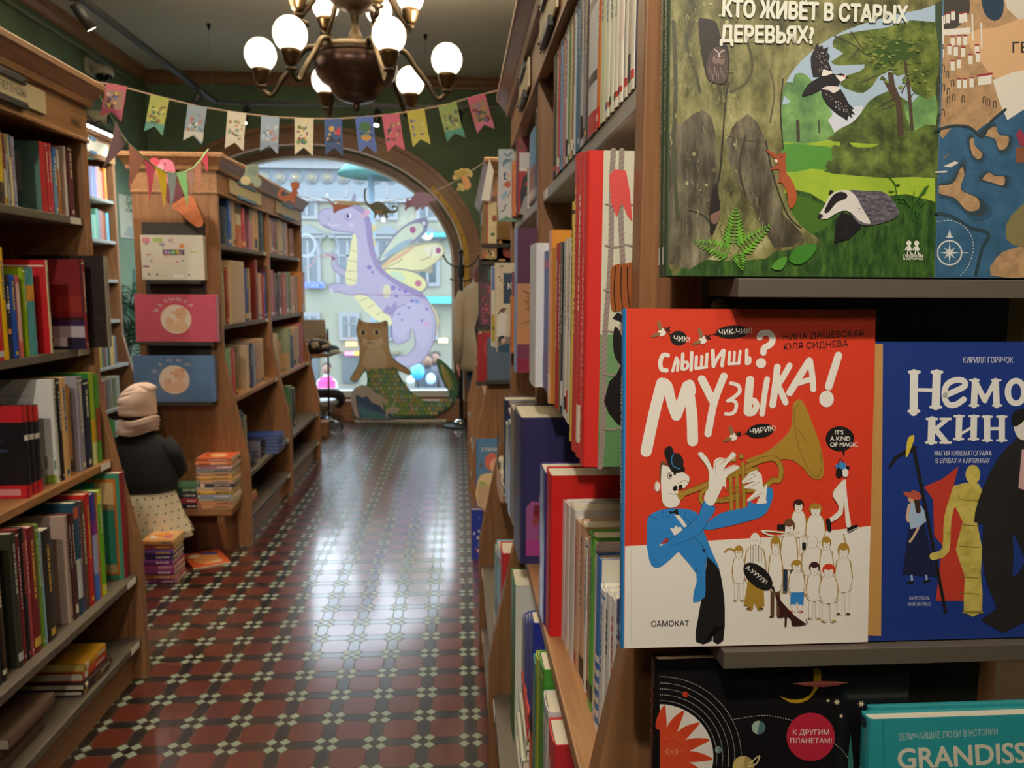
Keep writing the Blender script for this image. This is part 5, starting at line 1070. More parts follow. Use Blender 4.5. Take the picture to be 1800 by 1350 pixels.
a.poly(B(1095, 900, 1108, 888, 1135, 940, 1180, 990, 1235, 1050, 1290, 1090, 1320, 1120, 1225, 1130, 1215, 1090, 1185, 1060, 1180, 1130, 1165, 1130, 1165, 1060, 1130, 1075, 1130, 1000), '#3c1a18', 2); a.line(B(1290, 1118, 1330, 1110, 1325, 1082), 1.4, '#3c1a18', sm=3)
# the walker with headphones
a.poly(A(1595, 1270, 1530, 1340)+B(1520, 180, 1560, 240, 1555, 290, 1480, 350, 1500, 370, 1590, 310, 1600, 200, 1610, 300, 1620, 400, 1655, 400, 1640, 300, 1625, 180, 1615, 50)+A(1610, 1270), WH, 2)
a.line(A(1595, 1270, 1540, 1330)+B(1520, 170, 1555, 230), .6, GL, sm=3); q_ = A(1612, 1215)[0]; a.ell(q_[0], q_[1], 5.5, 8.5, WH); a.poly(A(1535, 1165, 1560, 1150, 1580, 1130, 1600, 1150, 1615, 1140, 1620, 1185, 1560, 1200), '#3f86c8'); q_ = A(1567, 1218)[0]; a.ell(q_[0], q_[1], 6, 8.5, BK); a.line(A(1560, 1190, 1562, 1135, 1580, 1115, 1602, 1140), .9, BK, sm=4); q_ = A(1630, 1180)[0]; a.ell(q_[0], q_[1], 3, 3.4, BK)
a.poly(B(1470, 345, 1500, 345, 1510, 425, 1490, 435, 1478, 400), BK, 2); a.poly(B(1628, 410, 1690, 385, 1708, 398, 1650, 438, 1632, 436), BK, 2); a.line(B(1632, 438, 1708, 402), .9, WH)
a.text('САМОКАТ', *B(183, 1132)[0], 13.4, BK, rot=-1.2, off=.004, vflip=-1)
# fixed outline of the cover's lower edge stays clear of the ledge
a.build('cover_art', music)
Mm = M.copy(); a = Art(lambda p, hh: Mm @ Vector((-0.0030-hh, p[1], p[0])), .45)
a.text('СЛЫШИШЬ? МУЗЫКА!', .155, .0125, .0125, '#e2dcd4', vflip=-1); a.text('НИНА ДАШЕВСКАЯ', .035, .0115, .0085, '#16284a', vflip=-1); a.text('ЮЛЯ СИДНЕВА', .285-.0, .0115, .006, '#16284a', vflip=-1); a.ell(.02, .0085, .004, .004, '#e2dcd4'); a.ell(.02, .0085, .0032, .0032, '#2f86cc'); a.build('spine_title', music)

# ---- the film book (its drawing kept generic)
o, cm, M, w, h = shown('blue picture book with tan spine and white title right of the trumpet book', 1527, 1116, 1800, 604, LZ[1], .018, '#1c3580', spine='#b98a4c', wtot=.225, y=.789)
a = Art(px_cover(M), mk=mk_print(.5))
Cn = lambda *p: [(1400+p[i]/2.5, 590+p[i+1]/2.5) for i in range(0, len(p), 2)]
a.poly(Cn(319, 36, 380, 38, 372, 1320, 314, 1318), '#bb8d50'); a.line(Cn(345, 38, 340, 1318), .8, '#a87a40')
a.text('КИРИЛЛ ГОРЯЧОК', *Cn(730, 120)[0], 15, '#cfd2d8', vflip=-1, width=89)
LT = '#dcdad6'
def serif(pts, wd): a.line(pts, wd/2.5, LT)
serif(Cn(517, 165, 515, 335), 36); serif(Cn(617, 165, 612, 310), 36); serif(Cn(520, 238, 612, 240), 16); 
for (x, y) in ((518, 160), (617, 160), (516, 332), (612, 314)): serif(Cn(x-22, y, x+22, y), 13)
a.line(Cn(655, 262, 735, 225, 735, 200, 700, 195, 662, 215, 650, 260, 665, 300, 700, 303, 735, 280), 26/2.5, LT, sm=5)
serif(Cn(785, 200, 780, 305), 28); serif(Cn(785, 200, 828, 285), 24); serif(Cn(828, 285, 872, 200), 20); serif(Cn(875, 200, 880, 305), 28)
for (x, y) in ((782, 196), (878, 196), (780, 307), (882, 307)): serif(Cn(x-18, y, x+18, y), 10)
q_ = Cn(965, 248)[0]; a.ell(q_[0], q_[1], 20, 25, LT); a.ell(q_[0], q_[1], 9, 15, '#1c3580')
serif(Cn(595, 370, 592, 465), 32); serif(Cn(660, 370, 600, 420), 18); serif(Cn(605, 405, 655, 465), 24)
for (x, y) in ((595, 366), (655, 366), (592, 470), (655, 470)): serif(Cn(x-22, y, x+22, y), 11)
serif(Cn(715, 360, 712, 450), 28); serif(Cn(780, 360, 778, 450), 28); serif(Cn(716, 435, 776, 400), 12); serif(Cn(838, 362, 838, 455), 28); serif(Cn(902, 362, 902, 455), 28); serif(Cn(838, 410, 902, 408), 14)
for (x, y) in ((714, 354), (780, 354), (712, 455), (778, 455), (838, 356), (902, 356), (838, 460), (902, 460)): serif(Cn(x-20, y, x+20, y), 10)
a.text('МАГИЯ КИНЕМАТОГРАФА', *Cn(605, 527)[0], 12, '#cfd2d8', vflip=-1, width=101); a.text('В БУКВАХ И КАРТИНКАХ', *Cn(610, 560)[0], 12, '#cfd2d8', vflip=-1, width=96)
a.text('НАРИСОВАЛА', *Cn(495, 1162)[0], 9, '#b8bed0', vflip=-1, width=36); a.text('АНЯ ЖУРКО', *Cn(487, 1188)[0], 9, '#b8bed0', vflip=-1, width=41)
a.poly(Cn(560, 665, 640, 630, 712, 575, 690, 660, 720, 760, 740, 850, 745, 1165, 612, 1165, 640, 920, 605, 880, 600, 720), '#b8382a', 1)
# a woman in a hat and a long dark skirt
a.poly(Cn(498, 815, 560, 812, 615, 1060, 465, 1050), '#171c3e', 1); a.poly(Cn(500, 735, 545, 745, 575, 810, 500, 850), '#9cb4d0', 2); a.line(Cn(495, 745, 486, 800, 492, 815), 5, '#c8a890'); a.line(Cn(535, 845, 510, 890, 498, 905), 4, '#c8a890')
q_ = Cn(505, 715)[0]; a.ell(q_[0], q_[1], 6, 8, '#c8a080'); a.line(Cn(525, 705, 535, 770), 9, '#3c241c'); a.poly(Cn(470, 685, 500, 690, 510, 678, 540, 690, 550, 715, 520, 722, 480, 705), '#b0503c', 2); a.line(Cn(505, 1055, 508, 1078), 4, '#8aa4cc'); a.line(Cn(570, 1055, 572, 1072), 4, '#8aa4cc'); a.line(Cn(490, 1087, 512, 1082), 4, BK); a.line(Cn(560, 1083, 585, 1075), 4, BK)
# scythe with a yellow bird
a.line(Cn(515, 492, 585, 850, 655, 1215), 6, BK); a.poly(Cn(405, 592, 430, 530, 520, 485, 522, 505, 450, 535), BK, 2); a.poly(Cn(482, 495, 490, 450, 512, 436, 518, 450, 505, 490, 487, 532, 480, 530), '#d0b83c', 2)
# stand-in for the golden figure: a tall gilded lamp stand of the same size
a.poly(Cn(690, 660, 800, 650, 815, 720, 790, 800, 815, 930, 810, 1040, 815, 1215, 735, 1215, 740, 1060, 700, 940, 730, 820, 690, 740), '@gold', 2); q_ = Cn(775, 610)[0]; a.ell(q_[0], q_[1], 13, 17, '@gold'); a.line(Cn(700, 680, 665, 800, 655, 940, 600, 970), 13, '@gold', sm=3); a.line(Cn(735, 1215, 815, 1215), 5, '#8a7a30')
for y in (720, 830, 925, 1060, 1130): a.line(Cn(715, y, 800, y+6), 1.6, '#7a6a28')
# stand-in for the man: a broad dark overcoat without a face
a.poly(Cn(960, 460, 900, 520, 850, 600, 800, 720, 780, 820, 820, 830, 815, 960, 840, 1100, 880, 1200, 810, 1250, 1010, 1255, 1010, 440), '@black', 2); a.poly(Cn(950, 1060, 955, 960, 950, 870, 985, 940, 1000, 1000), '#1c3580', 2); a.poly(Cn(975, 670, 990, 500, 1010, 500, 1010, 680), '#c8a0a0')
q_ = Cn(1000, 395)[0]; a.ell(q_[0], q_[1], 18, 26, '#d8d2cc'); a.poly(Cn(945, 380, 955, 335, 1010, 320, 1010, 360, 965, 400), BK, 3)
a.build('cover_art', o)

# ---- the tree book, two copies
TL = LZ[0]
o2, _, _, _, _ = facing_book('dark green spine of the second copy behind the old tree picture book', at_y(1173, 489, YC).x, at_y(1643, 486, YC).x, TL+.0006, TL+.36, YC+.0155, .014, '#344530', 4, GD)
o, cm, M, w, h = facing_book('dark green picture book of animals living in an old tree, top ledge', at_y(1173, 489, YC).x, at_y(1643, 486, YC).x, TL+.0006, TL+.36, YC, .014, '#3a4a34', 4, GD)
tree = o
a = Art(px_cover(M), mk=mk_print(.38)); a.clip = [to_px(M @ Vector(q)) for q in ((0.0005, 0, 0.0005), (w, 0, 0.0005), (w, 0, h), (0.0005, 0, h))]
T0 = lambda *p: [(1130+p[i]/2.5955, p[i+1]/2.5955) for i in range(0, len(p), 2)]
T1 = lambda *p: [(1150+p[i]/5.19, p[i+1]/5.19) for i in range(0, len(p), 2)]
T2 = lambda *p: [(1150+p[i]/5.19, 240+p[i+1]/5.19) for i in range(0, len(p), 2)]
T3 = lambda *p: [(1340+p[i]/5.625, 60+p[i+1]/5.625) for i in range(0, len(p), 2)]
T4 = lambda *p: [(1340+p[i]/5.194, 240+p[i+1]/5.194) for i in range(0, len(p), 2)]
a.poly(T0(112, -90, 1334, -90, 1334, 1256, 112, 1268), '@grass')
a.poly(T0(620, -90, 1334, -90, 1334, 680, 620, 680), '#9db2c6'); a.poly(T0(780, 560, 1000, 480, 1000, 640, 780, 640), '#c4c8d4', 2)
a.poly(T0(620, 640, 1334, 640, 1334, 1000, 620, 1000), '@lime'); a.poly(T3(190, 1095, 500, 1100, 720, 1135, 700, 1330, 480, 1330, 200, 1360), '#4f8c38', 2)
a.poly(T0(620, 900, 760, 880, 900, 960, 1050, 900, 1334, 920, 1334, 1256, 620, 1260), '@grass', 2); a.poly(T4(240, 600, 330, 540, 480, 590, 560, 640, 640, 780, 420, 900, 250, 800), '#41661f', 2)
# far trees
a.poly(T3(180, 680, 220, 480, 300, 480, 320, 400, 400, 385, 470, 440, 560, 560, 620, 640, 690, 800, 650, 850, 720, 990, 640, 1050, 180, 1060), '@pale', 2); a.poly(T3(210, 640, 215, 610, 250, 640, 275, 670, 200, 700), '#9db2c6', 2)
for (x, y0, y1, wd) in ((350, 860, 1050, 6), (558, 850, 975, 2.6)): a.line(T3(x, y0, x+5, y1), wd, '#3c3a2c')
a.poly(T3(700, 1000, 760, 940, 880, 880, 960, 800, 1060, 660, 1200, 580, 1280, 570, 1400, 640, 1480, 680, 1560, 620, 1710, 600, 1710, 1060, 700, 1060), INK and '@bush', 2); a.poly(T3(1400, 700, 1480, 680, 1560, 600, 1710, 580, 1710, 950, 1480, 940), '@pale', 2)
# near bush
a.poly(T3(640, 1330, 620, 1300, 690, 1250, 680, 1130, 720, 1095, 770, 1110, 770, 1040, 830, 1040, 900, 1110, 1000, 1120, 1120, 1110, 1200, 1050, 1340, 1040, 1500, 960, 1710, 900, 1710, 1400, 700, 1380), '@bush', 2); a.poly(T4(590, 260, 640, 230, 700, 330, 1040, 340, 1580, 380, 1580, 300, 700, 200), '@bush', 2)
# pines of the middle distance
a.poly(T3(720, 30, 900, -20, 1200, -60, 1710, -120, 1710, 600, 1560, 610, 1480, 560, 1420, 400, 1330, 420, 1280, 360, 1150, 420, 1100, 500, 1000, 580, 880, 560, 770, 500, 830, 410, 960, 370, 1010, 300, 760, 310, 680, 270, 800, 190, 700, 130), '@leaf', 2)
a.poly(T3(1240, 380, 1290, 370, 1310, 500, 1370, 640, 1390, 820, 1400, 990, 1340, 1010, 1320, 700, 1180, 430, 1190, 410, 1250, 490), '#4a3a2e', 1); a.line(T3(1410, 270, 1450, 560, 1480, 940), 6, '#4a3c32', sm=3)
for p in (T3(700, 10, 900, 110, 1040, 210, 1160, 250), T3(880, -20, 960, 100, 1060, 220), T3(1130, 410, 1000, 470, 920, 470), T3(1290, 650, 1200, 690, 1120, 750), T3(1310, 700, 1220, 740, 1140, 760), T3(1450, 640, 1520, 560), T3(1380, 580, 1420, 500, 1500, 430), T3(950, 150, 900, 210, 850, 270)): a.line(p, (2.6, .8), '#3a2e26', sm=3)
a.poly(T3(1060, 190, 1200, 100, 1300, 60, 1500, 100, 1420, 180, 1540, 160, 1440, 260, 1350, 260, 1290, 330, 1240, 280, 1110, 370, 1100, 320, 1170, 240), '#36501f', 1)
# the old trunk with its opening
a.poly(T0(112, -90, 1334, -90, 1334, 20, 1180, 60, 1000, 110, 860, 170, 740, 260, 660, 360, 632, 480, 636, 700, 650, 900, 720, 1030, 800, 1085, 790, 1120, 600, 1150, 560, 1180, 380, 1190, 200, 1180, 112, 1200), '@bark', 2)
a.poly(T0(112, 640, 180, 560, 280, 500, 330, 600, 345, 830, 300, 1000, 310, 1170, 112, 1200), '@root', 2); a.poly(T0(380, 640, 480, 520, 560, 640, 600, 820, 640, 980, 740, 1080, 600, 1130, 480, 900, 420, 820), '@root', 2)
for p, wd, c in ((T0(365, 620, 350, 800, 320, 900, 310, 1060), 3.5, '#2a261c'), (T0(390, 380, 375, 480, 365, 640), 3, '#2f2c20'), (T0(230, 100, 200, 200, 240, 330, 260, 420), 6, '#45452e'), (T0(480, 200, 500, 300, 470, 380, 400, 420), 5, '#4c4a30'), (T0(560, 640, 600, 820, 660, 980, 720, 1040), 3, '#2f2a20'), (T0(470, 620, 440, 760, 470, 900), 4, '#3a3528'), (T0(640, 360, 628, 500, 640, 680), 2.5, '#2c2c1e'), (T0(580, 320, 600, 420, 580, 560), 3, '#55533a'), (T0(140, 100, 150, 400, 140, 700, 160, 1000), 7, '#454734'), (T0(210, 960, 270, 980, 300, 1010), 2.4, '#2a261c'), (T0(380, 620, 460, 640, 560, 650), 1.6, '#3a3828')): a.line(p, wd, c, sm=5)
rn = random.Random(17)
for k in range(150):                                   # fine furrows and lichen on the bark
    x, y = rn.uniform(120, 600), rn.uniform(-40, 1080)
    if x > 420+abs(y-520)*.32: continue
    L_ = rn.uniform(14, 70); pts = [(x+rn.uniform(-5, 5), y+L_*i/4) for i in range(5)]
    a.line(T0(*[v for q in pts for v in q]), (rn.uniform(.5, 1.6), .3), rn.choice(['#2c2c1c', '#3c3c28', '#8f8b62', '#a09a74', '#4c4a32']), sm=3)
for k in range(60):
    x, y = rn.uniform(130, 560), rn.uniform(0, 900)
    if x > 400+abs(y-520)*.3: continue
    q_ = T0(x, y)[0]; a.ell(q_[0], q_[1], rn.uniform(1, 4), rn.uniform(1, 5), rn.choice(['#8c8a5a', '#a5a078', '#5a5a34', '#76764a']), n=8)
for k in range(120):                                   # leaf dabs on the pines and bushes
    x, y = rn.uniform(760, 1650), rn.uniform(-60, 560); q_ = T3(x, y)[0]
    if 1.0 < y < 560 and x > 1000+(y*.35 if y > 300 else 0): a.ell(q_[0], q_[1], rn.uniform(2, 6), rn.uniform(1.4, 3.4), rn.choice(['#5c6c2a', '#46561f', '#7c8840', '#68783a']), rot=rn.uniform(-30, 30), n=8)
# hollow with an owl, mouse hole
a.poly(T1(400, 200, 440, 170, 560, 200, 600, 330, 670, 430, 685, 600, 660, 750, 600, 770, 500, 740, 460, 640, 430, 500), '#221e1a', 2); a.poly(T1(500, 500, 560, 430, 640, 450, 670, 560, 665, 700, 630, 755, 560, 760, 500, 730, 470, 620), '#4a3a36', 2)
for (x, y) in ((560, 545), (610, 550)): q_ = T1(x, y)[0]; a.ell(q_[0], q_[1], 6, 8, '#76605a'); a.ell(q_[0]+1, q_[1]-4, 2, 1.8, '#15110f')
a.line(T1(545, 450, 580, 480, 590, 520), 2, '#b8a8a4', sm=3); a.line(T1(640, 460, 600, 480, 590, 520), 2, '#b8a8a4', sm=3)
for k in range(9): a.line(T1(500+k*17, 620+(k % 3)*30, 498+k*17, 670+(k % 3)*30), 1.4, '#8a7470')
a.poly(T2(505, 600, 560, 430, 590, 560, 600, 700, 560, 830, 510, 900), '#201b17', 2); a.poly(T2(510, 720, 560, 690, 600, 675, 600, 710, 575, 780, 540, 800, 515, 770), '#7a5a52', 2)
# woodpecker
a.poly(T3(500, 420, 480, 330, 475, 230, 520, 130, 540, 90, 560, 130, 590, 110, 600, 150, 650, 130, 640, 180, 665, 215, 650, 270, 690, 380, 610, 420), '#1e1b20', 1); a.poly(T3(575, 560, 640, 520, 760, 530, 800, 590, 850, 690, 905, 740, 870, 740, 915, 795, 870, 780, 890, 830, 850, 800, 835, 855, 810, 830, 740, 790, 650, 710, 600, 640), '#1e1b20', 1)
a.poly(T3(395, 590, 450, 500, 560, 430, 690, 390, 760, 420, 770, 470, 720, 530, 600, 540, 500, 590, 400, 615), '#17151a', 2); a.poly(T3(580, 420, 600, 350, 680, 370, 690, 390, 640, 410), '#d8d0c8', 1); a.poly(T3(580, 545, 650, 515, 755, 525, 760, 550, 700, 585, 650, 555), '#d0c8c4', 2)
a.poly(T3(720, 405, 760, 390, 810, 400, 825, 430, 800, 460, 770, 470, 740, 440), '#d8d2cc', 2); a.poly(T3(720, 405, 770, 388, 815, 400, 780, 415), '#17151a', 1); a.poly(T3(815, 422, 870, 425, 820, 436), '#17151a'); q_ = T3(802, 415)[0]; a.ell(q_[0], q_[1], 2, 2, '#a83028')
rn = random.Random(2)
for k in range(34):
    u, v = rn.random(), rn.random(); q_ = T3(490+150*u+20*v, 150+230*v)[0]; a.ell(q_[0], q_[1], .8, .8, '#c8c2c0', n=6)
    q_ = T3(620+210*u+30*v, 590+110*u+100*v)[0]; a.ell(q_[0], q_[1], .8, .8, '#c8c2c0', n=6)
# squirrel
a.poly(T4(20, 120, 45, 120, 130, 170, 160, 150, 200, 155, 218, 130, 212, 180, 205, 225, 215, 300, 220, 350, 180, 420, 130, 430, 150, 380, 150, 300, 70, 305, 80, 290, 140, 255, 125, 215, 60, 160), '#9a4a28', 1); a.poly(T4(190, 340, 230, 350, 280, 430, 312, 530, 300, 610, 258, 662, 230, 600, 220, 500, 175, 420), '#a3502c', 2); q_ = T4(172, 188)[0]; a.ell(q_[0], q_[1], 1.4, 1.4, BK); a.poly(T4(105, 210, 140, 215, 125, 255), '#d8c8bc')
# badger
a.poly(T4(650, 970, 670, 760, 720, 690, 860, 740, 900, 830, 780, 940), '#17141a', 1); a.poly(T4(700, 560, 800, 490, 950, 500, 1080, 500, 1180, 570, 1250, 700, 1180, 760, 1000, 810, 880, 800, 800, 700), '@fur', 2)
a.poly(T4(510, 720, 560, 640, 600, 560, 660, 505, 740, 490, 800, 500, 860, 560, 900, 640, 960, 740, 980, 800, 880, 770, 800, 690, 720, 680, 640, 720, 590, 752, 530, 748), '#ccc8c4', 2); a.poly(T4(560, 690, 600, 600, 650, 530, 720, 505, 770, 530, 760, 570, 680, 600, 620, 670, 590, 700), '#1c191e', 2); a.poly(T4(600, 520, 615, 490, 650, 495, 620, 530), '#1c191e', 1); q_ = T4(527, 727)[0]; a.ell(q_[0], q_[1], 4.5, 3.6, '#26242c')
for k in range(60):
    u, v = rn.random(), rn.random(); x, y = 860+330*u, 530+210*v; a.line(T4(x, y, x+26, y+12), .6, rn.choice(['#8a868e', '#3c3a42', '#6a666e']))
# meadow plants, ferns, leaf
GRN = '#2c5a1e'
for p in (T4(1150, 370, 1210, 450, 1220, 640), T4(1370, 760, 1380, 500), T4(1370, 700, 1480, 600), T4(1370, 640, 1440, 530, 1510, 450), T4(1340, 640, 1290, 570)): a.line(p, 1.8, GRN, sm=3)
for p in (T4(1480, 460, 1510, 450, 1480, 520, 1420, 560), T4(1200, 440, 1255, 435, 1240, 455), T4(1140, 495, 1210, 500, 1170, 515), T4(1220, 560, 1260, 535, 1300, 570, 1250, 580), T4(1215, 590, 1290, 600, 1290, 615), T4(1290, 570, 1340, 590, 1350, 640, 1320, 620), T4(1400, 650, 1430, 640, 1430, 690, 1400, 740)): a.poly(p, GRN)
def fern(base, tip, n, L_):
    (xa, ya), (xb, yb) = base, tip; dx, dy = xb-xa, yb-ya; d = math.hypot(dx, dy); nx, ny = -dy/d, dx/d
    for i in range(1, n):
        f_ = i/n; l = L_*(1-f_)**.7; x, y = xa+dx*f_, ya+dy*f_
        for sg in (-1, 1): a.poly([(x, y), (x+(nx*sg*.55+dx/d*.25)*l+dx/d*1.2, y+(ny*sg*.55+dy/d*.25)*l+dy/d*1.2), (x+(nx*sg+dx/d*.45)*l, y+(ny*sg+dy/d*.45)*l), (x+(nx*sg*.5-dx/d*.0)*l-dx/d*1.4, y+(ny*sg*.5)*l-dy/d*1.4)], rn.choice(['#5f9a30', '#548c2a', '#6ba636']))
    a.line([base, tip], .9, '#4a7a26')
fern(T2(720, 1000)[0], T2(740, 630)[0], 12, 24); fern(T2(700, 1060)[0], T2(350, 950)[0], 11, 22); fern(T2(760, 1040)[0], T2(1070, 800)[0], 11, 22); fern(T2(760, 1050)[0], T2(800, 1230)[0], 8, 15)
a.poly(T4(240, 1110, 300, 1020, 400, 980, 480, 990, 490, 1030, 420, 1120, 330, 1170, 260, 1150), '#3c7a28', 3); a.poly(T4(80, 1200, 130, 1130, 215, 1100, 210, 1160, 160, 1220), '#4f8c30', 3)
for k in range(70): x = rn.uniform(300, 1560); y = rn.uniform(860, 1230); a.line(T4(x, y, x+rn.uniform(-6, 6), y-rn.uniform(14, 34)), .5, rn.choice(['#3f6a24', '#2a4c18', '#4a7428']))
# lettering and publisher's mark
CR = '#d3d4c6'
a.text('КТО ЖИВЁТ В СТАРЫХ', *T1(600, 152)[0], 41, CR, rot=2.2, off=.045, vflip=-1, width=329); a.text('ДЕРЕВЬЯХ?', *T1(585, 385)[0], 40, CR, rot=1.0, off=.045, vflip=-1, width=167)
for (x) in (1330, 1400):
    q_ = T4(x, 975)[0]; a.ell(q_[0], q_[1], 4.4, 4.4, CR); a.poly(T4(x-22, 1040, x-8, 995, x+12, 995, x+30, 1040), CR); a.line(T4(x-6, 1040, x-14, 1075), 2, CR); a.line(T4(x+8, 1040, x+18, 1072, x+34, 1078), 2, CR); a.line(T4(x-20, 1010, x-32, 1035), 1.8, CR)
a.text('ПЕШКОМ', *T4(1277, 1104)[0], 6, CR, off=.05, vflip=-1, width=35); a.text('В ИСТОРИЮ', *T4(1277, 1128)[0], 5, CR, off=.04, vflip=-1, width=35)
a.build('cover_art', tree)
for ob, yy in ((tree, 0), (o2, 0)):
    Mo = ob.matrix_basis.copy(); a = Art(lambda p, hh: Mo @ Vector((-0.0027-hh, p[1], p[0])), .4)
    a.text('ИЛЬЯ СОЛОВЬЁВА, ЯНИНА ЧИХУЛ', .045, .0092, .0075, '#b8b8a0', vflip=-1, width=.085); a.text('КТО ЖИВЁТ В СТАРЫХ ДЕРЕВЬЯХ?', .145, .0098, .010, '#a8aa8c', vflip=-1, width=.15)
    a.rect(.012, .004, .03, .0105, '#c8c8bc'); a.build('spine_title', ob)

# ---- the map book
o, cm, M, w, h = facing_book('blue and sand coloured map book with a compass rose, top ledge', at_y(1645, 486, YC).x, at_y(1645, 486, YC).x+.24, TL+.0006, TL+.33, YC-.001, .015, '#31587a', 4, GD)
a = Art(px_cover(M), mk=mk_print(.5)); a.clip = [to_px(M @ Vector(q)) for q in ((0, 0, 0), (w, 0, 0), (w, 0, h), (0, 0, h))]; Q = lambda *p: [(1630+p[i]/2.7, p[i+1]/2.7) for i in range(0, len(p), 2)]
a.poly(Q(40, -100, 520, -100, 520, 1308, 40, 1310), '@sea')
a.poly(Q(40, -100, 520, -100, 520, 330, 400, 420, 360, 520, 300, 570, 270, 640, 200, 600, 120, 600, 40, 625), '@sand', 2); a.poly(Q(60, -60, 180, -60, 200, 60, 140, 130, 50, 150), '#3c3a34', 3); a.poly(Q(260, -40, 350, -40, 360, 60, 320, 100, 270, 60), '#22384c', 3); a.poly(Q(180, 160, 330, 130, 459, 80, 520, 90, 520, 330, 400, 350, 320, 370, 260, 300), '#c8a078', 2); a.poly(Q(310, 380, 400, 345, 520, 320, 520, 480, 380, 570, 340, 480), '#cfc8bc', 1); a.poly(Q(360, -20, 520, -90, 520, 60, 430, 90), '#c4bcae', 2)
a.text('ГЕ', *Q(398, 250)[0], 26, '#2f2622', vflip=-1, off=.02)
for k, (x, y) in enumerate([(75, 90), (98, 85), (122, 72), (160, 85), (180, 80), (60, 195), (120, 195), (150, 190), (180, 190), (70, 250), (105, 235), (135, 240), (170, 245), (205, 280), (235, 235), (240, 270), (120, 310), (150, 300), (150, 395), (178, 395), (210, 390)]):
    p0 = Q(x, y)[0]; a.rect(p0[0]-3.6, p0[1]-7, p0[0]+3.6, p0[1]+9, '#d0ccc2'); a.rect(p0[0]-4, p0[1]-9, p0[0]+4, p0[1]-6.4, '#8c2c34')
a.poly(Q(75, 140, 205, 130, 205, 160, 78, 168), '#d0ccc2'); a.line(Q(72, 80, 75, 205), 3, '#d0ccc2'); a.line(Q(213, 70, 215, 190), 3, '#d0ccc2'); a.line(Q(255, 110, 258, 230), 2.4, '#d0ccc2'); a.poly(Q(240, 360, 305, 350, 305, 400, 240, 405), '#d0ccc2'); a.line(Q(240, 360, 305, 350), 4, '#8c2c34')
for (x, y) in ((55, 370), (75, 320), (95, 350), (50, 420), (75, 410), (100, 430), (120, 390), (125, 460), (100, 470), (170, 465), (75, 530), (55, 550), (290, 480), (320, 490), (270, 470)): a.line(Q(x-6, y+20, x-5, y-8, x+5, y-8, x+6, y+20), 1.5, '#3a342c', sm=3)
isl = (Q(200, 670, 220, 655, 225, 690, 260, 730, 245, 755, 215, 735), Q(270, 640, 320, 600, 340, 640, 385, 650, 375, 700, 340, 710, 320, 660), Q(262, 850, 290, 820, 320, 835, 365, 840, 360, 880, 320, 870, 285, 860), Q(40, 885, 120, 870, 160, 795, 175, 830, 160, 900, 235, 940, 245, 990, 190, 1000, 130, 940, 60, 920))
for p in isl:
    cx = sum(v[0] for v in p)/len(p); cy = sum(v[1] for v in p)/len(p)
    a.poly([(cx+(x-cx)*1.6, cy+(y-cy)*1.45) for x, y in p], '#284c68', 4); a.poly([(cx+(x-cx)*1.35, cy+(y-cy)*1.25) for x, y in p], '#2a3c46', 4); a.poly(p, '@sand', 4)
a.poly(Q(300, 1308, 330, 1220, 400, 1180, 520, 1170, 520, 1308), '@sand', 2); a.poly(Q(370, 1100, 400, 1020, 520, 940, 520, 1160, 400, 1160), '#7a7048', 2); a.line(Q(40, 1010, 120, 1030, 200, 1080, 290, 1110, 260, 1180, 230, 1300), 6, '#243a44', sm=5); a.line(Q(40, 620, 120, 598, 200, 605, 260, 650, 300, 580, 370, 520), 5, '#26343a', sm=4)
a.poly(Q(420, 640, 440, 610, 459, 640, 520, 620, 520, 700, 440, 690), '#8c2c40', 1); a.poly(Q(420, 700, 520, 690, 520, 780, 420, 770), '#7a4c34', 1); a.poly(Q(75, 790, 130, 765, 150, 772, 110, 795), '#c8c4bc', 1); a.line(Q(40, 818, 90, 815), 3, '#c8c4bc'); a.line(Q(75, 755, 100, 730), 1.6, '#8a6c4c')
cx, cy = Q(105, 1200)[0]; a.ell(cx, cy, 22.5, 22.5, '#c4c8c4'); a.ell(cx, cy, 20, 20, '#2f5a7a')
for k in range(8):
    q = k*PI/4; r = 19 if k % 2 == 0 else 14; a.poly([(cx+r*math.cos(q), cy+r*math.sin(q)), (cx+4*math.cos(q+.5), cy+4*math.sin(q+.5)), (cx, cy), (cx+4*math.cos(q-.5), cy+4*math.sin(q-.5))], '#c4c8c4')
a.poly([(cx-4, cy-26), (cx, cy-42), (cx+4, cy-26)], '#c4c8c4'); a.line([(cx-6, cy-28), (cx+6, cy-28)], 1.8, '#c4c8c4'); a.line([(cx+23, cy), (cx+32, cy)], 1.6, '#c4c8c4')
a.dash(smooth_open(Q(45, 1052, 120, 1048, 190, 1090, 218, 1170, 195, 1260, 155, 1308), 8), 1.2, '#c0c6c8', 3.4, 2.4)
a.build('cover_art', o)

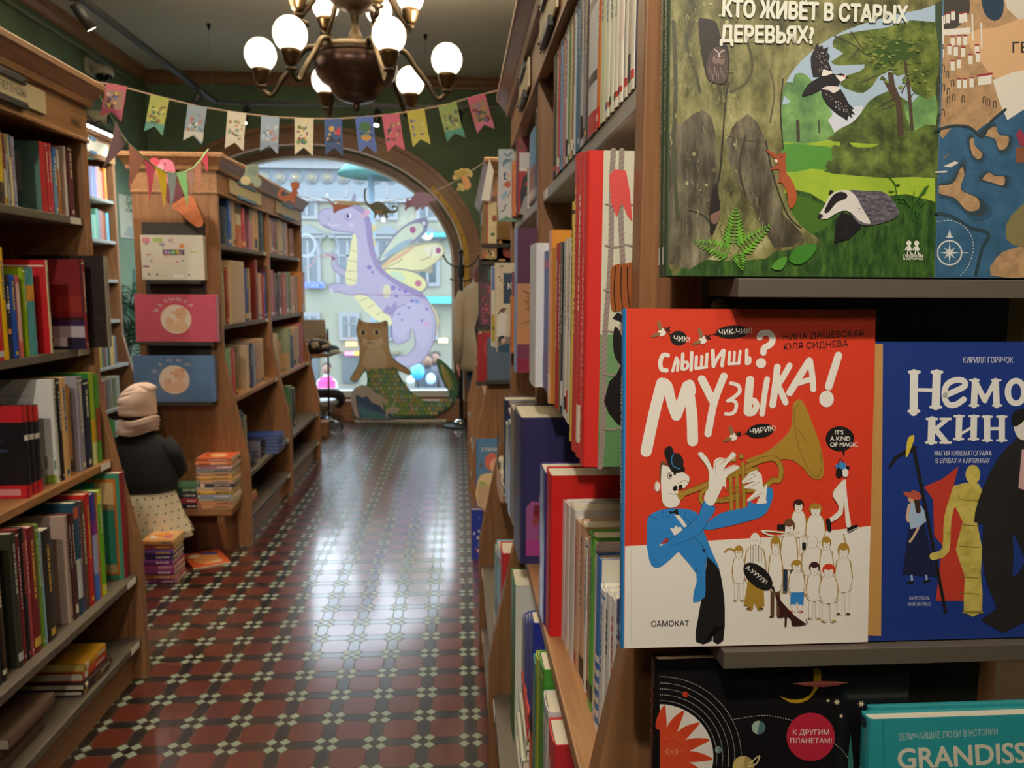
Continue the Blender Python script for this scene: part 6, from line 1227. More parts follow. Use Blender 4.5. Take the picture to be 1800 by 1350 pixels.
# ---- lower ledge: the planets book and the teal book in front of it
o, cm, M, w, h = facing_book('black picture book with a red sun and planets on the lowest ledge', at_y(1160, 1190, .80).x, at_y(1160, 1190, .80).x+.29, LZ[2]+.0006, 1.141, .792, .02, '#171619', 3, GD, gloss=.2)
planets = o
a = Art(px_cover(M), mk=mk_print(.28)); R_ = lambda *p: [(1040+p[i]/5.0, 1080+p[i+1]/5.0) for i in range(0, len(p), 2)]; R2 = lambda *p: [(1060+p[i]/2.4324, 1100+p[i+1]/2.4324) for i in range(0, len(p), 2)]
sx, sy = 1160, 1330
a.ell(sx, sy, 94, 92, '#dcd6ce', a0=-90, a1=90, n=40)
for k in range(9):
    q = math.radians(-88+k*22); b0, b1 = q-.17, q+.17; r0 = 50
    a.poly(smooth_closed([(sx+r0*math.cos(b0), sy+r0*math.sin(b0)), (sx+70*math.cos(q-.10), sy+70*math.sin(q-.10)), (sx+93*math.cos(q+.05), sy+91*math.sin(q+.05)), (sx+72*math.cos(q+.12), sy+72*math.sin(q+.12)), (sx+r0*math.cos(b1), sy+r0*math.sin(b1))], 4), '#cc4426')
a.ell(sx, sy, 54, 54, '#cf4a2a', a0=-90, a1=90, n=36); a.ell(*R_(705, 1205)[0], 15, 8.5, '#b83a20'); a.ell(*R_(705, 1205)[0], 13.6, 7.2, '#d86a48'); a.ell(*R_(705, 1205)[0], 6, 6, '#b83a20'); a.ell(*R_(705, 1205)[0], 4.4, 4.4, '#d86a48'); a.line(R_(605, 1150, 660, 1115, 730, 1115, 805, 1160), 1.2, '#a83420', sm=4)
for r in (100, 110.5, 121, 131.5, 143): a.dash([(sx+r*math.cos(math.radians(d)), sy+r*.985*math.sin(math.radians(d))) for d in range(-90, 12, 3)], 1.0, '#cfcabc', 1.7, 1.5)
def ball(p, r, c, c2): a.ell(p[0], p[1], r, r, c); a.ell(p[0], p[1], r, r, c2, a0=-80, a1=100, n=20)
ball(R_(826, 703)[0], 5.4, '#c04028', '#a83422'); ball(R_(1115, 1190)[0], 6, '#8aa096', '#5a7a78'); ball(R2(665, 435)[0], 12, '#9db2a8', '#4f6f78'); ball(R2(600, 602)[0], 19, '#c8b070', '#a8925a'); a.line(R2(625, 590, 668, 556, 655, 590, 620, 602), 2.2, '#d8c898', sm=5)
a.dash(smooth_open(R2(560, 400, 690, 383, 810, 404), 10)[:], 1.0, '#cfcabc', 2.6, 2.2); a.dash(smooth_open(R2(985, 500, 1030, 540, 1060, 590, 1075, 640), 8), 1.0, '#cfcabc', 2.6, 2.2)
q_ = R2(888, 475)[0]; a.ell(q_[0], q_[1], 42.5, 42.5, '#b8283e', n=40); a.text('К ДРУГИМ', q_[0], q_[1]-4, 12.5, '#e4d8cc', center=True, off=.012, vflip=-1); a.text('ПЛАНЕТАМ!', q_[0], q_[1]+11, 12.5, '#e4d8cc', center=True, off=.012, vflip=-1)
a.poly(R2(750, 297, 800, 315, 860, 310, 900, 270, 900, 187, 930, 187, 930, 240, 895, 300, 850, 328, 800, 328), '#b08a1c', 2); a.poly(R2(815, 247, 930, 236, 1045, 243, 940, 262), '#c05a5c', 2); a.line(R2(815, 247, 1045, 243), 1, '#d89a80')
for (x, y, r) in ((962, 320, 4), (1000, 326, 6), (1104, 334, 6.5), (1018, 386, 5)):
    p0 = R2(x, y)[0]; a.poly([(p0[0]+(r if k % 2 == 0 else r*.35)*math.cos(k*PI/6), p0[1]+(r if k % 2 == 0 else r*.35)*math.sin(k*PI/6)) for k in range(12)], '#d8cca4')
a.poly(R2(1040, 700, 1048, 560, 1058, 460, 1068, 560, 1076, 700), '#3c7c74', 1)
a.build('cover_art', o)
Mo = o.matrix_basis.copy(); a = Art(lambda p, hh: Mo @ Vector((-0.0036-hh, p[1], p[0])), .3)
rn = random.Random(11); z = .338
while z > .05: z -= .012; a.line([(z, .006), (z+.006, .009), (z+.002, .014)], .0016, '#a8402c', sm=3)
a.build('spine_title', o)
o, cm, M, w, h = facing_book('teal book with large pale capitals in front of the planets book', at_y(1541, 1270, .765).x, at_y(1541, 1270, .765).x+.2, LZ[2]+.0006, at_y(1541, 1266, .775).z, .757, .022, '#2f99a2', 3, GD, gloss=.25)
a = Art(px_cover(M), mk=mk_print(.3)); a.line(R2(1198, 400, 1204, 640), 2.0, '#27848e')
a.text('ВЕЛИЧАЙШИЕ ЛЮДИ В ИСТОРИИ', *R2(1263, 490)[0], 16, '#b4c8c4', rot=-3.2, vflip=-1, width=175); a.text('GRANDISSIMI', *R2(1255, 612)[0], 50, '#d8d4c0', rot=-3.0, vflip=-1, off=.03, width=290)
a.build('cover_art', o)
Mo = o.matrix_basis.copy(); a = Art(lambda p, hh: Mo @ Vector((-0.0040-hh, p[1], p[0])), .3); a.text('GRANDISSIMI', .18, .015, .012, '#d8d4c0', vflip=-1); a.ell(.305, .011, .006, .006, '#22404a'); a.build('spine_title', o)
o2.location.x += 0.0
# another teal copy shows above it
facing_book('second teal copy just behind the teal book on the lowest ledge', at_y(1541, 1252, .785).x, at_y(1541, 1252, .785).x+.2, LZ[2]+.0006, at_y(1541, 1251, .79).z, .780, .0095, '#2f99a2', 3, GD, gloss=.25)
# ================================================================== chandelier
def chandelier():
    cx, cy = -0.526, 4.30
    zz = lambda py: z_on(py, cx, cy)
    root = thing('chandelier', 'large bronze chandelier with round white globes under the ceiling', 'chandelier', (cx, cy, CZ))
    AGED = mat('#453829', 0.36, 0.8)
    mb = MB(); mb.lathe([(1e-6, zz(197)), (.010, zz(195)), (.020, zz(190)), (.014, zz(187)), (.018, zz(182)), (.066, zz(179)), (.100, zz(174)), (.122, zz(166)), (.134, zz(158)), (.139, zz(153)), (.150, zz(151)), (.178, zz(145)), (.202, zz(134)), (.213, zz(121)), (.214, zz(110)), (.208, zz(105)), (.206, zz(97)), (.202, zz(91)), (.05, zz(91)), (1e-6, zz(91))], (cx, cy, 0), BRONZE, 40); bowl = mb.build('bowl', root)
    mb = MB(); mb.lathe([(.210, zz(105)), (.213, zz(102)), (.211, zz(96)), (.204, zz(89)), (.19, zz(89))], (cx, cy, 0), AGED, 40); mb.build('rim', bowl)
    mb = MB(); mb.lathe([(.052, zz(91)), (.050, zz(80)), (.046, zz(70)), (.03, zz(58)), (.02, zz(50)), (.018, zz(40)), (.022, zz(30)), (.028, zz(26)), (.02, zz(24)), (.05, zz(20)), (.10, zz(12)), (.128, zz(2)), (.130, zz(-8)), (.10, zz(-14)), (.03, zz(-18)), (.022, zz(-40)), (.022, 3.2), (.012, 3.25), (.012, 3.80), (.07, 3.83), (.08, 3.88)], (cx, cy, 0), AGED, 30); mb.build('stem', root)
    glow = emit('#fff0d8', PENDANT_E)
    def arm(ang, R, z0, zb, r0, sc=1.0):
        q = math.radians(ang); d = Vector((math.cos(q), math.sin(q), 0)); C0 = Vector((cx, cy, 0))
        P = lambda r, z: C0+d*r+Vector((0, 0, z))
        mb = MB(); pts = smooth_open([(r0-.03, z0+.012), (r0+.02, z0+.022), (r0+.075*sc, z0+.005), (r0+.12*sc, z0-.06), (r0+.19*sc, max(zb-.06, z0-.15)), (R-.05, zb-.052), (R-.012, zb-.035), (R, zb-.005)], 5)
        mb.tube([P(r, z) for r, z in pts], [.017-.006*i/len(pts) for i in range(len(pts))], AGED, 8)
        mb.sphere(P(r0+.01, z0+.012), .022, AGED, 10, 6, (1, 1, .7)); mb.lathe([(.004, -.02), (.03, -.006), (.022, .004)], P(R, zb-.01), AGED, 14)
        am = mb.build('arm', root)
        mb = MB(); mb.lathe([(.012, 0), (.026, .006), (.034, .02), (.042, .05), (.046, .056), (.046, .072), (.040, .076)], P(R, zb), BRASS, 20); mb.build('lamp_holder', am)
        mb = MB(); g = .080*sc; prof = [(.038, .0)]+[(max(.001, g*math.sin(PI*(.14+.86*i/14))), g*1.04*(math.cos(PI*.14)-math.cos(PI*(.14+.86*i/14)))) for i in range(1, 15)]
        mb.lathe(prof[:-2], P(R, zb+.068), glow, 24); mb.build('globe', am)     # open at the top: the bulb shines up at the ceiling
        d_ = bpy.data.lights.new('bulb_glow', 'SPOT'); d_.energy = 130.0*sc; d_.spot_size = 2.6; d_.spot_blend = .5; d_.color = (1, .86, .66); d_.shadow_soft_size = .05
        l_ = bpy.data.objects.new('bulb_glow', d_); COL.objects.link(l_); l_.location = P(R, zb+.068+.21*sc); l_.rotation_euler = (PI, 0, 0); l_.parent = root; l_.matrix_parent_inverse = mw_of(root).inverted()
    for ang in (187, 238, 296, 354, 57, 118): arm(ang, .475, zz(92)-.01, 2.575, .185)
    for ang in (196, 300, 10, 70, 130): arm(ang, .285, zz(-8), zz(34), .11, .88)
chandelier()

# ================================================================== track lighting
def track(name_label, p0, p1, hang=()):
    p0, p1 = Vector(p0), Vector(p1)
    root = thing('light_track', name_label, 'light track', tuple((p0+p1)/2), 0, 'black lighting track under the ceiling')
    d = (p1-p0).normalized(); n = Vector((-d.y, d.x, 0))*.022; u = Vector((0, 0, .030))
    mb = MB(); c = [p-n*s_+u*k for p in (p0, p1) for s_ in (1, -1) for k in (0, 1)]
    mb.add(c, [(0, 1, 3, 2), (4, 6, 7, 5), (0, 4, 5, 1), (2, 3, 7, 6), (0, 2, 6, 4), (1, 5, 7, 3)], BLACKM); mb.build('rail', root)
    for t in hang:
        p = p0.lerp(p1, t)
        mb = MB(); mb.tube([p+u, (p.x, p.y, CZ)], .0018, mat('#9a9a94', .4, .5)); mb.tube([p+u, p+u+Vector((0, 0, .03))], .008, BRASS); mb.lathe([(.006, -.05), (.02, -.0)], (p.x, p.y, CZ), BLACKM, 12); mb.build('hanger', root)
    return root
def head(root, p, aim, watts, lit=True, size=1.3, col=WARM):
    p, aim = Vector(p), Vector(aim); d = (aim-p).normalized()

    mb = MB(); mb.tube([p, p-Vector((0, 0, .05))], .012, BLACKM); mb.box(p.x-.05, p.x+.05, p.y-.018, p.y+.018, p.z-.012, p.z+.004, BLACKM); a0 = p-Vector((0, 0, .06))-d*.03; a1 = a0+d*.15
    mb.tube([a0, a1], .032, BLACKM, 16); h = mb.build('spot_head', root)
    if lit:
        mb = MB(); mb.tube([a1, a1+d*.002], .026, emit('#fff1d6', 14.0), 16); mb.build('lens', h)
        s_ = spot(a1+d*.012, aim, watts, size, col); s_.parent = root; s_.matrix_parent_inverse = mw_of(root).inverted()
    return h
TZ, YT = 3.22, 7.68
tl = track('black light track running along the left side below the ceiling', (-2.22, -1.5, TZ), (-2.22, YT, TZ), (.02, .25, .5, .72, .985))
tf = track('black light track crossing in front of the arched window wall', (-2.19, YT, TZ), (1.6, YT, TZ), (.25, .5, .75, .98))
tb = track('black light track crossing over the aisle behind the camera', (-2.19, -.45, TZ), (1.6, -.45, TZ), (.1, .5, .9))
head(tl, (-2.22, 7.15, TZ), (-3.4, 8.0, 1.6), 170, size=1.5, col=(.72, .9, 1.0))
head(tl, (-2.22, 3.9, TZ), (-1.75, 4.75, 1.0), SPOT_W*.9, size=1.5)
head(tl, (-2.22, 5.0, TZ), (-1.2, 6.2, 1.2), SPOT_W*.6)
head(tb, (-1.75, -.45, TZ), (-1.5, 4.6, 1.3), SPOT_W*1.5, size=.9)
for x, ax_, w_ in ((-1.95, -2.3, 20), (-.75, -.9, 20), (.02, -.3, 25), (.55, .9, 0)): head(tf, (x, YT, TZ), (ax_, YT-.9, .9), max(w_, 1), w_ > 0, .9)
# the run above the viewer lights both rows of shelves and the books on the end panel
head(tb, (-1.00, -.45, TZ), (-1.55, 2.7, 1.55), SPOT_W*1.45, size=1.2)
head(tb, (-.35, -.45, TZ), (.25, 2.3, 1.2), SPOT_W*1.35, size=1.2)
head(tb, (-.10, -.45, TZ), (.38, .8, 1.35), SPOT_W*.40, size=1.0)
head(tb, (.75, -.45, TZ), (.45, 1.1, 1.2), SPOT_W*.16, size=1.0)

def pendant(x, y, watts, label):  # added globe out of view, soft fill light for the near display
    root = thing('added_fill_lamp', label, 'lamp', (x, y, CZ), 0, 'added fill globes behind the viewer')
    mb = MB(); mb.lathe([(.06, -.03), (.06, 0)], (x, y, CZ), BLACKM, 20); mb.build('ceiling_rose', root)
    mb = MB(); mb.tube([(x, y, CZ-.02), (x, y, 2.98)], .006, BLACKM, 8); mb.build('cord', root)
    mb = MB(); mb.sphere((x, y, 2.84), .15, emit('#ffeedd', watts), 24, 14); mb.build('globe', root)
pendant(-.75, -1.15, 26.0, 'added round white fill globe behind the viewer, over the aisle'); pendant(.85, -1.05, 26.0, 'added round white fill globe behind the viewer, over the right bookcase')

# ================================================================== paper flags, pastel pennants, dinosaur string
TWINE = mat('#b89c80', 0.9)
def solid(mb, pts3, thick, m_):
    """thin plate from a planar outline of 3-D points"""
    n = len(pts3); a, b, c = Vector(pts3[0]), Vector(pts3[n//3]), Vector(pts3[2*n//3]); N = (b-a).cross(c-a)
    N = N.normalized()*thick if N.length > 1e-12 else Vector((0, thick, 0))
    if N.y < 0: N = -N
    vs = [tuple(p) for p in pts3]+[tuple(Vector(p)+N) for p in pts3]
    mb.add(vs, [tuple(range(n)), tuple(range(n, 2*n))[::-1]]+[(i, (i+1) % n, n+(i+1) % n, n+i) for i in range(n)], m_)
YF = 3.10
FL = [((187, 146), (223, 152), (176, 205), (213, 214), '#c8606c', '#a8485c'), ((265, 166), (298, 173), (253, 231), (285, 238), '#b0b050', '#5f9a84'), ((330, 184), (364, 188), (322, 247), (354, 254), '#94a0a8', '#c9c6b4'), ((400, 195), (433, 199), (395, 261), (427, 265), '#ddd0b4', '#d8cbb0'),
      ((459, 203), (491, 206), (457, 266), (488, 271), '#9fb0bc', '#8c98a8'), ((518, 207), (551, 208), (518, 272), (550, 274), '#dccda6', '#dccda6'), ((570, 209), (601, 208), (572, 273), (603, 274), '#34568c', '#2c4574'), ((624, 206), (656, 204), (631, 270), (661, 270), '#4c68b0', '#5068a8'),
      ((671, 202), (702, 199), (681, 268), (711, 264), '#cf5c70', '#cf5c6c'), ((715, 196), (746, 191), (726, 259), (756, 254), '#c8b83c', '#c8bc4c'), ((770, 187), (802, 179), (786, 250), (816, 242), '#98aa58', '#4f9a84'), ((821, 172), (852, 164), (839, 235), (869, 226), '#cf5c78', '#d0708c')]
def flags():
    p0, p1 = at_y(150, 140, YF), at_y(888, 156, YF)
    root = thing('flag_garland', 'twine garland of swallow-tailed paper flags hung across the aisle', 'garland', tuple((p0+p1)/2))
    pts = [p0, at_y(168, 144, YF)]+[at_y((f[0][0]+f[1][0])/2, (f[0][1]+f[1][1])/2+1, YF) for f in FL]+[p1]
    mb = MB(); mb.tube(pts, .0032, TWINE, 6)
    rn = random.Random(1)
    for i in range(len(pts)-1):
        for k in range(16):
            q = pts[i].lerp(pts[i+1], rn.random()); mb.tube([q, q+Vector((rn.uniform(-.012, .012), rn.uniform(-.006, .006), rn.uniform(-.008, .008)))], .0006, TWINE, 3, False)
    mb.build('twine', root)
    for k, (tl_, tr_, bl_, br_, c, c2) in enumerate(FL):
        ym = YF-.004; mx = ((bl_[0]+br_[0])/2+(tl_[0]-bl_[0])*.12, (bl_[1]+br_[1])/2-14)
        out = [at_y(*p, ym) for p in (tl_, tr_, br_, mx, bl_)]
        mb = MB(); solid(mb, out, .0008, mat(c, .6)); fl = mb.build('flag', root)
        q0 = at_y(*tl_, ym); a = Art(pix_map(q0, at_y(*tr_, ym), at_y(*bl_, ym)), .6)
        B_ = lambda u, v: (tl_[0]+(tr_[0]-tl_[0])*u+(bl_[0]-tl_[0])*v, tl_[1]+(tr_[1]-tl_[1])*u+(bl_[1]-tl_[1])*v)
        if c2 != c: a.poly([B_(0, .72), B_(1, .72), B_(1, .995), B_(.5, .81), B_(0, .995)], c2)
        pal = [['#e0b04c', '#7a2c3c', '#3c3450', '#c8a090', '#5a6a9c'], ['#5a6a2c', '#8a5a3c', '#c8c46c', '#3c6a5c'], ['#7a8a94', '#b8705c', '#5a7a5c', '#d0d4d0'], ['#8a9a78', '#9c6a54', '#c0a070', '#6a7a64'], ['#c8d0cc', '#b8806c', '#6a7a88'], ['#6a8c3c', '#c09040', '#34507c', '#8c2c4c'], ['#d8a04c', '#c0404c', '#1c2c50', '#243c6c'], ['#4c7c4c', '#c89a3c', '#2c3c6c', '#3c5c3c'], ['#8c5c4c', '#c8a06c', '#4c3c44', '#a8484c'], ['#6c5c84', '#d0c878', '#5a6c3c', '#8c7c9c'], ['#6c5c3c', '#c0c878', '#3c6c5c', '#8a7a4c'], ['#d8903c', '#7a2c3c', '#3c5a3c', '#8a6a9c', '#2c2c44']][k]
        rn = random.Random(k+40)
        if k in (0, 11): a.poly([B_(.08, .18), B_(.92, .16), B_(.95, .7), B_(.1, .74)], '#a07a60')
        for j in range(20):
            u, v = rn.uniform(.14, .86), rn.uniform(.24, .72); q = B_(u, v); a.ell(q[0], q[1], rn.uniform(1.2, 3.6), rn.uniform(1.2, 4.2), rn.choice(pal), rot=rn.uniform(0, 180), n=9)
        if k == 6: q = B_(.4, .28); a.ell(q[0], q[1], 5, 5, '#d8a850', n=12); q = B_(.75, .38); a.ell(q[0], q[1], 5, 5, '#c83c48', n=12); a.poly([B_(.1, .66), B_(.35, .45), B_(.6, .6), B_(.9, .5), B_(.92, .66)], '#1c2848', 1)
        if k == 7: q = B_(.5, .28); a.ell(q[0], q[1], 10, 9, '#3c6c3c', n=12); q = B_(.5, .58); a.ell(q[0], q[1], 9, 5, '#c89040', n=12)
        if k == 9: a.poly([B_(.15, .6), B_(.5, .25), B_(.85, .6)], '#c0b850', 1)
        a.build('print', fl)
flags()
def pennants():
    pts = [((166, 150), 3.08), ((182, 182), 3.15), ((218, 245), 3.45), ((253, 276), 3.75), ((271, 292), 3.9), ((293, 303), 4.02), ((310, 305), 4.12), ((327, 301), 4.22), ((340, 295), 4.32), ((353, 280), 4.45), ((366, 262), 4.60)]
    P = [at_y(*p, y) for p, y in pts]
    root = thing('pennant_garland', 'pastel felt pennant garland sagging between two left bookcases', 'garland', tuple(P[5]))
    mb = MB(); mb.tube(P, .003, mat('#a8d8a0', .8), 6); mb.build('ribbon', root)
    # (left top px, right top px, tip px, y, colour)
    for a_, b_, tip, y0, y1, c in (((203, 212), (224, 248), (180, 296), 3.28, 3.5, '#dcb8d4'), ((226, 252), (253, 276), (225, 333), 3.5, 3.75, '#f0a498'), ((253, 279), (271, 293), (262, 353), 3.75, 3.9, '#ec5a88'), ((272, 293), (292, 303), (289, 364), 3.9, 4.02, '#f4d030'), ((293, 304), (310, 306), (300, 370), 4.02, 4.12, '#b4c4d6'), ((310, 306), (327, 301), (330, 364), 4.12, 4.22, '#98dca0'), ((327, 301), (340, 296), (335, 349), 4.22, 4.32, '#e4b4b4'), ((340, 296), (353, 281), (351, 340), 4.32, 4.45, '#f0a498'), ((354, 281), (365, 264), (364, 302), 4.45, 4.6, '#d8486c')):
        A0, A1 = at_y(*a_, y0), at_y(*b_, y1); T = at_y(*tip, (y0+y1)/2-.03)
        mb = MB(); n = 6; vs = []
        for i in range(n+1):
            f = i/n; l = A0.lerp(T, f); r = A1.lerp(T, f); bow = math.sin(f*PI)*.012
            vs += [l+Vector((0, bow, 0)), l.lerp(r, .5)+Vector((0, -.012*(1-f)+bow, 0)), r+Vector((0, bow, 0))]
        fs = []
        for i in range(n): fs += [(3*i, 3*i+1, 3*i+4, 3*i+3), (3*i+1, 3*i+2, 3*i+5, 3*i+4)]
        mb.add(vs+[v+Vector((0, .002, 0)) for v in vs], fs+[tuple(q+3*(n+1) for q in f)[::-1] for f in fs], mat(c, .9), True); mb.build('pennant', root)
pennants()
YD = 4.62
def cut(mb, pts, y, m_, th=.004, sm=3): solid(mb, [at_y(*p, y) for p in (smooth_closed(pts, sm) if sm else pts)], th, m_)
D6 = lambda *p: [(430+p[i]/4.737, 260+p[i+1]/4.737) for i in range(0, len(p), 2)]
def dinos():
    ends = [at_y(*p, YD) for p in ((386, 272), (434, 292), (455, 306), (505, 338), (590, 362), (655, 358), (752, 343), (806, 316), (863, 277))]
    root = thing('dinosaur_garland', 'string of printed card dinosaurs and a palm hung across the aisle', 'garland', tuple(ends[4]))
    mb = MB(); mb.tube(ends, .002, mat('#c8b8ac', .8), 6); mb.build('string', root)
    def item(name, shapes):
        mb = MB(); y = YD-.006
        for i, (pts, c) in enumerate(shapes): cut(mb, pts, y-.0007*i, mat(c, .6))
        mb.build(name, root)
    item('dinosaur_figure', [(D6(0, 215, 10, 160, 60, 135, 110, 145, 118, 190, 110, 235, 140, 270, 130, 315, 90, 325, 60, 290, 0, 300, -40, 270), '#8f9a84'), (D6(-20, 245, 30, 240, 50, 280, 20, 310, -30, 290), '#c8b88c'), (D6(40, 150, 100, 155, 105, 210, 60, 230, 20, 200), '#76887c')])
    item('dinosaur_figure', [(D6(275, 385, 290, 350, 325, 345, 300, 385, 325, 405, 370, 385, 395, 350, 380, 300, 410, 284, 450, 290, 457, 330, 435, 350, 450, 385, 430, 390, 415, 470, 395, 445, 350, 440, 345, 470, 330, 440, 290, 420), '#a0522e'), (D6(390, 300, 450, 300, 440, 330, 400, 335), '#b0603a')])
    item('dinosaur_figure', [(D6(635, 418, 700, 425, 740, 470, 770, 460, 800, 470, 905, 480, 830, 505, 780, 520, 750, 545, 735, 520, 740, 500, 700, 440), '#9c5a44'), (D6(745, 440, 830, 440, 990, 455, 900, 478, 800, 465), '#b8a888')])
    item('dinosaur_figure', [(D6(992, 380, 1000, 340, 1022, 338, 1010, 355, 1008, 420, 1040, 470, 1110, 445, 1170, 475, 1215, 520, 1260, 515, 1262, 490, 1235, 500, 1228, 485, 1260, 478, 1280, 505, 1255, 540, 1190, 545, 1195, 585, 1175, 585, 1160, 550, 1145, 585, 1135, 550, 1125, 590, 1110, 550, 1075, 590, 1080, 545, 1030, 490, 1000, 450), '#4a4a2c'), (D6(1090, 520, 1150, 525, 1130, 545, 1100, 545), '#7a5a34')])
    item('dinosaur_figure', [(D6(1310, 460, 1340, 455, 1355, 410, 1375, 440, 1400, 400, 1460, 368, 1530, 380, 1590, 425, 1625, 412, 1600, 445, 1540, 450, 1530, 490, 1500, 490, 1480, 520, 1465, 490, 1430, 525, 1410, 490, 1360, 500, 1345, 525, 1330, 500, 1345, 480), '#8a6a84'), (D6(1345, 450, 1390, 440, 1385, 480, 1350, 490), '#7a5468')])
    P8 = lambda *p: [(340+p[i]/3.4615, 220+p[i+1]/3.4615) for i in range(0, len(p), 2)]
    item('palm_figure', [(P8(1632, 312, 1600, 330, 1578, 326, 1582, 306, 1592, 296, 1584, 282, 1612, 274, 1630, 262, 1650, 266, 1672, 264, 1690, 280, 1700, 298, 1690, 318, 1672, 308, 1660, 312), '#c8b070'), (P8(1600, 392, 1612, 372, 1606, 356, 1624, 350, 1640, 362, 1650, 392, 1636, 404, 1622, 392, 1612, 402), '#b8a468'), (P8(1630, 310, 1665, 312, 1690, 370, 1660, 395, 1645, 370), '#c89060'), (P8(1590, 300, 1640, 270, 1685, 295, 1650, 300, 1620, 315), '#a89448')])
dinos()

# ================================================================== dragon on the window, cat mermaid on the floor
YG = WY1+0.085
def dragon():
    mp = pix_map((0, YG, 1), (1, YG, 1), (0, YG, 2)); c0 = at_y(690, 560, YG)
    root = thing('dragon_decal', 'large lilac dragon with butterfly wings printed on the window pane', 'window decal', tuple(c0))
    # carrier film
    D7 = lambda *p: [(340+p[i]/3.4615, 220+p[i+1]/3.4615) for i in range(0, len(p), 2)]
    a = FlatArt(mp, lambda h: decal(h, .5), .7)
    OUT = '#8d86a6'; LI = '#b9b0c8'; LD = '#9f90b6'; CRM = '#e4dcae'; PALE = '#dfe0c4'
    a.poly(D7(1085, 590, 1120, 630, 1090, 660, 1110, 720, 1095, 770, 1125, 810, 1090, 830), '#d8c89c')
    a.poly(D7(1420, 1050, 1440, 1080, 1475, 1130, 1495, 1190, 1480, 1280, 1440, 1250), '#d8c89c')
    # wings
    a.poly(D7(1120, 840, 1150, 770, 1210, 680, 1300, 600, 1400, 560, 1425, 580, 1420, 640, 1360, 700, 1250, 760, 1180, 820), '#8f8ca0', 3); a.poly(D7(1135, 820, 1200, 710, 1290, 620, 1370, 595, 1400, 630, 1350, 690, 1240, 750, 1170, 810), '#d0d6c0', 3); a.poly(D7(1150, 800, 1250, 720, 1330, 690, 1300, 730, 1200, 790), '#9fb4c0', 3); q_ = D7(1335, 637)[0]; a.ell(*q_, 5.4, 6, '#b0688c'); q_ = D7(1403, 597)[0]; a.ell(*q_, 3, 3.4, '#d8d8d8')
    a.poly(D7(1130, 870, 1200, 800, 1300, 740, 1380, 715, 1480, 710, 1530, 750, 1520, 800, 1460, 850, 1450, 900, 1380, 890, 1250, 900, 1150, 890), '#b0a890', 3); a.poly(D7(1140, 868, 1210, 805, 1310, 748, 1480, 718, 1522, 752, 1512, 795, 1440, 855, 1380, 880, 1200, 880), CRM, 3); a.poly(D7(1400, 750, 1470, 725, 1515, 750, 1500, 795, 1440, 800), '#e8e2c8', 3); q_ = D7(1490, 763)[0]; a.ell(*q_, 4.6, 5.4, '#b0688c'); a.poly(D7(1140, 870, 1180, 830, 1340, 735, 1310, 775, 1200, 840), '#d8b090', 3)
    a.line(D7(1380, 825, 1440, 800, 1450, 760), 1.2, '#8a7a5c', sm=4); a.line(D7(1160, 870, 1250, 830, 1270, 810), 1.2, '#8a7a5c', sm=4)
    a.poly(D7(1150, 880, 1240, 870, 1350, 890, 1410, 930, 1425, 980, 1400, 1015, 1340, 1025, 1250, 990, 1180, 930), '#8f8a94', 3); a.poly(D7(1165, 882, 1240, 878, 1345, 898, 1405, 940, 1415, 980, 1390, 1008, 1330, 1015, 1250, 980, 1190, 925), '#e2dea6', 3); a.poly(D7(1200, 890, 1260, 900, 1290, 935, 1260, 950, 1210, 920), '#c8d8c0', 3); q_ = D7(1368, 963)[0]; a.ell(*q_, 5.6, 5.6, '#c07a94')
    # body with tail, outline under it
    body = D7(770, 590, 765, 545, 790, 515, 850, 508, 900, 500, 950, 488, 1020, 505, 1060, 550, 1080, 620, 1090, 720, 1120, 830, 1170, 900, 1260, 960, 1380, 1020, 1430, 1080, 1470, 1180, 1468, 1280, 1440, 1360, 1380, 1440, 1290, 1470, 1240, 1455, 1235, 1410, 1300, 1400, 1350, 1345, 1345, 1250, 1320, 1240, 1310, 1300, 1240, 1330, 1210, 1280, 1205, 1190, 1120, 1110, 1060, 1035, 950, 1030, 880, 1010, 840, 1015, 822, 990, 850, 965, 930, 965, 930, 930, 870, 890, 845, 850, 850, 800, 870, 790, 880, 850, 930, 890, 990, 940, 990, 850, 985, 700, 975, 655, 900, 645, 820, 625)
    cx = sum(p[0] for p in body)/len(body); cy = sum(p[1] for p in body)/len(body)
    a.line(smooth_closed(body, 3), 3.2, OUT, closed=True); a.poly(body, LI, 3)
    a.poly(D7(1260, 1100, 1340, 1080, 1410, 1100, 1450, 1180, 1450, 1270, 1420, 1350, 1370, 1330, 1345, 1250, 1310, 1240, 1270, 1300, 1220, 1260, 1210, 1180), '#c0b8d0', 3); a.line(D7(1205, 1180, 1230, 1120, 1290, 1090), 1.4, OUT, sm=4)
    a.poly(D7(970, 660, 995, 700, 995, 850, 990, 965, 930, 965, 925, 900, 950, 780), CRM, 2)
    for p in (D7(945, 760, 990, 770), D7(932, 820, 992, 830), D7(928, 885, 990, 890), D7(930, 935, 990, 945)): a.line(p, 1.1, '#a89a78')
    a.poly(D7(980, 1035, 1060, 1040, 1130, 1110, 1200, 1170, 1200, 1220, 1100, 1180, 1010, 1090), CRM, 2)
    for p in (D7(1010, 1070, 1060, 1050), D7(1060, 1115, 1100, 1090), D7(1110, 1160, 1150, 1130)): a.line(p, 1.1, '#a89a78')
    # darker back markings
    a.poly(D7(1020, 505, 1065, 560, 1085, 640, 1095, 740, 1125, 830, 1170, 900, 1260, 960, 1380, 1020, 1420, 1065, 1330, 1030, 1250, 985, 1140, 905, 1090, 830, 1060, 720, 1045, 600), LD, 2)
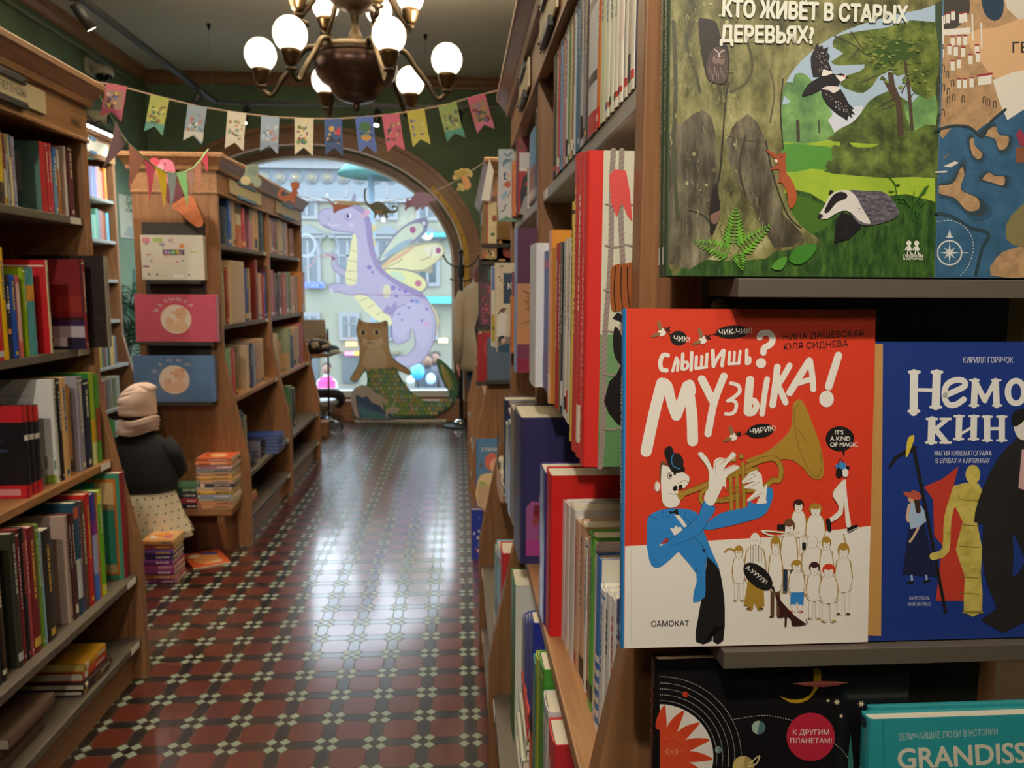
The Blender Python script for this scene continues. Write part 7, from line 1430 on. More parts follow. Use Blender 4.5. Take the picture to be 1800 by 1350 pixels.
    for (x, y, r) in ((1070, 865, 6), (1090, 895, 4), (1215, 990, 7), (1235, 1040, 5), (1290, 1010, 6), (1330, 1070, 5), (1310, 1110, 4), (1255, 1000, 4), (1270, 1185, 3), (1250, 1150, 3), (1390, 1190, 4), (1420, 1120, 4)): q_ = D7(x, y)[0]; a.ell(*q_, r*.7, r*.6, '#8f7cb8', n=10)
    a.poly(D7(1150, 1140, 1180, 1090, 1200, 1110, 1230, 1070, 1240, 1110, 1200, 1160), LD, 1); a.poly(D7(1400, 1200, 1440, 1190, 1430, 1220, 1405, 1230), '#d0a8c8', 1); a.ell(*D7(1360, 1072)[0], 4, 4, '#8a9cd0'); a.ell(*D7(1175, 1010)[0], 7, 12, '#d8cfae')
    a.line(D7(975, 1030, 1400, 1036), 1.2, '#9a6a8c')
    # head details
    a.poly(D7(945, 488, 980, 410, 990, 430, 985, 492), '#a49ab4', 1); a.poly(D7(1020, 545, 1050, 510, 1075, 520, 1070, 545, 1030, 565), '#d8a8bc', 2); a.poly(D7(950, 488, 1020, 508, 1040, 545, 1000, 520), LD, 2)
    a.ell(*D7(940, 558)[0], 7.4, 7, '#a89cc0'); a.ell(*D7(945, 553)[0], 4.4, 4.6, '#ece8f0'); a.ell(*D7(941, 553)[0], 2.6, 3.6, '#3a3444'); a.line(D7(822, 600, 850, 612, 890, 605), 1.6, '#e0d4dc', sm=4); a.ell(*D7(823, 570)[0], 1.2, 1.2, '#6a6078'); a.poly(D7(790, 605, 830, 625, 840, 640, 800, 620), '#8a80a8', 1); a.ell(*D7(960, 608)[0], 5, 4, '#d0bcd8')
    for k in range(3): a.poly(D7(832+k*9, 990+k*12, 826+k*9, 1020+k*8, 840+k*9, 1005+k*8), '#e0dcd4')
    a.build('dragon_print', root)
    a = FlatArt(lambda p, h: mp(p, .003), lambda h: decal(h, .5), .7)    # magnifying glass with its ribbon
    q_ = D7(820, 722)[0]; ring = [(q_[0]+15.5*math.cos(t*PI/18), q_[1]+17.5*math.sin(t*PI/18)) for t in range(36)]; a.line(ring, 4.4, '#a9b4be', closed=True); a.line(D7(800, 785, 840, 800, 858, 815), 4, '#c8a4b4', sm=3); a.line(D7(765, 800, 780, 795, 800, 810, 815, 785, 850, 800), 1.4, '#c890a8', sm=4)
    a.build('magnifying_glass_print', root)
    a = FlatArt(lambda p, h: mp(p, .005), lambda h: decal(h, .7), .7)       # the ring's pale reflection in the glazing, painted as film
    q_ = D7(680, 730)[0]; ring = [(q_[0]+18*math.cos(t*PI/18), q_[1]+19*math.sin(t*PI/18)) for t in range(-12, 14)]; a.line(ring, 4.6, '#bcc8d0'); a.line(D7(650, 790, 700, 800, 730, 790), 4, '#bcc8d0'); a.line(D7(680, 870, 720, 850, 745, 800), 1.6, '#d0a4b4', sm=4)
    a.build('ring_reflection', root)
dragon()
def cat():
    y = 9.02; D8 = lambda *p: [(560+p[i]/6.4286, 620+p[i+1]/6.4286) for i in range(0, len(p), 2)]; D9 = lambda *p: [(340+p[i]/3.4615, 560+p[i+1]/3.4615) for i in range(0, len(p), 2)]
    c0 = at_y(700, 742, y)
    root = thing('cat_cutout', 'painted wooden cutout of a cat mermaid standing before the window', 'cutout', (c0.x, y, 0))
    out = D9(1000, 20, 1005, 0, 1045, 22, 1130, 24, 1175, 12, 1185, 60, 1190, 180, 1225, 250, 1315, 310, 1318, 345, 1240, 320, 1275, 380, 1340, 460, 1400, 498, 1480, 505, 1540, 485, 1555, 450, 1500, 350, 1482, 240, 1570, 310, 1612, 390, 1605, 470, 1560, 540, 1480, 590, 1420, 604, 1010, 604, 975, 560, 958, 480, 975, 430, 1020, 405, 1055, 402, 1048, 320, 1000, 380, 965, 384, 955, 360, 1005, 270, 1010, 170, 990, 80)
    mb = MB(); solid(mb, [at_y(*p, y) for p in smooth_closed(out, 3)], .014, mat('#3f6a58', .6)); mb.build('cutout_board', root)
    a = Art(pix_map((0, y, 1), (1, y, 1), (0, y, 2)), .55); a.EPS = 1.2e-4
    TB = '#bd9c74'
    a.poly(D9(1002, 20, 1007, 4, 1045, 26, 1130, 28, 1172, 16, 1181, 60, 1186, 180, 1222, 254, 1310, 312, 1312, 340, 1250, 315, 1205, 290, 1210, 310, 1180, 300, 1160, 318, 1140, 300, 1110, 320, 1085, 305, 1060, 325, 1045, 300, 1000, 372, 968, 380, 960, 360, 1010, 272, 1014, 170, 994, 80), TB, 2)
    a.poly(D9(1050, 190, 1090, 160, 1140, 170, 1170, 220, 1180, 290, 1130, 300, 1060, 300, 1030, 270), '#d0bc9c', 2); a.poly(D9(1020, 110, 1060, 130, 1110, 130, 1160, 110, 1150, 160, 1100, 180, 1040, 165), '#d8c4a4', 2)
    for x in (1033, 1115): a.ell(*D9(x, 85)[0], 6.4, 5, '#e0d4b4'); a.ell(*D9(x, 85)[0], 3.6, 4.4, '#2c2a2c')
    a.poly(D9(1062, 118, 1084, 118, 1073, 130), '#c0705c'); a.line(D9(1050, 148, 1062, 155, 1073, 145, 1085, 155, 1097, 148), 1.2, '#4a342c', sm=3); a.line(D9(1073, 130, 1073, 146), 1, '#4a342c')
    a.poly(D9(1005, 10, 1030, 30, 1010, 48), '#8a5c3c'); a.poly(D9(1170, 20, 1150, 36, 1176, 55), '#8a5c3c')
    for k in range(5): a.line(D9(1075+k*15, 30, 1078+k*14, 52), 1.2, '#8a5c3c')
    for x in (1010, 1150): a.line(D9(x, 122, x+24, 118), 1, '#8a5c3c'); a.line(D9(x, 134, x+24, 132), 1, '#8a5c3c')
    # tail: rows of rounded scales
    poly = D9(1055, 330, 1140, 310, 1230, 300, 1275, 382, 1340, 464, 1400, 502, 1480, 510, 1540, 490, 1600, 470, 1560, 538, 1480, 588, 1420, 602, 1200, 602, 1140, 500, 1080, 420)
    a.poly(poly, '#42685a', 1)
    def inside(p):
        c = False; j = len(poly)-1
        for i in range(len(poly)):
            (xi, yi), (xj, yj) = poly[i], poly[j]
            if (yi > p[1]) != (yj > p[1]) and p[0] < (xj-xi)*(p[1]-yi)/(yj-yi)+xi: c = not c
            j = i
        return c
    rn = random.Random(6); k = 0
    for j in range(12):
        for i in range(24):
            p = (640+i*7.4+(3.7 if j % 2 else 0), 654+j*7.2)
            if inside(p) and inside((p[0]+3, p[1]+3)): a.ell(p[0], p[1], 4.1, 4.6, '#35584c', n=10); a.ell(p[0], p[1]-.5, 3.5, 4.0, rn.choice(['#8a9a4c', '#6f8f5c', '#a8904c', '#8fa88c', '#5f8a70', '#b0a070', '#9a8a6c', '#7f9a40']), n=10)
    a.poly(D9(1482, 245, 1568, 312, 1608, 390, 1600, 450, 1555, 445, 1502, 350), '#3f6a48', 2); a.poly(D9(1500, 270, 1560, 340, 1570, 430, 1530, 380), '#9aa05c', 2); a.line(D9(1510, 290, 1560, 430), 2.2, '#c8a078'); a.line(D9(1545, 310, 1585, 430), 1.6, '#8a9a50')
    # breaking wave
    a.poly(D9(1010, 604, 976, 560, 960, 480, 978, 432, 1022, 408, 1075, 415, 1110, 450, 1160, 480, 1185, 530, 1150, 510, 1160, 604), '#b8aaa4', 3); a.poly(D9(1010, 590, 995, 520, 990, 460, 1030, 480, 1060, 470, 1090, 510, 1140, 530, 1170, 604, 1030, 604), '#28406c', 2); a.poly(D9(1030, 604, 1010, 520, 1060, 560, 1110, 560, 1200, 604), '#3f7080', 2); a.poly(D9(1180, 604, 1172, 560, 1200, 535, 1255, 545, 1240, 570, 1210, 575, 1220, 604), '#b8a8a0', 3); a.poly(D9(1185, 604, 1190, 570, 1215, 590, 1230, 604), '#2c4a6c', 2)
    for k in range(7): a.line(D9(1005+k*12, 500+k*6, 1015+k*12, 560+k*5, 1040+k*10, 600), 1, '#4f7a94', sm=3)
    a.mb.build('cutout_paint', root)
    mb = MB(); mb.box(c0.x-.5, c0.x+.55, y+.014, y+.16, 0, .025, mat('#d8d4cc', .5)); mb.build('stand', root)
cat()
# yellow measuring strip on the arch, right of the pane
mb = MB(); th = [math.radians(d) for d in range(0, 40, 3)]; r0, r1 = .04, .095
lo = [(AX+(AA+r0)*math.cos(t), AZ+(AB+r0)*math.sin(t)) for t in th]; hi = [(AX+(AA+r1)*math.cos(t), AZ+(AB+r1)*math.sin(t)) for t in th]
lo = [(AX+AA+r0, .95)]+lo; hi = [(AX+AA+r1, .95)]+hi
vs = [(x, WY1-.062, z) for x, z in lo]+[(x, WY1-.062, z) for x, z in hi]; n = len(lo); vs += [(x, WY1-.0665, z) for x, y_, z in vs]
fs = []
for i in range(n-1): fs += [(i, i+1, n+i+1, n+i), (2*n+i, 3*n+i, 3*n+i+1, 2*n+i+1), (i, 2*n+i, 2*n+i+1, i+1), (n+i, n+i+1, 3*n+i+1, 3*n+i)]
mb.add(vs, fs, mat('#d0a02c', .45))
for k in range(6): t = th[0]+k*.12; mb.sphere((AX+(AA+.067)*math.cos(t), WY1-.068, AZ+(AB+.067)*math.sin(t)), .010, mat('#5a4020'), 8, 5)
tag(mb.build('growth_ruler'), 'curved yellow measuring strip fixed beside the right edge of the window', 'ruler')
# ================================================================== wall bookcase in the left alcove
XW0, YW1 = -3.06, y_on(205, -3.06, 2.3)
WZ = [z_on(p, XW0, YW1) for p in (355, 425, 492, 561)]+[z_on(636, XW0+.06, YW1), z_on(702, XW0+.12, YW1), .2]
def wall_case():
    root = thing('bookcase', 'tall oak bookcase against the left wall under a bright strip lamp', 'bookcase', (XW0-.17, 4.0, 0), 0, 'oak bookcases of the shop')
    zs = WZ; T = .04; ys = [3.6, 4.75, 5.9, YW1-T]
    prof = [(WX0+.01, 0), (XW0+FOOT, 0), (XW0+FOOT, .55), (XW0, 1.1), (XW0, 2.66), (WX0+.01, 2.66)]
    off = lambda z: FOOT if z < .55 else (0 if z > 1.1 else FOOT*(1.1-z)/.55)
    for y in ys: mb = MB(); mb.prism(prof, y, y+T, 'y', OAK); mb.build('side_panel', root, .003)
    for i in range(3):
        for z in zs: mb = MB(); mb.box(WX0+.02, XW0+off(z)-.008, ys[i]+T, ys[i+1], z-.028, z, SHELFL); mb.build('shelf', root, .003)
        mb = MB(); mb.box(WX0+.008, WX0+.022, ys[i]+T, ys[i+1], 0, 2.66, OAKY); mb.build('back_panel', root)
    mb = MB(); mb.box(XW0-.02, XW0+.006, ys[0], YW1, 2.62, 2.80, OAKY); mb.box(WX0+.01, XW0+.04, ys[0], YW1+.02, 2.80, 2.85, OAKY); mb.build('cornice', root)
    ya, yb = y_on(140, XW0, 2.72), y_on(188, XW0, 2.72)
    mb = MB(); mb.box(XW0+.007, XW0+.013, ya, yb, 2.655, 2.765, mat('#e2d6b8', .5)); sp = mb.build('sign_plate', root)
    for z in (2.655, 2.765): mb = MB(); mb.box(XW0+.007, XW0+.02, ya+.25, yb-.35, z-.014, z+.014, mat('#5d7f9c', .4)); mb.build('sign_clip', root)
    return root
wall_case()
# strip lamp that washes the fascia and the wall
y0, y1 = y_on(150, XW0+.16, 2.80), y_on(207, XW0+.16, 2.80)
root = thing('strip_lamp', 'bright white strip lamp over the fascia of the wall bookcase', 'lamp', (XW0+.16, (y0+y1)/2, 2.80))
mb = MB(); mb.box(XW0+.14, XW0+.18, y0, y1, 2.80, 2.83, BLACKM); mb.build('housing', root)
mb = MB(); mb.box(XW0+.145, XW0+.175, y0, y1, 2.792, 2.80, emit('#f4f8ff', 26.0)); mb.build('tube', root)
for y in (y0+.2, y1-.2): mb = MB(); mb.tube([(XW0+.16, y, 2.82), (XW0+.1, y, 2.9), (XW0, y, 2.85)], .006, BLACKM, 6); mb.build('bracket', root)
G = 'books on the wall bookcase'
def fill(z, px0, px1, tops, cols, n, where, w=.16, seed=0, xo=0.0):
    rn = random.Random(seed); items = []; x = px0; step = (px1-px0)/n
    for i in range(n):
        c, d_ = cols[i % len(cols)]; items.append((x+.1, x+step-.1, None, c, d_, {'h': rn.uniform(*tops), 'motif': False})); x += step
    row(1, XW0+xo-.03, z, items, where, G, w=w)
fill(WZ[0], 146, 189, (.23, .28), [('#e08a3c', 'orange book'), ('#9fc4e0', 'pale blue book'), ('#d8d4dc', 'white book'), ('#a8b0e0', 'lilac book'), ('#c8c8e8', 'pale violet book'), ('#8fa8e8', 'blue book'), ('#d0a8b8', 'pink book'), ('#c8a890', 'beige book'), ('#d89078', 'coral book'), ('#d04a2c', 'red book')], 11, 'top shelf of the wall bookcase', seed=1)
fill(WZ[1], 152, 193, (.2, .27), [('#6ab0c8', 'blue book'), ('#7ac8d8', 'sky blue book'), ('#8ad0c8', 'turquoise book'), ('#a8d8c0', 'mint book'), ('#78b8a0', 'green book'), ('#9c8a98', 'mauve book'), ('#b87860', 'rust book'), ('#8a5038', 'brown book')], 9, 'second shelf of the wall bookcase', seed=2)
fill(WZ[3], 181, 191, (.2, .25), [('#3c4a7c', 'navy book'), ('#8aa0d8', 'periwinkle book')], 3, 'fourth shelf of the wall bookcase', seed=3)
fill(WZ[4], 172, 206, (.22, .27), [('#d8a020', 'yellow book'), ('#d8b830', 'bright yellow book'), ('#5a7058', 'grey green book'), ('#8a3a48', 'dark red book'), ('#7a9a8c', 'sage book'), ('#3a3020', 'dark brown book'), ('#e0c070', 'pale yellow book'), ('#dcb860', 'straw book'), ('#58607c', 'slate book')], 9, 'fifth shelf of the wall bookcase', seed=4, xo=.06)
fill(WZ[5], 176, 212, (.2, .27), [('#b8581c', 'orange brown book'), ('#a84e1c', 'rust book'), ('#6a6458', 'grey book'), ('#8a8474', 'taupe book'), ('#6a7a4c', 'moss book'), ('#a8a894', 'pale grey book')], 6, 'sixth shelf of the wall bookcase', seed=5, xo=.12)
fill(WZ[6], 186, 216, (.16, .24), [('#a8c0d0', 'pale blue book'), ('#2c7a2c', 'green book'), ('#3a8a34', 'bright green book'), ('#c8d0c8', 'white book')], 5, 'bottom shelf of the wall bookcase', seed=6, xo=.12)

# poster on the wall, framed green picture, palm, security cameras
XP = WX0+.004
def wall_plate(name, label, cat_, px0, py0, px1, py1, x, col, draw=None, th=.004):
    ya, yb = y_on(px0, x, 1.9), y_on(px1, x, 1.9); zt = z_on(py0, x, ya); zb = z_on(py1, x, (ya+yb)/2)
    mb = MB(); mb.box(x, x+th, ya, yb+.15, zb, zt, mat(col, .6)); o = mb.build(name); tag(o, label, cat_)
    if draw: a = Art(lambda p, h: Vector((x+th+h, ya+p[0]*(yb+.15-ya), zb+p[1]*(zt-zb))), .6); draw(a); a.build('print', o)
    return o
def dr(a):
    rn = random.Random(3)
    for k in range(26): a.ell(rn.uniform(.3, .95), rn.uniform(.66, .96), .05, .04, rn.choice(['#4c6a40', '#3c5a38', '#6a8450']), n=8)
    a.line([(.6, .3), (.62, .7)], .04, '#6a5a44'); a.poly([(.2, .12), (.4, .3), (.7, .26), (.95, .34), (.95, .05), (.2, .05)], '#8a8a80', 2); a.ell(.4, .62, .03, .02, '#b0705c', n=8)
wall_plate('wall_poster', 'pale poster of a leafy tree on the teal left wall', 'poster', 213, 340, 240, 419, XP, '#a8a48c', dr)
wall_plate('green_picture', 'dark green framed picture low on the teal wall beside the palm', 'picture', 232, 473, 262, 560, XP, '#1f5a48', lambda a: (a.rect(.1, .62, .9, .7, '#8a6a4c'), a.rect(.1, .45, .9, .5, '#8a6a4c'), a.rect(.1, .1, .9, .2, '#7a2c3c')))
def palm():
    c = at_y(222, 700, 7.9); root = thing('potted_palm', 'dark green palm in a dark pot between the wall bookcase and gift boxes', 'plant', (c.x, 7.9, 0))
    mb = MB(); mb.lathe([(.10, 0), (.14, .05), (.16, .30), (.175, .31), (.17, .34), (.15, .33)], (c.x, 7.9, 0), mat('#2c2824', .5), 24); mb.build('pot', root)
    mb = MB(); mb.lathe([(1e-6, .31), (.152, .31)], (c.x, 7.9, 0), mat('#2a1e14', .9), 20); mb.build('soil', root)
    rn = random.Random(12); GR = [mat(h, .45) for h in ('#1f3a24', '#274a2c', '#2f5634')]
    for k in range(13):
        ang = k*2.4; L_ = rn.uniform(.35, .62); top = rn.uniform(.9, 1.55); d = Vector((math.cos(ang), math.sin(ang), 0)); b = Vector((c.x, 7.9, .32))
        pts = smooth_open([tuple(v) for v in ((0, 0), (.05, .5*top), (.3*L_, top-.1), (.7*L_, top), (1.1*L_, top-.14))], 5)
        P = [b+d*r+Vector((0, 0, z*.9)) for r, z in pts]; P = [Vector((max(v.x, WX0+.06), max(v.y, YW1+.08), v.z)) for v in P]
        mb = MB(); mb.tube(P, [.009-.007*i/len(P) for i in range(len(P))], GR[0], 5)
        for i in range(7, len(P)):
            t = (P[i]-P[i-1]).normalized(); n = t.cross(Vector((0, 0, 1))).normalized(); l = .24*(1-.55*(i-7)/(len(P)-7))
            for sg in (-1, 1):
                for e in (0, .5):
                    q = P[i-1].lerp(P[i], e); tip = q+n*sg*l*.75+t*l*.7-Vector((0, 0, l*.42)); mid = q.lerp(tip, .45)+Vector((0, 0, .02))
                    mb.add([Vector((max(v.x, WX0+.015), max(v.y, YW1+.03), v.z)) for v in (q-t*.004, mid+t*.010, tip, mid-t*.010)], [(0, 1, 2, 3)], GR[(i+k) % 3])
        mb.build('frond', root)
palm()
def cctv(label, px, py, y):
    c = at_y(px, py, y) ; c = at_x(px, py, WX0+.12); root = thing('security_camera', label, 'security camera', (WX0, c.y, c.z))
    W_ = mat('#b8b0a0', .5)
    mb = MB(); mb.box(WX0+.002, WX0+.03, c.y-.09, c.y+.09, c.z-.02, c.z+.12, W_); mb.build('mount', root, .006)
    mb = MB(); mb.lathe([(1e-6, .06), (.06, .055), (.085, .03), (.09, 0), (.088, -.02), (1e-6, -.02)], (c.x+.02, c.y, c.z), W_, 24); mb.build('housing', root)
    mb = MB(); mb.sphere((c.x+.02, c.y, c.z-.02), .07, mat('#101114', .1), 18, 10); mb.build('dome', root)
    mb = MB(); mb.tube([(WX0+.02, c.y, c.z+.05), (c.x, c.y, c.z+.05)], .03, W_, 12); mb.build('arm', root)
cctv('white dome security camera high on the left wall above the flags', 178, 128, 7)
c = at_x(176, 225, XW0+.02); root = thing('bullet_camera', 'grey bullet security camera standing above the strip lamp', 'security camera', (c.x, c.y, 2.85))
mb = MB(); mb.tube([(c.x-.12, c.y-.05, 2.98), (c.x+.10, c.y-.05, 2.95)], .055, mat('#8f8878', .5), 18); mb.build('housing', root)
mb = MB(); mb.tube([(c.x+.10, c.y-.05, 2.95), (c.x+.108, c.y-.05, 2.949)], .045, mat('#16171a', .1), 18); mb.build('lens', root)
mb = MB(); mb.tube([(c.x-.05, c.y-.05, 2.93), (c.x-.05, c.y-.05, 2.851)], .02, mat('#8f8878', .5), 10); mb.build('foot', root)

# ================================================================== end panel of the middle left bookcase
ye = 4.655
def ebox(x0, y0, x1, y1, y): p, q = at_y(x0, y1, y), at_y(x1, y0, y); return p.x, q.x, p.z, q.z
for (x0, y0, x1, y1) in ((252, 394, 360, 416), (258, 494, 362, 520), (264, 604, 370, 628)):
    xa, xb, za, zb = ebox(x0, y0-2, x1, y1+2, ye); mb = MB(); mb.box(xa, xb, ye-.012, ye+.004, za-.16, zb, BOARD); mb.build('display_board', case_u2)
gifts = []
def gift(label, x0, y0, x1, y1, col, t, gloss, draw, y=4.575):
    xa, xb, za, zb = ebox(x0, y0, x1, y1, y)
    mb = MB(); mb.box(xa, xb, y, y+t, za, zb, mat(col, gloss, coat=.7 if gloss < .3 else 0)); o = mb.build('gift_box', None, .002); tag(o, label, 'box', 'gift boxes on the end of the bench bookcase')
    mb = MB(); mb.box(xa+.02, xb-.02, y-.012, ye-.008, za-.02, za-.0006, BOARD); mb.build('display_ledge', case_u2)
    a = Art(plane_map((xa, y-.0005, za), (xb, y-.0005, za), (xa, y-.0005, zb)), gloss); draw(a); a.build('cover_art', o)
def d1(a):
    rn = random.Random(7)
    for (u, v, w_, h_, c) in ((.03, .82, .12, .12, '#d08a94'), (.2, .84, .15, .1, '#a8bc78'), (.46, .84, .06, .1, '#d8a8a8'), (.3, .76, .08, .06, '#9a88b8'), (.35, .56, .34, .12, '#5a4a58'), (.02, .28, .1, .04, '#8a5a7c'), (.78, .62, .12, .03, '#a8bc78'), (.5, .05, .16, .08, '#e8e4e0')): a.rect(u, v, u+w_, v+h_, c)
    for k in range(5): a.rect(.37+k*.06, .58, .42+k*.06, .66, ['#b08ab8', '#7a9ac0', '#8ab87a', '#d8c05c', '#8a6a9c'][k])
    a.poly([(.6, .73), (.66, .84), (.71, .73)], '#d8884c')
    for k in range(22): a.ell(rn.uniform(.05, .95), rn.uniform(.05, .95), .018, .02, rn.choice(['#d8a860', '#c06a7a', '#6a8ab0', '#2c2c34', '#d8b878', '#b8d0a0']), n=8)
gift('white glossy puzzle box of small colourful pictures, topmost on the bookcase end', 250, 414, 357, 492, '#d8d0c4', .05, .12, d1)
def d2(col, tx_, words):
    def f(a):
        rn = random.Random(len(col))
        for k in range(60): a.ell(rn.random(), rn.random(), .006, .009, tx_, n=6)
        a.ell(.5, .48, .19, .31, '#e0ccbc'); a.ell(.5, .48, .178, .29, '#e6d4c8'); a.ell(.56, .60, .075, .13, '#dcae90'); a.ell(.6, .69, .02, .03, '#d09878'); a.ell(.42, .42, .055, .10, '#e0b498'); a.poly([(.36, .3), (.45, .36), (.56, .48), (.64, .36), (.6, .24), (.45, .22)], '#e2bc9c', 3); a.ell(.53, .58, .008, .012, '#6a4a3c', n=8); a.ell(.44, .44, .007, .01, '#6a4a3c', n=8); a.ell(.47, .63, .012, .02, '#c05a5c', n=8)
        for k, ch in enumerate(words):
            q = math.radians(155-k*130/len(words)); a.text(ch, .5+.235*math.cos(q), .48+.40*math.sin(q), .085, '#d8cfd4', rot=math.degrees(q)-90, center=True)
    return f
gift('pink glossy gift box with a round baby picture, middle of the bookcase end', 240, 518, 379, 601, '#c2566c', .05, .18, d2('pink', '#d8848c', 'МАЛЫШКА'))
gift('blue gift box with a round baby picture, lowest on the bookcase end', 237, 625, 376, 707, '#5a78a4', .05, .22, d2('blueb', '#86a0c4', 'МАЛЫШ'))
def icecream():
    y = 4.588; E = lambda *p: [(220+p[i]/4.822, 240+p[i+1]/4.822) for i in range(0, len(p), 2)]
    c = at_y(310, 330, y); root = thing('ice_cream_cutout', 'pink ice cream cone cutout pinned to the end of the bench bookcase', 'cutout', tuple(c))
    mb = MB()
    for i, (pts, col) in enumerate(((E(380, 580, 470, 520, 560, 500, 610, 590, 655, 700, 655, 750, 620, 768, 580, 750, 480, 660), '#b8683c'), (E(330, 400, 420, 380, 470, 430, 490, 500, 420, 560, 370, 570, 335, 500), '#5c2430'), (E(270, 250, 285, 205, 330, 190, 390, 205, 420, 260, 415, 320, 350, 400, 290, 380, 255, 300), '#c86a84'), (E(205, 215, 220, 185, 250, 178, 280, 190, 288, 220, 270, 245, 235, 250), '#b8384c'))):
        cut(mb, pts, y-.001*i, mat(col, .6), .006)
    mb.build('cutout_board', root)
    a = Art(pix_map((0, y-.0045, 1), (1, y-.0045, 1), (0, y-.0045, 2)), .6); a.EPS = 6e-5
    for p in (E(430, 570, 600, 745), E(500, 540, 645, 690), E(420, 600, 540, 520), E(500, 670, 600, 590), E(560, 735, 640, 670)): a.line(p, .8, '#98522c')
    a.ell(*E(336, 232)[0], 1.2, 2, '#4a2430', n=8); a.ell(*E(340, 438)[0], 2, 1.4, '#e8d8d0', n=8); a.ell(*E(300, 260)[0], 6, 6, '#d890a4', n=12); a.line(E(370, 292, 395, 292), 1, '#7a3044'); a.build('cutout_paint', root)
icecream()

# ================================================================== people
def girl():
    y = 4.33; c = at_y(247, 800, y); X = c.x; Z = lambda py: z_on(py, X, y); K = y/1380
    root = thing('person', 'small girl in pink hat, navy jumper and dotted cream skirt seen from behind', 'person', (X, y, 0))
    SK = mat('#d8a890', .6); NAVY = mat('#14161f', .95, noise=.3, scale=200); PINK = mat('#efcfc4', .95, noise=.06, scale=150); DK = mat('#1a1a22', .9)
    # body: one skin grown over a skeleton
    me = bpy.data.meshes.new('body'); zs, zh = Z(775), Z(862)
    V = [(0, 0, zh), (0, 0, (zs+zh)/2), (0, -.01, zs), (0, 0, Z(752)), (0, .01, Z(715)), (-.125, -.01, zs-.01), (-.155, .03, zs-.14), (-.10, .13, zs-.20), (.125, -.01, zs-.01), (.15, .03, zs-.14), (.09, .13, zs-.20), (-.055, 0, zh-.03), (-.06, .02, .24), (-.06, 0, .05), (-.06, .09, .03), (.055, 0, zh-.03), (.06, .02, .24), (.06, 0, .05), (.06, .09, .03)]
    Ed = [(0, 1), (1, 2), (2, 3), (3, 4), (2, 5), (5, 6), (6, 7), (2, 8), (8, 9), (9, 10), (0, 11), (11, 12), (12, 13), (13, 14), (0, 15), (15, 16), (16, 17), (17, 18)]
    me.from_pydata([(X+v[0], y+v[1], v[2]) for v in V], Ed, []); me.transform(Matrix.Translation((-X, -y, 0)))
    o = bpy.data.objects.new('body', me); COL.objects.link(o); o.parent = root
    sk = o.modifiers.new('skin', 'SKIN'); R = [.10, .105, .085, .038, .085, .045, .036, .026, .045, .036, .026, .07, .045, .034, .03, .07, .045, .034, .03]
    for i, d in enumerate(me.skin_vertices[0].data): d.radius = (R[i], R[i]*.85); d.use_root = (i == 0)
    o.modifiers.new('sub', 'SUBSURF').render_levels = 2; o.modifiers['sub'].levels = 1; me.materials.append(DK)
    mb = MB(); L = lambda secs, m_, wob=0, k=5, n=32, ph=0: mb.loft([(X+a_*K, y+b_, Z(p), r*K, q*K) for a_, b_, p, r, q in secs], m_, n, wob, k, True, ph)
    # knitted hat: slack crown with diagonal creases, turned-up rim
    cr = [(728.5, -1, 29.5), (727, -1, 31), (722, -1.5, 31.2), (718, -1.5, 30.8), (712, -1.5, 31), (706, -1.2, 31), (700, -.6, 30.2), (695, .5, 28.6), (690, 2, 26.6), (686, 4, 24.6), (682, 6, 22), (678, 8, 18.5), (675, 9.5, 14), (673, 10.5, 8.5), (672.3, 11, 3)]
    dents = [(-2.25, .50, .10, .10, .030), (-2.0, .66, .16, .11, .030), (-1.55, .80, -.10, .13, .035), (-.95, .72, -.22, .09, .04), (-2.6, .30, .05, .05, .03)]
    vs = []; nq = 72; fine = []
    for i in range(len(cr)-1):
        for e in range(3): t = e/3; fine.append(tuple(cr[i][q]*(1-t)+cr[i+1][q]*t for q in range(3)))
    fine.append(cr[-1])
    for i, (p, ox, r) in enumerate(fine):
        v = i/(len(fine)-1)
        for j in range(nq):
            q = -PI+2*PI*j/nq; d = 1+.010*math.sin(3*q+v*5)+(.006*math.sin(36*q) if v < .3 else .004*math.sin(36*q))
            for q0, v0, kk, am, wd_ in dents:
                dq = (q-q0+PI) % (2*PI)-PI; d -= am*math.exp(-((v-v0-kk*dq)/wd_)**2)*math.exp(-(dq/.55)**2)
            if v > .55: dq = (q-.1+PI) % (2*PI)-PI; d += .22*math.exp(-(dq/.5)**2)*math.exp(-((v-.74)/.10)**2)
            vs.append((X+ox*K+r*K*d*math.cos(q), y+r*K*d*math.sin(q), Z(p)))
    fs = [(i*nq+j, i*nq+(j+1) % nq, (i+1)*nq+(j+1) % nq, (i+1)*nq+j) for i in range(len(fine)-1) for j in range(nq)]
    mb.add(vs, fs+[tuple(range((len(fine)-1)*nq, len(fine)*nq))], PINK, True); mb.build('knit_hat', root)
    mb = MB(); L([(-1, 0, 741, 26, 26), (-1, 0, 734, 27.5, 27.5), (-1, 0, 726, 28, 28)], mat('#3a2018', .8), .01); mb.build('hair', root)
    # snood in soft folds, its left side hanging lower
    mb = MB(); L([(-3, 0, 759, 24, 25), (-2, 0, 760, 32, 31), (-2, 0, 757, 36, 34), (-1, 0, 753, 32.5, 32), (0, 0, 750, 35.5, 34), (0, 0, 746, 32, 31), (1, 0, 743, 34.5, 33), (1, 0, 739, 31.5, 30.5), (1, 0, 736, 33, 31), (1, 0, 733, 30, 29), (1, 0, 734, 27, 27)], PINK, [.01, .03, .04, .03, .05, .04, .05, .03, .03, .02, .01], 3, 48, ph=1.0)
    mb.v = [(a_, b_, c_+.10*(a_-X)-.012*math.sin(3*math.atan2(b_-y, a_-X))*.5) for a_, b_, c_ in mb.v]; mb.build('snood', root)
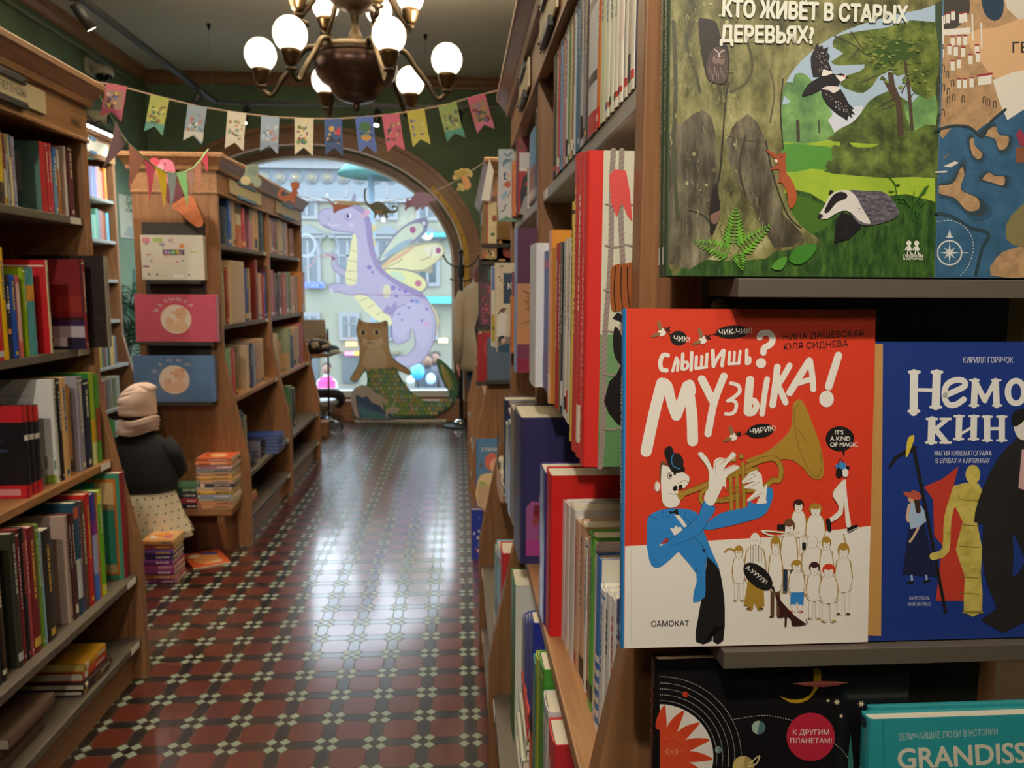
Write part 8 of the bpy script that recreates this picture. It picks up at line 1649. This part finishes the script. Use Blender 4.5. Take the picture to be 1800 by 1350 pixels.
    mb = MB(); L([(12, 0, 860, 46, 38), (11, 0, 845, 49, 40), (9, 0, 820, 48, 38), (7, 0, 795, 46, 35), (5, 0, 778, 43, 31), (3, 0, 768, 34, 27), (0, 0, 760, 26, 24), (-1, 0, 755, 22, 21)], NAVY, .015, 6)
    for s_ in (-1, 1):
        pts = [(X+s_*.115+.012, y-.005, Z(776)), (X+s_*.155+.016, y+.01, Z(800)), (X+s_*.165+.018, y+.05, Z(828)), (X+s_*.125+.015, y+.13, Z(842))]; mb.tube([tuple(p) for p in pts], [.05, .052, .046, .036], NAVY, 14)
    mb.build('jumper', root)
    for s_ in (-1, 1):
        h = MB(); c0 = Vector((X+s_*.105, y+.16, Z(846))); h.sphere(c0, .026, SK, 12, 8, (.9, 1.2, .6))
        for f in range(4): h.tube([c0+Vector((s_*(-.018+f*.012), .02, 0)), c0+Vector((s_*(-.02+f*.013), .045, -.004)), c0+Vector((s_*(-.02+f*.012), .058, -.016))], [.0066, .006, .0048], SK, 7)
        h.tube([c0+Vector((-s_*.02, 0, .004)), c0+Vector((-s_*.034, .018, .006)), c0+Vector((-s_*.036, .034, .0))], [.007, .0065, .005], SK, 7); h.build('hand', root)
    mb = MB(); SKM = mat('#ece2c8', .9, noise=.05, scale=120); secs = [(10, 0, 852, 40, 34), (11, 0, 862, 43, 37), (14, 0, 885, 48, 42), (19, 0, 910, 53, 40), (23, 0, 928, 57, 42), (25, 0, 939, 58, 43), (25, 0, 941, 55, 41)]
    L(secs, SKM, [.0, .01, .03, .05, .065, .075, .07], 7, 56); skt = mb.build('skirt', root)
    # printed dots on the skirt: small dark discs lying on the cloth
    dm = MB(); dark = mat('#2c2a2c', .9)
    for j, p in enumerate((868, 881, 894, 907, 920, 932)):
        f = next(i for i in range(len(secs)-1) if secs[i][2] <= p <= secs[i+1][2]); t = (p-secs[f][2])/(secs[f+1][2]-secs[f][2]); s0, s1 = secs[f], secs[f+1]
        w0 = [.0, .01, .03, .05, .065, .075, .07]
        for i in range(22):
            q = 2*PI*(i+.5*(j % 2))/22; cx = X+(s0[0]+(s1[0]-s0[0])*t)*K; rx = (s0[3]+(s1[3]-s0[3])*t)*K; ry = (s0[4]+(s1[4]-s0[4])*t)*K
            d = (1+w0[f]*math.cos(7*q+f*.35))*(1-t)+(1+w0[f+1]*math.cos(7*q+(f+1)*.35))*t
            dm.sphere((cx+rx*d*math.cos(q), y+ry*d*math.sin(q), Z(p)), .0046, dark, 8, 4)
    dm.build('dot_print', skt)
    hm = MB(); hm.loft([(X, y+.045, Z(728), .06, .05), (X, y+.075, Z(715), .07, .04), (X, y+.06, Z(700), .065, .04)], SK, 16); hm.sphere((X, y+.128, Z(716)), .011, SK, 8, 6); hm.build('face', root)
    for s_ in (-1, 1): sh = MB(); sh.loft([(X+s_*.06, y+.04, 0.0, .04, .085), (X+s_*.06, y+.04, .03, .042, .088), (X+s_*.06, y+.01, .06, .036, .05)], mat('#2c2420', .6), 16); sh.build('shoe', root)
girl()
def woman():
    y = 8.05; X = at_y(846, 560, y).x; Z = lambda py: z_on(py, X, y); K = y/1380
    root = thing('person', 'woman in a long beige coat with a black bag strap standing by the coat stand', 'person', (X, y, 0))
    SK = mat('#c89478', .6); CO = mat('#a89a88', .85, noise=.07, scale=90); JN = mat('#1f2840', .9); HR = mat('#5c2c20', .7)
    me = bpy.data.meshes.new('body'); V = [(0, 0, .92), (0, 0, 1.15), (0, 0, 1.38), (0, 0, 1.50), (0, 0, 1.63), (-.17, 0, 1.38), (-.215, 0, 1.10), (-.21, .06, .86), (.17, 0, 1.38), (.22, 0, 1.10), (.2, .12, .95), (-.09, 0, .86), (-.09, .01, .48), (-.09, 0, .07), (-.09, -.12, .04), (.09, 0, .86), (.09, .01, .48), (.09, 0, .07), (.09, -.12, .04)]
    Ed = [(0, 1), (1, 2), (2, 3), (3, 4), (2, 5), (5, 6), (6, 7), (2, 8), (8, 9), (9, 10), (0, 11), (11, 12), (12, 13), (13, 14), (0, 15), (15, 16), (16, 17), (17, 18)]
    me.from_pydata(V, Ed, []); o = bpy.data.objects.new('body', me); COL.objects.link(o); o.parent = root
    sk = o.modifiers.new('skin', 'SKIN'); R = [.15, .13, .14, .055, .095, .06, .045, .034, .06, .045, .034, .095, .062, .045, .04, .095, .062, .045, .04]
    for i, d in enumerate(me.skin_vertices[0].data): d.radius = (R[i], R[i]*.8); d.use_root = (i == 0)
    s_ = o.modifiers.new('sub', 'SUBSURF'); s_.levels = 1; s_.render_levels = 2; me.materials.append(JN)
    mb = MB(); mb.loft([(X, y, Z(650), .215, .17), (X, y, Z(640), .22, .175), (X, y, Z(600), .20, .16), (X, y, Z(565), .19, .15), (X, y, Z(530), .205, .155), (X, y, Z(512), .20, .14), (X, y, Z(503), .15, .12), (X, y, Z(496), .095, .095), (X, y, Z(491), .092, .092)], CO, 28, .018, 6)
    for s2, end in ((-1, (-.235, -.01, Z(637))), (1, (.25, .1, 1.0))):
        mb.tube([(X+s2*.165, y, Z(515)), (X+s2*.215, y, Z(535)), (X+s2*.235, y-.01, Z(585)), (X+end[0], y+end[1], end[2])], [.07, .075, .065, .05], CO, 16)
    mb.build('coat', root)
    for s2, px_, py_ in ((-1, -.235, -.01), (1, .25, .1)):
        h = MB(); c0 = Vector((X+px_, y+py_, (Z(637) if s2 < 0 else 1.0)-.05)); h.sphere(c0, .035, SK, 12, 8, (.6, .9, 1.3))
        for f in range(4): fx = -.03+f*.02; h.tube([c0+Vector((0, fx, -.035)), c0+Vector((.008, fx, -.07)), c0+Vector((.02, fx, -.092))], [.0092, .0085, .0068], SK, 7)
        h.tube([c0+Vector((0, -.03, .0)), c0+Vector((.01, -.052, -.025)), c0+Vector((.014, -.056, -.05))], [.010, .009, .007], SK, 7); h.build('hand', root)
    hm = MB(); hc = Vector((X+.01, y+.02, 1.645)); hm.sphere(hc, .1, SK, 20, 14, (.82, .95, 1.15)); hm.sphere(hc+Vector((.0, .1, -.02)), .014, SK, 8, 6)
    for e in (-.033, .033): hm.sphere(hc+Vector((e, .088, .005)), .011, WHITEP, 8, 6); hm.sphere(hc+Vector((e, .096, .005)), .006, BLACKM, 8, 6); hm.sphere(hc+Vector((e*2.5, .0, -.01)), .022, SK, 8, 6, (.4, .8, 1.2))
    hm.tube([hc+Vector((-.025, .086, -.055)), hc+Vector((0, .094, -.058)), hc+Vector((.025, .086, -.055))], .005, mat('#9a4a44', .6), 6); hm.build('head', root)
    hr = MB(); hr.sphere(hc+Vector((0, -.022, .025)), .108, HR, 20, 12, (.92, .95, 1.12)); hr.loft([(hc.x, y-.045, 1.50, .06, .03), (hc.x, y-.05, 1.58, .085, .05), (hc.x, y-.04, 1.66, .09, .06)], HR, 16, .03, 7); hr.build('hair', root)
    st_ = MB(); xs = X-.06; st_.tube([(xs+.1, y-.165, Z(505)), (xs+.05, y-.18, Z(545)), (xs, y-.185, Z(575)), (xs+.03, y-.2, Z(610))], .014, BLACKM, 8); st_.build('bag_strap', root)
    bg = MB(); bg.loft([(X+.12, y-.2, Z(600), .07, .05), (X+.12, y-.21, Z(590), .11, .07), (X+.12, y-.21, Z(568), .10, .065), (X+.12, y-.2, Z(558), .06, .04)], BLACKM, 18); bg.build('bag', root)
    for s2 in (-.09, .09): sh = MB(); sh.loft([(X+s2, y-.05, 0, .05, .13), (X+s2, y-.05, .05, .05, .13), (X+s2, y, .10, .05, .07)], mat('#201c1a', .5), 16); sh.build('shoe', root)
woman()

# ================================================================== coat stand, reading corner by the window
def coat_stand():
    y = 8.72; b = at_y(811, 742, y); X = b.x; Z = lambda py: z_on(py, X, y); root = thing('coat_stand', 'black metal coat stand with curved hooks right of the window', 'coat stand', (X, y, 0))
    mb = MB(); mb.tube([(X, y, .03), (X, y, Z(445))], .022, BLACKM, 14); mb.sphere((X, y, Z(443)), .03, BLACKM, 14, 8); mb.lathe([(.03, -.06), (.036, -.03), (.036, .05), (.028, .08)], (X, y, Z(478)), BLACKM, 16); mb.build('pole', root)
    for k in range(4):
        q = k*PI/2+.05; d = Vector((math.cos(q), math.sin(q), 0)); P = lambda r, z: Vector((X, y, z))+d*r
        mb = MB(); mb.tube([P(0, Z(466)), P(.05, Z(469)), P(.10, Z(467)), P(.155, Z(460)), P(.19, Z(450))], .009, BLACKM, 8); mb.sphere(P(.19, Z(450)), .014, BLACKM, 8, 6); mb.build('hook_arm', root); mb = MB(); mb.tube([P(0, Z(493)), P(.06, Z(494)), P(.11, Z(491))], .007, BLACKM, 8); mb.sphere(P(.11, Z(491)), .013, BLACKM, 8, 6); mb.build('lower_hook', root)
    mb = MB(); mb.lathe([(.20, 0), (.21, .01), (.20, .022), (.1, .03), (.09, .035)], (X, y, 0), BLACKM, 30); mb.build('base', root)
    mb = MB(); mb.lathe([(.095, .033), (.085, .06), (.05, .085), (.03, .09)], (X, y, 0), CHROME, 24); mb.build('base_cover', root)
coat_stand()
def corner():
    y = 8.05; c = at_y(540, 620, y); X, zt = c.x-.10, c.z
    root = thing('pedestal_table', 'small round brown table on a black column before the window', 'table', (X, y, 0))
    mb = MB(); mb.lathe([(.36, -.03), (.385, -.02), (.385, -.005), (.375, 0), (1e-6, 0)], (X, y, zt), OAKX, 40); mb.build('tabletop', root)
    xl = at_y(549, 660, y).x; mb = MB(); mb.tube([(X, y, .04), (X, y, zt-.03)], .028, BLACKM, 14); mb.build('column', root)
    mb = MB(); mb.lathe([(.22, 0), (.22, .015), (.05, .04)], (X, y, 0), BLACKM, 28); mb.build('base', root)
    # knitted heap of dark and cream yarn
    hx = at_y(563, 610, y-.1).x-.08; r2 = thing('knitted_throw', 'dark throw with cream bobbles heaped on the round table', 'throw', (hx, y-.1, zt))
    mb = MB(); mb.sphere((hx, y-.1, zt+.07), .2, mat('#1f1c1c', .95), 24, 12, (1, .6, .36)); mb.build('cloth', r2)
    rn = random.Random(9); mb = MB()
    for k in range(44):
        q, e = rn.uniform(0, 2*PI), rn.uniform(.05, 1.1); mb.sphere((hx+.19*math.cos(q)*math.cos(e), y-.1+.115*math.sin(q)*math.cos(e), zt+.07+.07*math.sin(e)), rn.uniform(.014, .024), mat('#b8a894', .95), 8, 6)
    mb.build('bobbles', r2)
    px_ = at_y(582, 612, y-.15).x; mb = MB(); mb.sphere((px_, y-.12, zt+.045), .07, mat('#3a4a5c', .8), 16, 8, (1.1, .8, .6)); tag(mb.build('blue_cap'), 'slate blue knitted cap at the right edge of the round table', 'cap')
    mb = MB(); mb.sphere((px_+.045, y-.2, zt+.022), .05, mat('#d4d2cc', .7), 14, 8, (1.2, .7, .44)); tag(mb.build('white_soft_toy'), 'small white soft toy lying on the edge of the round table', 'toy')
    # picture board leaning behind the table
    pb = [at_y(*p, 8.55) for p in ((534, 612), (577, 612), (570, 562), (534, 562))]; mb = MB(); n = [tuple(p) for p in pb]; mb.add(n+[(p[0], p[1]+.02, p[2]) for p in n], [(0, 1, 2, 3), (7, 6, 5, 4), (0, 4, 5, 1), (1, 5, 6, 2), (2, 6, 7, 3), (3, 7, 4, 0)], mat('#a8988a', .6)); o = mb.build('picture_board'); tag(o, 'pale printed board leaning upright behind the round table', 'board')
    a = Art(pix_map(*pb[:2], pb[3]), .6)
    for k in range(5): a.line([(556+k*3.6, 590+(k % 2)), (557+k*3.6, 600)], 1.6, '#4a3c38')
    a.poly([(534, 598), (552, 594), (575, 602), (576, 611), (534, 611)], '#8a7a70', 1); a.build('print', o)
    mb = MB(); mb.tube([(pb[0].x-.02, 8.64, 0), (pb[3].x+.1, 8.58, pb[3].z)], .012, BLACKM, 8); mb.tube([(pb[1].x, 8.50, 0), (pb[1].x, 8.54, pb[2].z-.1)], .010, BLACKM, 8); mb.build('easel_leg', o)
    # swivel chair
    yc = 8.72; q = at_y(572, 744, yc); CX = q.x; r3 = thing('swivel_chair', 'low swivel chair with white seat and chrome star base by the window', 'chair', (CX, yc, 0))
    zs = z_on(706, CX, yc); sx0 = at_y(556, 706, yc).x
    mb = MB(); mb.loft([(CX-.06, yc, zs-.03, .2, .2), (CX-.06, yc, zs+.01, .22, .22), (CX-.06, yc, zs+.03, .2, .2)], mat('#d8dade', .4), 28); mb.build('seat', r3)
    mb = MB(); mb.tube(smooth_open([(CX-.3, yc-.05, zs+.12), (CX-.05, yc-.2, zs+.12), (CX+.14, yc-.1, zs+.1), (CX+.17, yc+.05, zs+.02), (CX+.12, yc+.15, zs-.05)], 5), .05, mat('#3a3634', .8), 12); mb.build('armrest', r3)
    mb = MB(); mb.tube([(CX-.06, yc, .08), (CX-.06, yc, zs-.03)], .026, CHROME, 14); mb.tube([(CX-.02, yc-.04, zs-.18), (CX+.08, yc-.08, zs-.08)], .018, CHROME, 10); mb.build('column', r3)
    for k in range(5):
        t = k*2*PI/5-.35; e = Vector((CX-.06+.27*math.cos(t), yc+.27*math.sin(t), .055)); mb = MB(); mb.tube([(CX-.06, yc, .10), e], [.024, .015], CHROME, 10); bl = mb.build('base_arm', r3)
        mb = MB(); mb.tube([(e.x-.012, e.y, .027), (e.x+.012, e.y, .027)], .026, BLACKM, 14); mb.build('caster', bl)
    mb = MB(); bx = at_y(562, 730, 8.24).x; mb.box(bx-.14, bx+.09, 8.15, 8.33, .0, .145, mat('#8a5c3c', .8)); mb.box(bx-.145, bx+.095, 8.145, 8.335, .145, .152, mat('#95663f', .8)); tag(mb.build('cardboard_box'), 'small brown cardboard box on the floor beside the swivel chair', 'box')
    # stool with magazines behind the coat stand
    sxl, yb = at_y(833, 700, 8.75), 8.75; X = sxl.x+.12
    r4 = thing('stool', 'dark wooden stool piled with magazines right of the coat stand', 'stool', (X, yb, 0)); mb = MB(); zt2 = z_on(702, X, yb); mb.box(X-.17, X+.17, yb-.15, yb+.15, zt2-.03, zt2, DARKWOOD); mb.build('seat', r4)
    for sx in (-1, 1):
        for sy in (-1, 1): mb = MB(); mb.box(X+sx*.14-.02, X+sx*.14+.02, yb+sy*.12-.02, yb+sy*.12+.02, 0, zt2-.03, DARKWOOD); mb.build('leg', r4)
    pile(X-.15, X+.15, yb-.13, yb+.10, zt2+.001, [(.018, c_, d_, {'hard': False}) for c_, d_ in (('#7a9aa8', 'blue grey magazine'), ('#4a6a54', 'green magazine'), ('#b8a084', 'tan magazine'), ('#c8b090', 'cream magazine'), ('#9a8a74', 'taupe magazine'), ('#8aa4b4', 'pale blue magazine'))], 'the magazine pile on the dark stool', 'magazines on the stool', ax='y', seed=51, jit=.012)
corner()

# ================================================================== the street outside
def street():
    Y = 26.0; SZ = -1.75
    PL = plaster('facade_plaster', '#707264', '#76786e', .6); WHT = mat('#707478', .7); GLS = mat('#3e4a52', .15)
    mb = MB(); mb.box(-40, 40, 9.7, Y+.5, SZ-.1, SZ, plaster('asphalt', '#505256', '#5c5e60', 1.0)); struct(mb.build('street_ground'))
    root = thing('building', 'pale plastered building with frieze and tall windows across the street', 'building', (-4, Y, SZ))
    z = lambda py: z_on(py, -3, Y)
    mb = MB(); mb.box(-22, 14, Y, Y+1.2, SZ, z(222), PL); mb.build('wall', root)
    mb = MB(); mb.box(-22, 14, Y-.12, Y, z(352), z(300), mat('#646c72', .7)); mb.box(-22, 14, Y-.35, Y, z(300), z(284), WHT); mb.box(-22, 14, Y-.2, Y, z(356), z(350), WHT); mb.box(-22, 14, Y-.55, Y, z(284), z(276), mat('#60646e', .7)); mb.build('frieze', root)
    xw = lambda px: at_y(px, 400, Y).x
    mb = MB()
    for k in range(-9, 12):
        px = 492+k*28; p = at_y(px, 312, Y-.13)
        mb.tube([(p.x, Y-.13, p.z), (p.x, Y-.17, p.z)], .20, WHT, 20); mb.tube([(p.x, Y-.17, p.z), (p.x, Y-.19, p.z)], .12, mat('#74705c', .7), 16)
    mb.build('rosettes', root)
    for k in range(-4, 6):
        cx = 541+k*70
        for j, (y0, y1, hw, ped) in enumerate(((332, 380, 12.5, False), (424, 496, 15, True), (556, 592, 12, False))):
            xa, xb = xw(cx-hw), xw(cx+hw); za, zb = z(y1), z(y0)
            mb = MB(); mb.box(xa-.12, xb+.12, Y-.08, Y, za-.12, zb+.12, WHT); mb.box(xa, xb, Y-.09, Y-.08, za, zb, GLS); mb.box((xa+xb)/2-.04, (xa+xb)/2+.04, Y-.13, Y-.09, za, zb, WHT); mb.box(xa, xb, Y-.13, Y-.09, za+(zb-za)*.62, za+(zb-za)*.66, WHT)
            if ped: mb.prism([(xa-.3, z(413)), (xb+.3, z(413)), ((xa+xb)/2, z(396))], Y-.25, Y, 'y', mat('#646a70', .7)); mb.box(xa-.3, xb+.3, Y-.2, Y, z(420), z(414), WHT)
            w_ = mb.build('window', root)
    for k in range(-3, 5):
        cx = 541+k*70; xa, xb = xw(cx-14), xw(cx+14); mb = MB(); mb.box(xa, xb, Y-.1, Y, z(672), z(622), mat('#4e565a', .2)); mb.box(xa-.1, xb+.1, Y-.14, Y, z(622), z(617), mat('#686050', .7)); mb.build('shop_front', root)
    mb = MB(); mb.box(xw(534), xw(571), Y-.25, Y-.12, z(507), z(496), mat('#6e747a', .5)); sg = mb.build('shop_sign', root)
    a = Art(lambda p, h: Vector((p[0], Y-.26-h, p[1])), mk=lambda h: emit(h, .9)); a.EPS = 1e-3; a.text('КАССЫ', xw(530), z(506), .24, '#3a5ad8', off=.03, width=xw(569)-xw(530)); a.build('lettering', sg)
    for (x0, y0, x1, y1, c, e) in ((606, 600, 625, 607, '#ffb45a', 2.2), (604, 617, 619, 623, '#ff6ac8', 2.0), (619, 617, 628, 623, '#ff9a3c', 2.0), (770, 594, 786, 601, '#ffd89a', 2.5)):
        mb = MB(); mb.box(xw(x0), xw(x1), Y-.3, Y-.2, z(y1), z(y0), emit(c, e)); mb.build('lit_sign', root)
    mb = MB(); mb.box(xw(742), xw(812), Y-.5, Y-.15, z(417), z(409), mat('#368488', .6)); mb.box(xw(748), xw(812), Y-.4, Y-.15, z(533), z(520), mat('#448c92', .6)); mb.build('awning', root)
    # turquoise awning post and canopy of the neighbouring house, seen at the top right of the pane
    rs = thing('street_umbrella', 'turquoise canopy on a pale post outside the upper window', 'canopy', (at_y(652, 500, 18).x, 18, SZ))
    p = at_y(652, 300, 18); mb = MB(); mb.lathe([(1.0, -.1), (.8, .12), (.1, .3)], (p.x+.25, 18, p.z), mat('#447674', .7), 20); mb.build('canopy', rs); mb = MB(); mb.tube([(p.x, 18, SZ), (p.x, 18, p.z+.1)], .07, mat('#667886', .6), 12); mb.build('post', rs)
    # railing on the near pavement
    yr = 14.0; zt = z_on(682, -1, yr); zb = z_on(712, -1, yr); rr = thing('street_railing', 'pale metal railing along the street outside the window', 'railing', (-1.5, yr, SZ)); IR = mat('#707476', .5)
    mb = MB(); mb.box(-5, 2, yr-.02, yr+.02, zt-.03, zt, IR); mb.box(-5, 2, yr-.02, yr+.02, zb, zb+.03, IR); mb.build('rail', rr)
    mb = MB()
    for k in range(60): x = -4.95+k*.118; mb.box(x-.02, x+.02, yr-.012, yr+.012, zb, zt, IR)
    for x in (-5, -3.25, -1.5, .25, 2): mb.box(x-.03, x+.03, yr-.03, yr+.03, SZ, zt+.03, IR)
    mb.build('bars', rr)
    # balloons and passers-by
    def balloon(px, py, r, c, y=15.5):
        p = at_y(px, py, y); o = thing('balloon', {'#3f9fe0': 'big bright blue balloon outside above the railing', '#a8cdea': 'pale blue balloon outside beside the big blue one', '#c4d8ec': 'whitish balloon outside at right of the big blue one'}[c], 'balloon', tuple(p)); mb = MB(); mb.sphere(p, r, mat(c, .25), 18, 12, (1, 1, 1.15)); mb.build('skin', o); mb = MB(); mb.tube([p-Vector((0, 0, r*1.1)), p-Vector((.05, 0, r*4))], .004, WHT, 5); mb.build('string', o)
    balloon(734, 654, .14, '#3f9fe0'); balloon(757, 666, .10, '#a8cdea'); balloon(722, 668, .08, '#c4d8ec', 15.8)
    def passer(px, ytop, ybot, coat, leg, label, y=16.5):
        X = at_y(px, 650, y).x; zt = z_on(ytop, X, y); h = zt-SZ; root = thing('person', label, 'person', (X, y, SZ)); me = bpy.data.meshes.new('body'); k = h/1.7
        V = [(0, 0, .9), (0, 0, 1.15), (0, 0, 1.36), (0, 0, 1.46), (0, 0, 1.58), (-.17, 0, 1.34), (-.22, 0, 1.08), (-.2, -.05, .85), (.17, 0, 1.34), (.22, 0, 1.08), (.2, -.05, .85), (-.09, 0, .85), (-.1, 0, .45), (-.1, 0, .06), (-.1, -.1, .04), (.09, 0, .85), (.1, .05, .45), (.1, 0, .06), (.1, -.1, .04)]
        Ed = [(0, 1), (1, 2), (2, 3), (3, 4), (2, 5), (5, 6), (6, 7), (2, 8), (8, 9), (9, 10), (0, 11), (11, 12), (12, 13), (13, 14), (0, 15), (15, 16), (16, 17), (17, 18)]
        me.from_pydata([tuple(c*k for c in v) for v in V], Ed, []); o = bpy.data.objects.new('body', me); COL.objects.link(o); o.parent = root
        o.modifiers.new('skin', 'SKIN'); R = [.14, .13, .13, .05, .09, .06, .045, .035, .06, .045, .035, .09, .06, .045, .04, .09, .06, .045, .04]
        for i, d in enumerate(me.skin_vertices[0].data): d.radius = (R[i]*k, R[i]*k*.8); d.use_root = (i == 0)
        sb = o.modifiers.new('sub', 'SUBSURF'); sb.levels = 1; sb.render_levels = 2; me.materials.append(mat(leg, .8))
        mb = MB(); mb.loft([(X, y, SZ+.78*k, .2*k, .15*k), (X, y, SZ+1.1*k, .185*k, .14*k), (X, y, SZ+1.34*k, .2*k, .14*k), (X, y, SZ+1.44*k, .09*k, .08*k)], mat(coat, .8), 20); mb.build('coat', root)
        mb = MB(); mb.sphere((X, y, SZ+1.6*k), .105*k, mat('#7a5e50', .6), 14, 10, (.9, 1, 1.15)); mb.sphere((X, y+.02, SZ+1.64*k), .108*k, mat('#2e2420', .7), 14, 8, (.95, .95, .95)); mb.build('head', root)
    passer(574, 640, 705, '#c03878', '#a8acb4', 'passer-by in a bright pink jacket outside the window')
    passer(752, 624, 690, '#303a44', '#262a30', 'passer-by in a dark coat outside, left of a pair')
    passer(765, 620, 690, '#4c4c58', '#2a2c32', 'passer-by in a grey coat outside, right of a pair', 17.2)
street()
